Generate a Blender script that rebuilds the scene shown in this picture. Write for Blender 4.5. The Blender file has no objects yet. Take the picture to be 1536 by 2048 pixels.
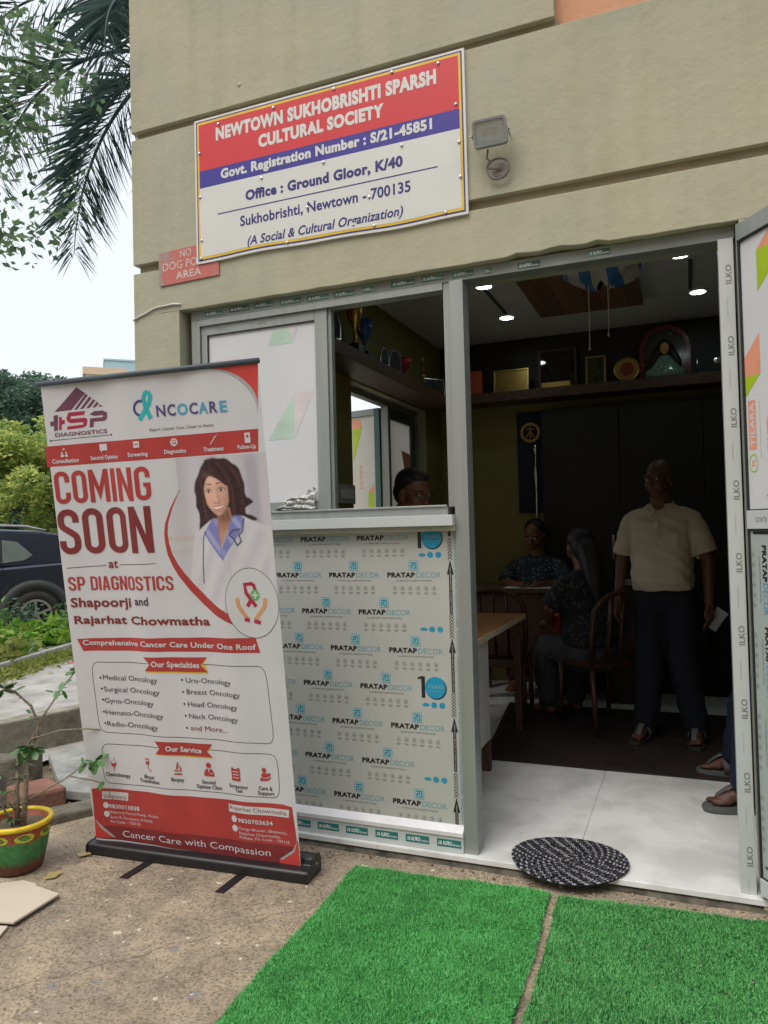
import bpy, bmesh, math, random
import numpy as np
from mathutils import Matrix, Vector
random.seed(7)
rng = np.random.default_rng(7)
SC = bpy.context.scene
COL = SC.collection
R = math.radians
PI = math.pi

# ------------------------------------------------------------------ camera
def make_camera():
    yaw, pitch, roll = 0.3860, 0.0249, -0.0251
    fw = Vector((-math.sin(yaw) * math.cos(pitch), math.cos(yaw) * math.cos(pitch), math.sin(pitch)))
    r0 = Vector((math.cos(yaw), math.sin(yaw), 0))
    u0 = r0.cross(fw)
    r = r0 * math.cos(roll) + u0 * math.sin(roll)
    u = -r0 * math.sin(roll) + u0 * math.cos(roll)
    cd = bpy.data.cameras.new('camera')
    cd.sensor_fit = 'VERTICAL'
    cd.sensor_height = 24.0
    cd.sensor_width = 18.0
    cd.lens = 24.0 * 1500 / 2048
    cd.clip_start = 0.05
    cd.clip_end = 2000
    co = bpy.data.objects.new('camera', cd)
    m = Matrix((r, u, -fw)).transposed().to_4x4()
    m.translation = Vector((0.8556, -2.9585, 1.4286))
    co.matrix_world = m
    COL.objects.link(co)
    SC.camera = co
make_camera()

# ------------------------------------------------------------------ sky and sun
SUN_EL, SUN_AZ = R(60), R(200)
def make_world():
    w = bpy.data.worlds.new('World')
    SC.world = w
    w.use_nodes = True
    nt = w.node_tree
    nt.nodes.clear()
    out = nt.nodes.new('ShaderNodeOutputWorld')
    sky = nt.nodes.new('ShaderNodeTexSky')
    sky.sky_type = 'NISHITA'
    sky.sun_disc = False
    sky.sun_elevation = SUN_EL
    sky.sun_rotation = SUN_AZ
    sky.dust_density = 6.0
    sky.air_density = 1.0
    b1 = nt.nodes.new('ShaderNodeBackground')
    b1.inputs[1].default_value = 0.05
    b2 = nt.nodes.new('ShaderNodeBackground')     # even white cloud deck
    b2.inputs[0].default_value = (0.945, 0.975, 1.0, 1)
    b2.inputs[1].default_value = 0.79
    add = nt.nodes.new('ShaderNodeAddShader')
    L = nt.links
    L.new(sky.outputs[0], b1.inputs[0])
    L.new(b1.outputs[0], add.inputs[0])
    L.new(b2.outputs[0], add.inputs[1])
    L.new(add.outputs[0], out.inputs[0])
    sd = bpy.data.lights.new('sun', 'SUN')
    sd.energy = 1.6
    sd.angle = R(35)
    sd.color = (1.0, 0.97, 0.92)
    so = bpy.data.objects.new('sun', sd)
    d = Vector((math.cos(SUN_EL) * math.sin(SUN_AZ), math.cos(SUN_EL) * math.cos(SUN_AZ), math.sin(SUN_EL)))
    so.rotation_euler = d.to_track_quat('Z', 'Y').to_euler()
    so.location = (0, -6, 12)
    COL.objects.link(so)
make_world()
SC.view_settings.view_transform = 'Standard'
SC.view_settings.look = 'None'
SC.view_settings.gamma = 1
SC.view_settings.use_curve_mapping = False
SC.view_settings.exposure = 0.2
SC.render.film_transparent = False
SC.cycles.max_bounces = 8
SC.cycles.diffuse_bounces = 4
SC.cycles.transparent_max_bounces = 12
SC.cycles.use_denoising = True
SC.cycles.sample_clamp_indirect = 4

# ------------------------------------------------------------------ materials
MATS = {}
def nmat(name):
    m = bpy.data.materials.new(name)
    m.use_nodes = True
    nt = m.node_tree
    p = nt.nodes['Principled BSDF']
    return m, nt, p
def mat(name, c, rough=0.6, metal=0.0, var=0.12, scale=6.0, bump=0.0, bscale=60.0, spec=0.4, c2=None, detail=4, coat=0.0, sub=None, stretch=None):
    if name in MATS: return MATS[name]
    m, nt, p = nmat(name)
    L = nt.links
    tc = nt.nodes.new('ShaderNodeTexCoord')
    src = tc.outputs['Object']
    if stretch:
        mp = nt.nodes.new('ShaderNodeMapping'); mp.inputs['Scale'].default_value = stretch
        L.new(src, mp.inputs[0]); src = mp.outputs[0]
    n = nt.nodes.new('ShaderNodeTexNoise')
    n.inputs['Scale'].default_value = scale; n.inputs['Detail'].default_value = detail
    n.inputs['Roughness'].default_value = 0.6
    L.new(src, n.inputs['Vector'])
    cr = nt.nodes.new('ShaderNodeValToRGB')
    a = [max(0, x * (1 - var)) for x in c]
    b = list(c2) if c2 else [min(1, x * (1 + var)) for x in c]
    cr.color_ramp.elements[0].position = 0.3; cr.color_ramp.elements[1].position = 0.7
    cr.color_ramp.elements[0].color = (*a, 1); cr.color_ramp.elements[1].color = (*b, 1)
    L.new(n.outputs[0], cr.inputs[0]); L.new(cr.outputs[0], p.inputs['Base Color'])
    p.inputs['Roughness'].default_value = rough
    p.inputs['Metallic'].default_value = metal
    p.inputs['Specular IOR Level'].default_value = spec
    if coat: p.inputs['Coat Weight'].default_value = coat
    if bump:
        n2 = nt.nodes.new('ShaderNodeTexNoise'); n2.inputs['Scale'].default_value = bscale; n2.inputs['Detail'].default_value = 5
        L.new(src, n2.inputs['Vector'])
        bp = nt.nodes.new('ShaderNodeBump'); bp.inputs['Strength'].default_value = bump; bp.inputs['Distance'].default_value = 0.01
        L.new(n2.outputs[0], bp.inputs['Height']); L.new(bp.outputs[0], p.inputs['Normal'])
    MATS[name] = m
    return m
def leafmat(name, c, c2, trans=0.25, rough=0.45):
    if name in MATS: return MATS[name]
    m, nt, p = nmat(name)
    L = nt.links
    g = nt.nodes.new('ShaderNodeNewGeometry')
    cr = nt.nodes.new('ShaderNodeValToRGB')
    cr.color_ramp.elements[0].color = (*c, 1); cr.color_ramp.elements[1].color = (*c2, 1)
    L.new(g.outputs['Random Per Island'], cr.inputs[0])
    L.new(cr.outputs[0], p.inputs['Base Color'])
    p.inputs['Roughness'].default_value = rough
    p.inputs['Specular IOR Level'].default_value = 0.35
    if trans:
        t = nt.nodes.new('ShaderNodeBsdfTranslucent'); L.new(cr.outputs[0], t.inputs[0])
        mx = nt.nodes.new('ShaderNodeMixShader'); mx.inputs[0].default_value = trans
        L.new(p.outputs[0], mx.inputs[1]); L.new(t.outputs[0], mx.inputs[2])
        L.new(mx.outputs[0], nt.nodes['Material Output'].inputs[0])
    MATS[name] = m
    return m
def glassmat(name, tint=(0.8, 0.9, 0.9), rough=0.02, mix=0.12):
    if name in MATS: return MATS[name]
    m, nt, p = nmat(name)
    L = nt.links
    t = nt.nodes.new('ShaderNodeBsdfTransparent'); t.inputs[0].default_value = (*tint, 1)
    g = nt.nodes.new('ShaderNodeBsdfGlossy'); g.inputs['Roughness'].default_value = rough
    mx = nt.nodes.new('ShaderNodeMixShader'); mx.inputs[0].default_value = mix
    L.new(t.outputs[0], mx.inputs[1]); L.new(g.outputs[0], mx.inputs[2])
    L.new(mx.outputs[0], nt.nodes['Material Output'].inputs[0])
    MATS[name] = m
    return m
def emit(name, c, s):
    m, nt, p = nmat(name)
    p.inputs['Base Color'].default_value = (*c, 1)
    p.inputs['Emission Color'].default_value = (*c, 1)
    p.inputs['Emission Strength'].default_value = s
    MATS[name] = m
    return m

# ------------------------------------------------------------------ mesh helpers
class B:
    """collects vertices and faces of ONE mesh"""
    def __init__(self):
        self.v = []; self.f = []; self.m = []
    def add(self, vs, fs, mi=0):
        o = len(self.v)
        self.v.extend([tuple(p) for p in vs])
        self.f.extend([tuple(i + o for i in q) for q in fs])
        self.m.extend([mi] * len(fs))
        return self
    def box(self, x0, x1, y0, y1, z0, z1, mi=0, M=None):
        vs = [(x, y, z) for x in (x0, x1) for y in (y0, y1) for z in (z0, z1)]
        if M is not None: vs = [M @ Vector(p) for p in vs]
        return self.add(vs, [(0, 1, 3, 2), (4, 6, 7, 5), (0, 4, 5, 1), (2, 3, 7, 6), (0, 2, 6, 4), (1, 5, 7, 3)], mi)
    def tube(self, pts, rad, n=8, mi=0, cap=True, up=(0, 0, 1), flat=1.0):
        pts = [Vector(p) for p in pts]
        if not hasattr(rad, '__len__'): rad = [rad] * len(pts)
        vs = []; fs = []
        prev = None
        for i, p in enumerate(pts):
            t = (pts[min(i + 1, len(pts) - 1)] - pts[max(i - 1, 0)])
            t.normalize()
            a = prev if prev is not None else Vector(up)
            if abs(a.dot(t)) > 0.95: a = Vector((1, 0, 0)) if abs(t.x) < 0.9 else Vector((0, 1, 0))
            a = (a - t * a.dot(t)).normalized(); prev = a
            b = t.cross(a)
            for k in range(n):
                an = 2 * PI * k / n
                vs.append(p + (a * math.cos(an) * flat + b * math.sin(an)) * rad[i])
        for i in range(len(pts) - 1):
            for k in range(n):
                k2 = (k + 1) % n
                fs.append((i * n + k, i * n + k2, (i + 1) * n + k2, (i + 1) * n + k))
        if cap:
            fs.append(tuple(range(n))[::-1]); o = (len(pts) - 1) * n
            fs.append(tuple(range(o, o + n)))
        return self.add(vs, fs, mi)
    def lathe(self, prof, n=24, c=(0, 0, 0), mi=0, M=None, close=False):
        vs = []; fs = []
        for r, z in prof:
            for k in range(n):
                a = 2 * PI * k / n
                p = Vector((r * math.cos(a), r * math.sin(a), z))
                if M is not None: p = M @ p
                vs.append((p.x + c[0], p.y + c[1], p.z + c[2]))
        m = len(prof)
        for i in range(m - 1 if not close else m):
            j = (i + 1) % m
            for k in range(n):
                k2 = (k + 1) % n
                fs.append((i * n + k, i * n + k2, j * n + k2, j * n + k))
        return self.add(vs, fs, mi)
    def ell(self, c, r, n=12, m=8, mi=0, M=None):
        vs = [(0, 0, 1)]; fs = []
        for i in range(1, m):
            t = PI * i / m
            for k in range(n):
                a = 2 * PI * k / n
                vs.append((math.sin(t) * math.cos(a), math.sin(t) * math.sin(a), math.cos(t)))
        vs.append((0, 0, -1))
        for k in range(n):
            k2 = (k + 1) % n
            fs.append((0, 1 + k, 1 + k2))
            for i in range(m - 2):
                fs.append((1 + i * n + k, 1 + (i + 1) * n + k, 1 + (i + 1) * n + k2, 1 + i * n + k2))
            fs.append((len(vs) - 1, 1 + (m - 2) * n + k2, 1 + (m - 2) * n + k))
        out = []
        for p in vs:
            q = Vector((p[0] * r[0], p[1] * r[1], p[2] * r[2]))
            if M is not None: q = M @ q
            out.append((q.x + c[0], q.y + c[1], q.z + c[2]))
        return self.add(out, fs, mi)
    def poly(self, pts, mi=0):
        return self.add(pts, [tuple(range(len(pts)))], mi)
    def prism(self, pts2, y0, y1, axis='y', mi=0):
        """extrude polygon given in the plane across 'axis'"""
        def P(a, b, t):
            return (a, t, b) if axis == 'y' else ((t, a, b) if axis == 'x' else (a, b, t))
        n = len(pts2)
        vs = [P(a, b, y0) for a, b in pts2] + [P(a, b, y1) for a, b in pts2]
        fs = [tuple(range(n))[::-1], tuple(range(n, 2 * n))] + [(i, (i + 1) % n, n + (i + 1) % n, n + i) for i in range(n)]
        return self.add(vs, fs, mi)
    def build(self, name, mats, parent=None, smooth=False, loc=None, bevel=0, label=None, seg=2, fixn=True):
        me = bpy.data.meshes.new(name)
        me.from_pydata(self.v, [], self.f)
        if not isinstance(mats, (list, tuple)): mats = [mats]
        for m in mats: me.materials.append(m)
        if len(mats) > 1: me.polygons.foreach_set('material_index', self.m)
        if fixn:
            bm = bmesh.new(); bm.from_mesh(me)
            bmesh.ops.recalc_face_normals(bm, faces=bm.faces); bm.to_mesh(me); bm.free()
        if smooth: me.polygons.foreach_set('use_smooth', [True] * len(me.polygons))
        me.update()
        o = bpy.data.objects.new(name, me)
        COL.objects.link(o)
        if parent: o.parent = parent
        if loc: o.location = loc
        if bevel:
            md = o.modifiers.new('bevel', 'BEVEL'); md.width = bevel; md.segments = seg; md.limit_method = 'ANGLE'; md.angle_limit = R(40)
        if label: o['label'] = label
        return o
def npmesh(name, V, F, mats, parent=None, smooth=False):
    """fast mesh from numpy arrays, all faces with the same number of corners"""
    me = bpy.data.meshes.new(name)
    nv, nf, k = len(V), len(F), F.shape[1]
    me.vertices.add(nv); me.vertices.foreach_set('co', np.ascontiguousarray(V, dtype=np.float32).ravel())
    me.loops.add(nf * k); me.loops.foreach_set('vertex_index', np.ascontiguousarray(F, dtype=np.int32).ravel())
    me.polygons.add(nf); me.polygons.foreach_set('loop_start', np.arange(0, nf * k, k, dtype=np.int32))
    if smooth: me.polygons.foreach_set('use_smooth', np.ones(nf, dtype=bool))
    me.update(calc_edges=True); me.validate()
    if not isinstance(mats, (list, tuple)): mats = [mats]
    for m in mats: me.materials.append(m)
    o = bpy.data.objects.new(name, me); COL.objects.link(o)
    if parent: o.parent = parent
    return o
def thing(name, label, cat, loc=(0, 0, 0), rz=0.0, group=None):
    o = bpy.data.objects.new(name, None)
    o.empty_display_size = 0.1
    o.location = loc; o.rotation_euler = (0, 0, rz)
    COL.objects.link(o)
    return tag(o, label, cat, group)
def tag(o, label, cat, group=None):
    o['label'] = label; o['category'] = cat
    if group: o['group'] = group
    return o
def struct(o, label=None):
    o['kind'] = 'structure'
    if label: o['label'] = label
    return o
def copy_tree(o, parent=None):
    c = o.copy(); COL.objects.link(c)
    if parent: c.parent = parent
    for ch in list(o.children): copy_tree(ch, c)
    return c

# ------------------------------------------------------------------ lettering
_TX = {}
def text2d(s, bold=0.0, italic=False):
    key = (s, bold, italic)
    if key in _TX: return _TX[key]
    cu = bpy.data.curves.new('lettering', 'FONT')
    cu.body = s; cu.size = 1.0; cu.resolution_u = 3; cu.offset = bold; cu.fill_mode = 'FRONT'
    if italic: cu.shear = 0.22
    if bold: cu.space_character = 1.0 + bold * 1.6
    ob = bpy.data.objects.new('lettering', cu); COL.objects.link(ob)
    dg = bpy.context.evaluated_depsgraph_get(); dg.update()
    me = ob.evaluated_get(dg).to_mesh()
    v = np.array([x.co[:2] for x in me.vertices]) if len(me.vertices) else np.zeros((0, 2))
    f = [tuple(p.vertices) for p in me.polygons]
    ob.evaluated_get(dg).to_mesh_clear()
    bpy.data.objects.remove(ob); bpy.data.curves.remove(cu)
    x0, x1 = v[:, 0].min(), v[:, 0].max()
    v[:, 0] = (v[:, 0] - x0) / (x1 - x0)
    v[:, 1] = (v[:, 1] + bold) / (0.73 + 2 * bold)
    _TX[key] = (v, f)
    return _TX[key]
def slice_u(v, f, step, axis=0):
    """cut a flat 2-D mesh along regular lines so that it can follow a curved sheet"""
    bm = bmesh.new()
    bv = [bm.verts.new((p[0], p[1], 0)) for p in v]
    for q in f:
        try: bm.faces.new([bv[i] for i in q])
        except ValueError: pass
    lo, hi = v[:, axis].min(), v[:, axis].max()
    no = (1, 0, 0) if axis == 0 else (0, 1, 0)
    k = math.floor(lo / step) + 1
    while k * step < hi:
        co = (k * step, 0, 0) if axis == 0 else (0, k * step, 0)
        bmesh.ops.bisect_plane(bm, geom=bm.verts[:] + bm.edges[:] + bm.faces[:], plane_co=co, plane_no=no, dist=1e-6)
        k += 1
    bm.verts.index_update()
    V = np.array([x.co[:2] for x in bm.verts]); F = [tuple(x.index for x in q.verts) for q in bm.faces]
    bm.free()
    return V, F
def put_text(b, s, x0, x1, base, cap, fn, mi=0, bold=0.0, italic=False):
    v, f = text2d(s, bold, italic)
    b.add([fn(x0 + (x1 - x0) * p[0], base + cap * p[1]) for p in v], f, mi)

# ================================================================== SETTING
GZ = 0.055      # yard level beside the wall
FZ = 0.10       # office floor level

def concrete_mat():
    m, nt, p = nmat('yard_concrete')
    L = nt.links
    N = nt.nodes.new
    tc = N('ShaderNodeTexCoord')
    def noise(scale, detail=6, rough=0.6, vec=None):
        n = N('ShaderNodeTexNoise'); n.inputs['Scale'].default_value = scale; n.inputs['Detail'].default_value = detail; n.inputs['Roughness'].default_value = rough
        L.new(vec if vec else tc.outputs['Object'], n.inputs['Vector']); return n
    def ramp(src, stops):
        r = N('ShaderNodeValToRGB')
        e = r.color_ramp.elements
        e[0].position, e[0].color = stops[0][0], (*stops[0][1], 1)
        e[1].position, e[1].color = stops[-1][0], (*stops[-1][1], 1)
        for pos, c in stops[1:-1]:
            q = e.new(pos); q.color = (*c, 1)
        L.new(src, r.inputs[0]); return r
    def mix(fac, a, b, mode='MIX'):
        x = N('ShaderNodeMix'); x.data_type = 'RGBA'; x.blend_type = mode
        if isinstance(fac, float): x.inputs[0].default_value = fac
        else: L.new(fac, x.inputs[0])
        for s, i in ((a, 6), (b, 7)):
            if isinstance(s, tuple): x.inputs[i].default_value = (*s, 1)
            else: L.new(s, x.inputs[i])
        return x.outputs[2]
    big = ramp(noise(1.1, 3).outputs[0], [(0.3, (0.30, 0.255, 0.195)), (0.52, (0.395, 0.33, 0.245)), (0.72, (0.46, 0.39, 0.30))])
    mid = ramp(noise(9, 8, 0.7).outputs[0], [(0.35, (0.55, 0.55, 0.55)), (0.6, (1.05, 1.03, 1.0))])
    c = mix(0.8, big.outputs[0], mid.outputs[0], 'MULTIPLY')
    fine = ramp(noise(95, 5, 0.7).outputs[0], [(0.36, (0.34, 0.32, 0.30)), (0.52, (1.0, 0.98, 0.96)), (0.75, (1.28, 1.22, 1.14))])
    c = mix(0.85, c, fine.outputs[0], 'MULTIPLY')
    # grey cement patches where the tan skin has come off
    gp = ramp(noise(2.6, 5, 0.55).outputs[0], [(0.60, (0, 0, 0)), (0.63, (1, 1, 1))])
    c = mix(gp.outputs[0], c, mix(0.7, (0.30, 0.255, 0.195), fine.outputs[0], 'MULTIPLY'))
    # old paint splashes
    wv = N('ShaderNodeVectorMath'); wv.operation = 'ADD'
    nn = noise(26, 3); sc = N('ShaderNodeVectorMath'); sc.operation = 'SCALE'; sc.inputs['Scale'].default_value = 0.045
    L.new(nn.outputs['Color'], sc.inputs[0]); L.new(tc.outputs['Object'], wv.inputs[0]); L.new(sc.outputs[0], wv.inputs[1])
    for scale, col, thr, gate in ((13, (0.62, 0.57, 0.46), 0.10, 0.62), (9.5, (0.21, 0.215, 0.225), 0.10, 0.66), (24, (0.66, 0.60, 0.48), 0.12, 0.8), (31, (0.20, 0.18, 0.16), 0.14, 0.75)):
        vo = N('ShaderNodeTexVoronoi'); vo.inputs['Scale'].default_value = scale
        L.new(wv.outputs[0], vo.inputs['Vector'])
        sx = N('ShaderNodeSeparateColor'); L.new(vo.outputs['Color'], sx.inputs[0])
        g = N('ShaderNodeMath'); g.operation = 'GREATER_THAN'; g.inputs[1].default_value = gate; L.new(sx.outputs[0], g.inputs[0])
        t = N('ShaderNodeMath'); t.operation = 'MULTIPLY'; t.inputs[1].default_value = thr * 2; L.new(sx.outputs[1], t.inputs[0])
        lt = N('ShaderNodeMath'); lt.operation = 'LESS_THAN'; L.new(vo.outputs['Distance'], lt.inputs[0]); L.new(t.outputs[0], lt.inputs[1])
        a = N('ShaderNodeMath'); a.operation = 'MULTIPLY'; L.new(g.outputs[0], a.inputs[0]); L.new(lt.outputs[0], a.inputs[1])
        a2 = N('ShaderNodeMath'); a2.operation = 'MULTIPLY'; a2.inputs[1].default_value = 0.75; L.new(a.outputs[0], a2.inputs[0])
        c = mix(a2.outputs[0], c, col)
    # hairline cracks
    vc = N('ShaderNodeTexVoronoi'); vc.feature = 'DISTANCE_TO_EDGE'; vc.inputs['Scale'].default_value = 1.15
    w2 = N('ShaderNodeVectorMath'); w2.operation = 'ADD'; s2 = N('ShaderNodeVectorMath'); s2.operation = 'SCALE'; s2.inputs['Scale'].default_value = 0.22
    L.new(noise(4.5, 7, 0.65).outputs['Color'], s2.inputs[0]); L.new(tc.outputs['Object'], w2.inputs[0]); L.new(s2.outputs[0], w2.inputs[1]); L.new(w2.outputs[0], vc.inputs['Vector'])
    ck = ramp(vc.outputs['Distance'], [(0.0, (0.75, 0.75, 0.75)), (0.006, (0, 0, 0))])
    c = mix(ck.outputs[0], c, (0.10, 0.085, 0.065))
    L.new(c, p.inputs['Base Color'])
    p.inputs['Roughness'].default_value = 0.88
    p.inputs['Specular IOR Level'].default_value = 0.25
    bp = N('ShaderNodeBump'); bp.inputs['Strength'].default_value = 0.55; bp.inputs['Distance'].default_value = 0.012
    nb = noise(60, 8, 0.75); L.new(nb.outputs[0], bp.inputs['Height'])
    bp2 = N('ShaderNodeBump'); bp2.inputs['Strength'].default_value = 0.4; bp2.inputs['Distance'].default_value = 0.02
    L.new(gp.outputs[0], bp2.inputs['Height']); bp2.invert = True
    L.new(bp.outputs[0], bp2.inputs['Normal']); L.new(bp2.outputs[0], p.inputs['Normal'])
    return m
def plaster_mat(name, c, c2):
    m, nt, p = nmat(name)
    L = nt.links; N = nt.nodes.new
    tc = N('ShaderNodeTexCoord')
    n = N('ShaderNodeTexNoise'); n.inputs['Scale'].default_value = 1.3; n.inputs['Detail'].default_value = 5
    L.new(tc.outputs['Object'], n.inputs['Vector'])
    r = N('ShaderNodeValToRGB'); r.color_ramp.elements[0].position = 0.35; r.color_ramp.elements[1].position = 0.68
    r.color_ramp.elements[0].color = (*c, 1); r.color_ramp.elements[1].color = (*c2, 1)
    L.new(n.outputs[0], r.inputs[0])
    # dirt streaks running down
    mp = N('ShaderNodeMapping'); mp.inputs['Scale'].default_value = (7, 7, 0.5); L.new(tc.outputs['Object'], mp.inputs[0])
    n3 = N('ShaderNodeTexNoise'); n3.inputs['Scale'].default_value = 1.5; n3.inputs['Detail'].default_value = 6; L.new(mp.outputs[0], n3.inputs['Vector'])
    r3 = N('ShaderNodeValToRGB'); r3.color_ramp.elements[0].position = 0.33; r3.color_ramp.elements[1].position = 0.56
    r3.color_ramp.elements[0].color = (0.84, 0.83, 0.80, 1); r3.color_ramp.elements[1].color = (1, 1, 1, 1)
    L.new(n3.outputs[0], r3.inputs[0])
    mx = N('ShaderNodeMix'); mx.data_type = 'RGBA'; mx.blend_type = 'MULTIPLY'; mx.inputs[0].default_value = 0.42
    L.new(r.outputs[0], mx.inputs[6]); L.new(r3.outputs[0], mx.inputs[7])
    # broad grey weathering
    n4 = N('ShaderNodeTexNoise'); n4.inputs['Scale'].default_value = 0.9; n4.inputs['Detail'].default_value = 9; n4.inputs['Roughness'].default_value = 0.68; L.new(tc.outputs['Object'], n4.inputs['Vector'])
    r4 = N('ShaderNodeValToRGB'); r4.color_ramp.elements[0].position = 0.40; r4.color_ramp.elements[1].position = 0.66
    r4.color_ramp.elements[0].color = (0.86, 0.88, 0.93, 1); r4.color_ramp.elements[1].color = (1.05, 1.03, 0.99, 1); L.new(n4.outputs[0], r4.inputs[0])
    mw = N('ShaderNodeMix'); mw.data_type = 'RGBA'; mw.blend_type = 'MULTIPLY'; mw.inputs[0].default_value = 0.9
    L.new(mx.outputs[2], mw.inputs[6]); L.new(r4.outputs[0], mw.inputs[7]); mx = mw
    L.new(mx.outputs[2], p.inputs['Base Color'])
    p.inputs['Roughness'].default_value = 0.85; p.inputs['Specular IOR Level'].default_value = 0.2
    b0 = None
    for sc, st, di in ((4.0, 0.30, 0.03), (30, 0.22, 0.010), (150, 0.16, 0.004)):
        k = N('ShaderNodeTexNoise'); k.inputs['Scale'].default_value = sc; k.inputs['Detail'].default_value = 6; k.inputs['Roughness'].default_value = 0.6
        L.new(tc.outputs['Object'], k.inputs['Vector'])
        bp = N('ShaderNodeBump'); bp.inputs['Strength'].default_value = st; bp.inputs['Distance'].default_value = di
        L.new(k.outputs[0], bp.inputs['Height'])
        if b0: L.new(b0.outputs[0], bp.inputs['Normal'])
        b0 = bp
    # sparse blobs of dried mortar
    vo = N('ShaderNodeTexVoronoi'); vo.inputs['Scale'].default_value = 4.2; L.new(tc.outputs['Object'], vo.inputs['Vector'])
    rr = N('ShaderNodeValToRGB'); rr.color_ramp.elements[0].position = 0.0; rr.color_ramp.elements[1].position = 0.055
    rr.color_ramp.elements[0].color = (1, 1, 1, 1); rr.color_ramp.elements[1].color = (0, 0, 0, 1); L.new(vo.outputs['Distance'], rr.inputs[0])
    bp = N('ShaderNodeBump'); bp.inputs['Strength'].default_value = 0.8; bp.inputs['Distance'].default_value = 0.012
    L.new(rr.outputs[0], bp.inputs['Height']); L.new(b0.outputs[0], bp.inputs['Normal'])
    L.new(bp.outputs[0], p.inputs['Normal'])
    MATS[name] = m
    return m
M_CONC = concrete_mat()
M_WALL = plaster_mat('khaki_plaster', (0.398, 0.388, 0.278), (0.442, 0.428, 0.314))
M_PEACH = plaster_mat('peach_plaster', (0.62, 0.33, 0.2), (0.66, 0.37, 0.23))
M_INNER = mat('olive_paint', (0.21, 0.185, 0.05), 0.6, var=0.08, scale=2)
M_CEIL = mat('ceiling_paint', (0.62, 0.64, 0.63), 0.7, var=0.04)
M_DARKWALL = mat('dark_laminate', (0.028, 0.021, 0.02), 0.5, var=0.3, scale=3)
M_SOIL = mat('earth', (0.13, 0.1, 0.065), 0.95, var=0.4, scale=5, bump=0.7, bscale=30, c2=(0.22, 0.18, 0.12))
M_PATH = mat('path_cement', (0.36, 0.35, 0.33), 0.9, var=0.28, scale=4, bump=0.8, bscale=22, detail=8)
M_CEMENT = mat('old_cement', (0.25, 0.235, 0.19), 0.9, var=0.45, scale=7, bump=0.7, bscale=40, detail=8)
M_MOSS = mat('mossy_cement', (0.10, 0.095, 0.075), 0.92, var=0.5, scale=9, bump=0.7, bscale=40, c2=(0.2, 0.185, 0.14), detail=8)
M_ALU = mat('mill_aluminium', (0.33, 0.355, 0.345), 0.45, 0.5, var=0.08, scale=3, stretch=(9, 9, 0.4), spec=0.5)
M_ALU_D = mat('dull_aluminium', (0.25, 0.275, 0.26), 0.5, 0.5, var=0.12, scale=4)
M_RUBBER = mat('black_gasket', (0.02, 0.022, 0.024), 0.6)
M_FILM = mat('protective_film', (0.50, 0.53, 0.53), 0.35, var=0.04, scale=4, spec=0.5)
M_FILMW = mat('white_sheet_film', (0.60, 0.61, 0.625), 0.3, var=0.03, scale=3, spec=0.5)
M_ACP = mat('grey_panel_film', (0.435, 0.44, 0.415), 0.32, var=0.05, scale=3, spec=0.5)
M_BLACKINK = mat('black_ink', (0.018, 0.018, 0.02), 0.5)
M_INK = mat('charcoal_ink', (0.05, 0.045, 0.055), 0.6)
M_GREYINK = mat('grey_ink', (0.20, 0.205, 0.20), 0.5)
M_CYAN = mat('cyan_ink', (0.03, 0.28, 0.40), 0.4)
M_CYANL = mat('light_cyan_ink', (0.15, 0.33, 0.40), 0.4)
M_DKGREEN = mat('green_tape', (0.02, 0.17, 0.155), 0.45)
M_WHITE = mat('white_paint', (0.78, 0.78, 0.78), 0.5, var=0.03)
M_WOOD = mat('teak_veneer', (0.34, 0.16, 0.065), 0.4, var=0.35, scale=2.5, stretch=(1, 14, 1), detail=6)
M_WOODD = mat('dark_wood', (0.085, 0.045, 0.032), 0.45, var=0.35, scale=3, stretch=(12, 1, 12), detail=6)
M_STEEL = mat('polished_steel', (0.6, 0.6, 0.6), 0.2, 1.0, var=0.05)
M_BLACK = mat('black_plastic', (0.012, 0.012, 0.014), 0.38, spec=0.5)
M_GOLD = mat('brass', (0.62, 0.42, 0.12), 0.35, 0.9, var=0.2)

def grid_sheet(x0, x1, y0, y1, nx, ny, zf):
    b = B()
    for j in range(ny + 1):
        for i in range(nx + 1):
            x = x0 + (x1 - x0) * i / nx; y = y0 + (y1 - y0) * j / ny
            b.v.append((x, y, zf(x, y)))
    for j in range(ny):
        for i in range(nx):
            a = j * (nx + 1) + i
            b.f.append((a, a + 1, a + nx + 2, a + nx + 1)); b.m.append(0)
    return b
b = B(); b.poly([(-900, -900, 0.0), (900, -900, 0.0), (900, 900, 0.0), (-900, 900, 0.0)])
struct(b.build('ground', M_SOIL))
def yard_z(x, y):
    return GZ + 0.004 * math.sin(3.1 * x + 1.3) * math.sin(2.7 * y) + 0.0018 * math.sin(17 * x) * math.sin(14 * y + x * 6)
b = grid_sheet(-2.05, 5.0, -5.0, 0.02, 70, 50, yard_z)
struct(b.build('yard', M_CONC, smooth=True))
# light cement path beyond the planters
b = grid_sheet(-9.5, -2.95, -6, 8.0, 40, 80, lambda x, y: 0.035 + 0.012 * math.sin(2.3 * x + y) * math.sin(1.7 * y - x))
struct(b.build('path', M_PATH, smooth=True))
b = grid_sheet(-40, -9.0, -12, 40, 4, 4, lambda x, y: 0.02)
struct(b.build('road', mat('asphalt', (0.07, 0.07, 0.07), 0.9, bump=0.4, bscale=80)))

# ------------------------------------------------------------------ office building
bld = thing('office_building', 'khaki plastered ground floor building with recessed grooves and a wide shop opening', 'building')
XL, XR, D = -1.655, 5.0, 0.25
OL, OR_, OT = -1.385, 1.055, 2.512      # plaster opening
def wallbox(name, x0, x1, y0, y1, z0, z1, m=None, bevel=0.002):
    return B().box(x0, x1, y0, y1, z0, z1).build(name, m or M_WALL, bld, bevel=bevel)
wallbox('wall_pier', XL, OL, 0.0, D, 0.0, OT)
wallbox('wall_pier', OR_, XR, 0.0, D, 0.0, OT)
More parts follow.
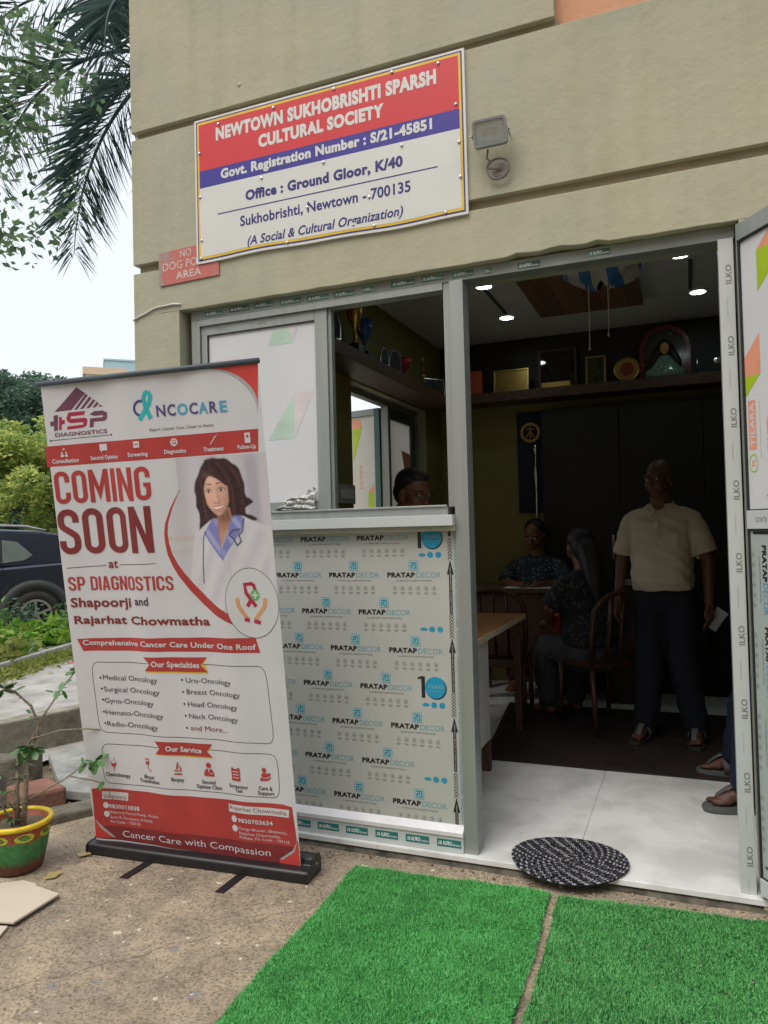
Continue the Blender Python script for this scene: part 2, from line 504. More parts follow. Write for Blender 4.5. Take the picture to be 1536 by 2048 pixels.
# lintel band with a slightly ragged lower edge
b = B(); n = 150
xs = [XL + (XR - XL) * i / n for i in range(n + 1)]
rag = [0.0016 * math.sin(i * 1.7) * math.sin(i * 0.61) + (0.012 * abs(math.sin(i * 2.3)) if 0.25 < x < 0.6 else 0) for i, x in enumerate(xs)]
vs = []
for x, rg in zip(xs, rag):
    vs += [(x, 0, OT + rg), (x, 0, 2.728), (x, D, 2.728), (x, D, OT)]
fs = []
for i in range(n):
    for k in range(4):
        fs.append((i * 4 + k, i * 4 + (k + 1) % 4, (i + 1) * 4 + (k + 1) % 4, (i + 1) * 4 + k))
fs += [(0, 1, 2, 3), tuple(n * 4 + k for k in (3, 2, 1, 0))]
b.add(vs, fs); b.build('wall_band', M_WALL, bld, bevel=0.003)
wallbox('wall_band', XL, XR, 0.0, D, 2.772, 3.396)
wallbox('wall_band', XL, 0.428, 0.0, D, 3.436, 6.6)
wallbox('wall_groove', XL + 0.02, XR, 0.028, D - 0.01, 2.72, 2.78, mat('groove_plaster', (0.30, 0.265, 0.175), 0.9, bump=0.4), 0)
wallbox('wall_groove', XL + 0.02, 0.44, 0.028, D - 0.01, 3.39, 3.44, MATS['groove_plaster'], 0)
wallbox('painted_panel', 0.425, XR, 0.05, D - 0.012, 3.37, 6.6, M_PEACH, 0)
# pier side face behind: outside flank wall, inner side wall with the window opening
wallbox('flank_wall', -1.40, -1.2, D + 0.002, 1.55, 0.0, 6.6, M_WALL, 0.0)
wallbox('flank_wall', -1.40, -1.2, 3.08, 3.75, 0.0, 6.6, M_WALL, 0.0)
wallbox('flank_wall', -1.40, -1.2, 1.55, 3.08, 0.0, 1.0, M_WALL, 0.0)
wallbox('flank_wall', -1.40, -1.2, 1.55, 3.08, 2.43, 6.6, M_WALL, 0.0)
# painted skins on the room side
for (y0, y1, z0, z1) in ((D + 0.005, 1.548, 0.1, 3.06), (3.082, 3.496, 0.1, 3.06), (1.548, 3.082, 0.1, 0.998), (1.548, 3.082, 2.432, 3.06)):
    B().box(-1.199, -1.19, y0, y1, z0, z1).build('inner_skin', M_INNER, bld)
wallbox('rear_wall', -1.655, XR, 3.5, 3.75, 0.0, 3.3, M_INNER, 0)
wallbox('room_wall', 2.6, 2.8, D, 3.49, 0.0, 3.3, M_INNER, 0)
# dark laminate above and below the trophy shelf on the rear wall
B().box(-1.18, 2.59, 3.482, 3.497, 2.59, 3.055).build('wall_panel', M_DARKWALL, bld)
o = B().box(-1.655, 2.8, D + 0.003, 3.5, 3.06, 3.2).build('ceiling', M_CEIL); struct(o)
# floor slab with thin marble edge and dark plinth below it
def floor_mat():
    m, nt, p = nmat('white_marble_tile'); L = nt.links; N = nt.nodes.new
    tc = N('ShaderNodeTexCoord')
    n = N('ShaderNodeTexNoise'); n.inputs['Scale'].default_value = 5.5; n.inputs['Detail'].default_value = 10; n.inputs['Distortion'].default_value = 0.5
    L.new(tc.outputs['Object'], n.inputs['Vector'])
    r = N('ShaderNodeValToRGB'); e = r.color_ramp.elements
    e[0].position = 0.36; e[0].color = (0.62, 0.63, 0.625, 1); e[1].position = 0.58; e[1].color = (0.77, 0.785, 0.785, 1)
    L.new(n.outputs[0], r.inputs[0])
    n2 = N('ShaderNodeTexNoise'); n2.inputs['Scale'].default_value = 1.2; n2.inputs['Detail'].default_value = 6; L.new(tc.outputs['Object'], n2.inputs['Vector'])
    r2 = N('ShaderNodeValToRGB'); r2.color_ramp.elements[0].position = 0.4; r2.color_ramp.elements[0].color = (0.80, 0.79, 0.77, 1); r2.color_ramp.elements[1].position = 0.6; r2.color_ramp.elements[1].color = (1, 1, 1, 1)
    L.new(n2.outputs[0], r2.inputs[0])
    mx = N('ShaderNodeMix'); mx.data_type = 'RGBA'; mx.blend_type = 'MULTIPLY'; mx.inputs[0].default_value = 0.8
    L.new(r.outputs[0], mx.inputs[6]); L.new(r2.outputs[0], mx.inputs[7]); L.new(mx.outputs[2], p.inputs['Base Color'])
    r3 = N('ShaderNodeValToRGB'); r3.color_ramp.elements[0].color = (0.28, 0.28, 0.28, 1); r3.color_ramp.elements[1].color = (0.5, 0.5, 0.5, 1); L.new(n2.outputs[0], r3.inputs[0])
    L.new(r3.outputs[0], p.inputs['Roughness']); p.inputs['Specular IOR Level'].default_value = 0.4
    return m
M_TILE = floor_mat()
fl = B().box(-1.66, 2.6, 0.012, 3.5, -0.02, FZ - 0.022).build('floor', M_CEMENT); struct(fl)
for (x0, x1) in ((-1.4, -0.4155), (-0.4145, 0.3935), (0.3945, 1.1995), (1.2005, 2.595)):
    for (y0, y1) in ((-0.004, 1.2495), (1.2505, 2.4995), (2.5005, 3.495)):
        B().box(x0, x1, y0, y1, FZ - 0.0215, FZ).build('floor_tile', M_TILE, fl, bevel=0.002)
# dirty cement plinth lip below the marble
lip = grid_sheet(0, 1, 0, 1, 60, 3, lambda x, y: 0)
lip.v = [(-1.64 + 6.4 * u, 0.010 - 0.030 * v + 0.006 * math.sin(u * 61) * v + 0.004 * math.sin(u * 190) * v, (FZ - 0.023) * (1 - v) + (GZ - 0.01) * v) for u, v, _ in lip.v]
struct(lip.build('plinth', mat('damp_plinth', (0.05, 0.046, 0.038), 0.92, var=0.5, scale=12, bump=0.8, bscale=40, c2=(0.15, 0.135, 0.105), detail=8), smooth=True))

# ------------------------------------------------------------------ shop front of aluminium sections
FY = 0.04
fr = thing('aluminium_shopfront', 'aluminium framed partition with sliding window above a film covered grey panel', 'shopfront')
def fbox(name, x0, x1, y0, y1, z0, z1, m=M_ALU, bevel=0.0015, parent=None, label=None):
    return B().box(x0, x1, y0, y1, z0, z1).build(name, m, parent or fr, bevel=bevel, label=label)
hd = fbox('header', -1.345, 1.042, 0.040, 0.110, 2.462, 2.511, M_ALU_D)
fbox('header_packing', -1.384, 1.054, 0.075, 0.2, 2.475, 2.5115, mat('stained_packing', (0.22, 0.23, 0.18), 0.8), 0)
fbox('jamb', -1.345, -1.298, FY, 0.10, FZ, 2.4615)
jr = fbox('jamb', 0.985, 1.036, 0.028, 0.10, FZ, 2.4615, M_FILM)
post = fbox('post', -0.040, 0.018, 0.026, 0.112, FZ, 2.4615)
fbox('jamb', -0.072, -0.0405, 0.044, 0.095, 1.5215, 2.4615)
fbox('window_head', -1.2975, -0.0725, 0.036, 0.10, 2.432, 2.4612)
fbox('window_track', -1.2975, -0.0725, 0.030, 0.10, 1.488, 1.5210)
fbox('window_track', -1.2975, -0.075, 0.024, 0.035, 1.5212, 1.530)
fbox('sill', -1.2975, -0.0405, -0.012, 0.09, 1.443, 1.4875, M_FILM)
fbox('sill_return', -1.2975, -0.0405, 0.012, 0.09, 1.4205, 1.4425, mat('beige_edge', (0.42, 0.40, 0.33), 0.6))
pan = fbox('lower_panel', -1.2975, -0.0405, 0.045, 0.07, 0.205, 1.420, M_ACP, 0)
# sloping bottom bead and the kicker with maker's tape
b = B(); b.prism([(0.012, 0.168), (0.012, 0.185), (0.044, 0.206), (0.07, 0.206), (0.07, 0.168)], -1.2975, -0.0405, axis='x')
b.v = [(x, y, z) for (x, y, z) in b.v]
b.build('bottom_bead', mat('bead_white', (0.66, 0.66, 0.68), 0.4), fr, bevel=0.001)
kick = fbox('kicker', -1.2975, -0.0405, 0.018, 0.07, FZ + 0.0005, 0.1675, M_FILM)
def flatfn(y):
    return lambda x, z: (x, y, z)
# maker's tape on header and kicker
def tape(x0, w, z0, h, y, parent, worn=False, dx=0.0):
    t = B()
    t.box(x0, x0 + w, y - 0.0006, y, z0, z0 + h, 0)
    fn = flatfn(y - 0.0012)
    put_text(t, '//B', x0 + w * 0.05, x0 + w * 0.2, z0 + h * 0.25, h * 0.5, fn, 1, 0.02, True)
    put_text(t, 'ALFRO', x0 + w * 0.24, x0 + w * 0.62, z0 + h * 0.25, h * 0.55, fn, 1, 0.03)
    put_text(t, 'Extrusions', x0 + w * 0.65, x0 + w * 0.96, z0 + h * 0.25, h * 0.3, fn, 1, 0.01)
    return t.build('printed_tape', [mat('faded_tape', (0.07, 0.16, 0.13), 0.6, var=0.5, scale=14) if worn else M_DKGREEN, M_WHITE], parent, fixn=False)
for i in range(9):
    tape(-1.262 + i * 0.1385, 0.104, 0.121, 0.031, 0.018, kick)
for i, w in enumerate([.1, .11, .1, .11, .11, .1, .06, .11, .1, .09, .03, .09, .0, .085]):
    if w: tape(-1.265 + i * 0.1375, w, 2.473 + 0.004 * math.sin(i), 0.026, 0.040, hd, True)
# printed film on the lower panel: rows of trade marks
def logo_mesh(rot=False):
    t = B(); f = lambda x, z: (x, -0.0007, z); f2 = lambda x, z: (x, -0.0010, z)
    put_text(t, 'PRATAP', -0.121, 0.006, 0.0, 0.0235, f, 0, 0.05)
    put_text(t, 'DECOR', 0.011, 0.121, 0.0, 0.0235, f, 1, 0.0)
    put_text(t, 'ALUMINIUM COMPOSITE PANEL', -0.082, 0.082, -0.0165, 0.0068, f, 2, 0.015)
    for k in range(6):
        cx = -0.088 + k * 0.0355; cz = -0.046
        n = 12
        ring = [(cx + 0.0098 * math.cos(2 * PI * i / n), cz + 0.0098 * math.sin(2 * PI * i / n)) for i in range(n)]
        inn = [(cx + 0.0084 * math.cos(2 * PI * i / n), cz + 0.0084 * math.sin(2 * PI * i / n)) for i in range(n)]
        t.add([f(*p) for p in ring + inn], [(i, (i + 1) % n, n + (i + 1) % n, n + i) for i in range(n)], 2)
        t.add([f(cx + a, cz + c) for a, c in ((-0.003, -0.005), (0.003, -0.005), (0.004, 0.004), (-0.002, 0.005))], [(0, 1, 2, 3)], 2)
        t.add([f(cx + a, cz - 0.02 + c) for a, c in ((-0.010, 0), (0.010, 0), (0.010, 0.0025), (-0.010, 0.0025))], [(0, 1, 2, 3)], 2)
        t.add([f(cx + a, cz - 0.0245 + c) for a, c in ((-0.006, 0), (0.006, 0), (0.006, 0.0022), (-0.006, 0.0022))], [(0, 1, 2, 3)], 2)
    # square emblem above
    def rrect(x0, x1, z0, z1, r, k=4):
        out = []
        for cx, cz, a0 in ((x1 - r, z1 - r, 0), (x0 + r, z1 - r, 90), (x0 + r, z0 + r, 180), (x1 - r, z0 + r, 270)):
            for i in range(k + 1):
                a = R(a0 + 90 * i / k); out.append((cx + r * math.cos(a), cz + r * math.sin(a)))
        return out
    o, i2 = rrect(-0.027, 0.027, 0.037, 0.091, 0.009), rrect(-0.0245, 0.0245, 0.0395, 0.0885, 0.007)
    n = len(o)
    q_ = lambda p: (p[0] * 0.8, 0.051 + (p[1] - 0.064) * 0.8)
    t.add([f(*q_(p)) for p in o + i2], [(i, (i + 1) % n, n + (i + 1) % n, n + i) for i in range(n)], 1)
    t.add([f(*q_(p)) for p in rrect(-0.0225, 0.0225, 0.0415, 0.0865, 0.005)], [tuple(range(n))], 4)
    for (x0, x1, z0, z1) in ((-0.017, -0.010, 0.047, 0.066), (-0.017, 0.0, 0.074, 0.081), (-0.004, 0.003, 0.062, 0.081), (-0.017, 0.003, 0.060, 0.067), (-0.002, 0.016, 0.074, 0.081), (0.010, 0.017, 0.047, 0.078), (-0.006, 0.016, 0.047, 0.054)):
        t.add([f2(*q_(p)) for p in ((x0, z0), (x1, z0), (x1, z1), (x0, z1))], [(0, 1, 2, 3)], 3)
    return t
LOGO = logo_mesh()
LOGO_M = [M_BLACKINK, M_CYANL, M_GREYINK, M_CYAN, mat('pale_cyan_ink', (0.30, 0.47, 0.50), 0.4)]
# text-only variant for the top row whose emblem is hidden under the sill
proto = LOGO.build('printed_logo', LOGO_M, pan, fixn=False); fullme = proto.data
bm = bmesh.new(); bm.from_mesh(proto.data)
bmesh.ops.delete(bm, geom=[v for v in bm.verts if v.co.z > 0.026], context='VERTS')
cutme = bpy.data.meshes.new('printed_logo'); bm.to_mesh(cutme); bm.free()
for m_ in LOGO_M: cutme.materials.append(m_)
proto_used = False
for row in range(8):
    z = 1.387 - row * 0.1605
    cols = [-0.515 - 0.279 * k + (0.1395 if row % 2 == 0 else 0.279) for k in range(5)]
    for cx in cols:
        if cx > -0.2 or cx < -1.17: continue
        if not proto_used: o = proto; proto_used = True
        else:
            o = proto.copy(); COL.objects.link(o)
        o.data = cutme if row == 0 else fullme
        o.location = (cx, 0.045, z)
# jubilee badges in the last column of alternate rows
def badge(cz, clip=None):
    t = B(); f = lambda dz: (lambda x, z: (x, 0.045 - dz, z))
    n = 28; cx = -0.152
    top = clip if clip else 9
    def disc(r, dz, mi, ox=0, oz=0):
        pts = [(cx + ox + r * math.cos(2 * PI * i / n), cz + oz + r * math.sin(2 * PI * i / n)) for i in range(n)]
        pts = [(a, min(c, top)) for a, c in pts]
        t.add([f(dz)(*p) for p in pts], [tuple(range(n))], mi)
    disc(0.047, 0.0007, 0, 0.003, -0.003); disc(0.0455, 0.0010, 1)
    h1 = min(cz + 0.046, top)
    t.add([f(0.0013)(x, z) for x, z in ((cx - 0.062, cz - 0.044), (cx - 0.046, cz - 0.044), (cx - 0.046, h1), (cx - 0.062, h1))], [(0, 1, 2, 3)], 0)
    if not clip:
        t.add([f(0.0013)(x, z) for x, z in ((cx - 0.078, cz + 0.033), (cx - 0.06, cz + 0.036), (cx - 0.06, cz + 0.046), (cx - 0.078, cz + 0.04))], [(0, 1, 2, 3)], 0)
    put_text(t, 'YEARS', cx - 0.034, cx + 0.036, cz - 0.004, 0.017, f(0.0014), 2, 0.03)
    put_text(t, 'OF EXCELLENCE', cx - 0.032, cx + 0.034, cz - 0.019, 0.0075, f(0.0014), 2, 0.01)
    for k in range(3):
        c2 = cx - 0.044 + k * 0.036
        t.add([f(0.0007)(c2 + 0.0135 * math.cos(2 * PI * i / 12) * (1.2 if k == 0 else 1), cz - 0.073 + 0.0125 * math.sin(2 * PI * i / 12) * (0.6 if k == 0 else 1)) for i in range(12)], [tuple(range(12))], 1)
    t.build('printed_badge', [M_BLACKINK, mat('badge_blue', (0.01, 0.27, 0.45), 0.4), M_CYANL], pan, fixn=False)
badge(1.395, clip=1.4195); badge(0.765)
for cz in (1.082, 0.455):     # small blue seals below the blank code squares
    t = B()
    for k in range(3):
        c2 = -0.196 + k * 0.036
        t.add([(c2 + 0.0135 * math.cos(2 * PI * i / 12) * (1.2 if k == 0 else 1), 0.0443, cz - 0.073 + 0.0125 * math.sin(2 * PI * i / 12) * (0.6 if k == 0 else 1)) for i in range(12)], [tuple(range(12))])
    t.build('printed_seal', M_CYAN, pan, fixn=False)
# column of arrows and the caution line up the panel's edge
t = B()
ax = -0.0735
def arrow(top, z0):
    L_ = 0.225
    f = lambda x, z: (x, 0.0443, z)
    t.add([f(ax, top), f(ax - 0.015, top - 0.062), f(ax + 0.015, top - 0.062)], [(0, 1, 2)], 0)
    t.add([f(ax - 0.0068, top - 0.06), f(ax + 0.0068, top - 0.06), f(ax + 0.0068, max(z0, top - L_)), f(ax - 0.0068, max(z0, top - L_))], [(0, 1, 2, 3)], 0)
    v, fc = text2d('INSTALL PANELS IN THE SAME DIRECTION', 0.01)
    s0 = max(z0, top - L_) + 0.004
    t.add([(ax + 0.0035 - 0.006 * p[1], 0.0436, s0 + (top - 0.03 - s0) * p[0]) for p in v], fc, 1)
for top in (1.301, 0.976, 0.648, 0.318): arrow(top, 0.207)
for base in (1.405, 1.078, 0.752, 0.42):
    for k in range(8):
        z = base - k * 0.0128
        if k == 0 and base > 1.4: t.add([(ax - 0.006, 0.0443, 1.419), (ax + 0.006, 0.0443, 1.419), (ax + 0.006, 0.0443, 1.398), (ax - 0.006, 0.0443, 1.398)], [(0, 1, 2, 3)], 0); continue
        f = lambda x, zz: (x, 0.0443, zz)
        t.add([f(ax, z), f(ax + 0.0095, z - 0.012), f(ax + 0.0095, z - 0.017), f(ax, z - 0.005), f(ax - 0.0095, z - 0.017), f(ax - 0.0095, z - 0.012)], [(0, 1, 2, 3), (0, 3, 4, 5)], 0)
v, fc = text2d('\u2022 CAUTION : REMOVE PROTECTIVE FILM WITHIN 45 DAYS OF INSTALLATION \u2022 CAUTION : REMOVE PROTECTIVE FILM WITHIN 45 DAYS', 0.0)
t.add([(-0.046 - 0.009 * p[1], 0.0443, 0.215 + 1.2 * p[0]) for p in v], fc, 2)
t.build('printed_arrows', [M_BLACKINK, M_ACP, M_CYAN], pan, fixn=False)

# sliding sash: white sheet in an aluminium frame
sash = thing('sliding_window_sash', 'sliding window sash glazed with white film covered sheet, behind the banner', 'window')
def sbox(name, x0, x1, z0, z1, y0=0.050, y1=0.074, m=M_ALU, bevel=0.0015):
    return B().box(x0, x1, y0, y1, z0, z1).build(name, m, sash, bevel=bevel)
rl = sbox('rail', -1.296, -0.684, 2.388, 2.4315); sbox('rail', -1.296, -0.684, 1.5305, 1.572)
sbox('stile', -1.296, -1.262, 1.5725, 2.3875); sbox('stile', -0.6835, -0.622, 1.5305, 2.4315)
sbox('interlock', -0.6215, -0.604, 1.5305, 2.4315, 0.060, 0.092, M_ALU_D)
B().box(-1.2615, -0.684, 0.058, 0.064, 1.5725, 2.3875).build('sheet', M_FILMW, sash)
sbox('gasket', -1.262, -0.684, 2.3835, 2.388, 0.0495, 0.0578, M_RUBBER, 0); sbox('gasket', -1.262, -1.2575, 1.575, 2.383, 0.0495, 0.0578, M_RUBBER, 0)
t = B()
for x in (-1.2, -0.98):
    put_text(t, 'ILKO', x, x + 0.05, 2.403, 0.014, flatfn(0.0495), 0, 0.02)
t.build('printed_tape', M_GREYINK, rl, fixn=False)
t = B()
f = lambda x, z: (x, 0.0573, z)
FG, FP = mat('faint_green_print', (0.44, 0.57, 0.48), 0.4), mat('faint_pink_print', (0.59, 0.54, 0.55), 0.4)
for mi, pts in ((0, [(-0.93, 2.30), (-0.80, 2.30), (-0.82, 2.38), (-0.90, 2.38)]), (1, [(-0.80, 2.30), (-0.77, 2.38), (-0.82, 2.38)]), (0, [(-0.94, 1.86), (-0.80, 1.86), (-0.80, 2.06)]), (1, [(-0.80, 1.86), (-0.7, 2.07), (-0.80, 2.07)]), (1, [(-1.22, 2.1), (-1.1, 2.27), (-1.22, 2.27)])):
    B().add([f(*p) for p in pts], [tuple(range(len(pts)))]).build('printed_shape', (FG, FP)[mi], sash, fixn=False)
# crumpled film peeled off the sheet
b = grid_sheet(0, 1, 0, 1, 26, 12, lambda x, y: 0)
nv = []
for (u, v, _) in b.v:
    w = 0.5 * (0.25 + 0.75 * u) * (1 - 0.55 * (1 - u))
    z = 1.535 + v * 0.092 * (u ** 0.75) + 0.008 * math.sin(9 * u + 5 * v) * v
    y = 0.046 - 0.018 * math.sin(v * 9 + u * 5) ** 2 - 0.010 * math.sin(u * 31 + v * 13) * v - 0.006 * math.sin(u * 57 - v * 29)
    nv.append((-0.895 + 0.2 * u, y, z))
b.v = nv
tag(b.build('peeled_film', mat('crinkled_film', (0.62, 0.62, 0.60), 0.5, spec=0.4), None, smooth=False), 'crumpled flap of peeled white protective film on the window sill', 'film')
BANNER_TEXT = [["DIAGNOSTICS", 0.0431, 0.2938, 0.106, 0.0083, "plum", 0.02],
["N", 0.5391, 0.5794, 0.0826, 0.0237, "navy", 0.025],
["C", 0.5879, 0.6236, 0.0829, 0.0236, "navy", 0.025],
["O", 0.6307, 0.6786, 0.0832, 0.0234, "sky", 0.025],
["C", 0.687, 0.7275, 0.0836, 0.0232, "navy", 0.025],
["A", 0.7316, 0.773, 0.0839, 0.0231, "sky", 0.025],
["R", 0.7799, 0.8141, 0.0841, 0.0231, "navy", 0.025],
["E", 0.8236, 0.8554, 0.0844, 0.023, "sky", 0.025],
["Expert Cancer Care, Closer to Home", 0.4998, 0.7902, 0.1096, 0.006, "ink", 0],
["Consultation", 0.0144, 0.1424, 0.1607, 0.0094, "white", 0.03],
["Second Opinion", 0.2003, 0.3346, 0.1588, 0.0092, "white", 0.03],
["Screening", 0.3866, 0.4785, 0.1572, 0.0091, "white", 0.03],
["Diagnostics", 0.5556, 0.6522, 0.1561, 0.0088, "white", 0.03],
["Treatment", 0.7365, 0.8247, 0.1567, 0.0087, "white", 0.03],
["Follow-Up", 0.8858, 0.9633, 0.1566, 0.0086, "white", 0.03],
["COMING", 0.0115, 0.4762, 0.2456, 0.0677, "red", 0.03],
["SOON", 0.0052, 0.4628, 0.353, 0.0955, "maroon", 0.035],
["at", 0.2265, 0.2722, 0.3844, 0.0117, "maroon", 0.02],
["SP DIAGNOSTICS", 0.0217, 0.5337, 0.4312, 0.0295, "red", 0.03],
["Shapoorji", 0.0226, 0.3187, 0.4678, 0.0221, "maroon", 0.035],
["and", 0.3402, 0.4085, 0.463, 0.0143, "ink", 0.02],
["Rajarhat Chowmatha", 0.0296, 0.6847, 0.5042, 0.0187, "maroon", 0.035],
["Comprehensive Cancer Care Under One Roof", 0.0564, 0.8843, 0.5512, 0.0122, "white", 0.025],
["Our Specialties", 0.3904, 0.6142, 0.594, 0.013, "white", 0.03],
["Medical Oncology", 0.133, 0.4119, 0.6278, 0.0116, "ink", 0.012],
["Surgical Oncology", 0.1306, 0.4163, 0.6539, 0.0116, "ink", 0.012],
["Gyno-Oncology", 0.1281, 0.3812, 0.6794, 0.0116, "ink", 0.012],
["Hemato-Oncology", 0.1273, 0.4223, 0.7058, 0.0116, "ink", 0.012],
["Radio-Oncology", 0.1272, 0.3896, 0.7319, 0.0118, "ink", 0.012],
["Uro-Oncology", 0.5447, 0.7587, 0.6255, 0.0111, "ink", 0.012],
["Breast Oncology", 0.5431, 0.796, 0.65, 0.0111, "ink", 0.012],
["Head Oncology", 0.5427, 0.779, 0.6766, 0.0112, "ink", 0.012],
["Neck Oncology", 0.5433, 0.7761, 0.7026, 0.0112, "ink", 0.012],
["and More...", 0.544, 0.7181, 0.7282, 0.011, "maroon", 0.01],
["Our Service", 0.4149, 0.5849, 0.7777, 0.0123, "white", 0.03],
["Chemotherapy", 0.0904, 0.2156, 0.8473, 0.0094, "ink", 0.02],
["Blood", 0.2873, 0.3377, 0.8452, 0.0092, "ink", 0.02],
["Transfusion", 0.2618, 0.3642, 0.8546, 0.0092, "ink", 0.02],
["Biopsy", 0.4276, 0.4863, 0.8442, 0.0091, "ink", 0.02],
["Second", 0.5727, 0.6362, 0.844, 0.009, "ink", 0.02],
["Opinion Clinic", 0.5435, 0.6666, 0.8548, 0.009, "ink", 0.02],
["Screening", 0.7031, 0.7913, 0.8452, 0.0089, "ink", 0.02],
["Test", 0.7296, 0.7663, 0.854, 0.0088, "ink", 0.02],
["Care &", 0.8397, 0.9006, 0.8446, 0.0087, "ink", 0.02],
["Support", 0.8339, 0.9077, 0.8548, 0.0087, "ink", 0.02],
["Shapoorji", 0.066, 0.179, 0.8988, 0.0103, "maroon", 0.01],
["9830013838", 0.0866, 0.2428, 0.9223, 0.0103, "white", 0.025],
["Shapoorji Petrol Pump, Action", 0.0853, 0.3387, 0.9338, 0.0067, "white", 0.01],
["Area III, Newtown, Kolkata,", 0.0866, 0.3059, 0.9458, 0.0067, "white", 0.01],
["Pin Code - 700135", 0.0866, 0.2386, 0.9564, 0.0068, "white", 0.01],
["Rajarhat Chowmatha", 0.6961, 0.9546, 0.8938, 0.0091, "maroon", 0.01],
["9830703634", 0.7294, 0.8878, 0.92, 0.0096, "white", 0.025],
["Durga Bhavan, Bhatenda,", 0.7298, 0.9516, 0.9358, 0.0063, "white", 0.01],
["Rajarhat Chowmatha,", 0.7303, 0.9194, 0.946, 0.0062, "white", 0.01],
["Kolkata, Pin Code - 700135", 0.7299, 0.9584, 0.9552, 0.0063, "white", 0.01],
["Cancer Care with Compassion", 0.1401, 0.866, 0.9873, 0.0154, "white", 0]]
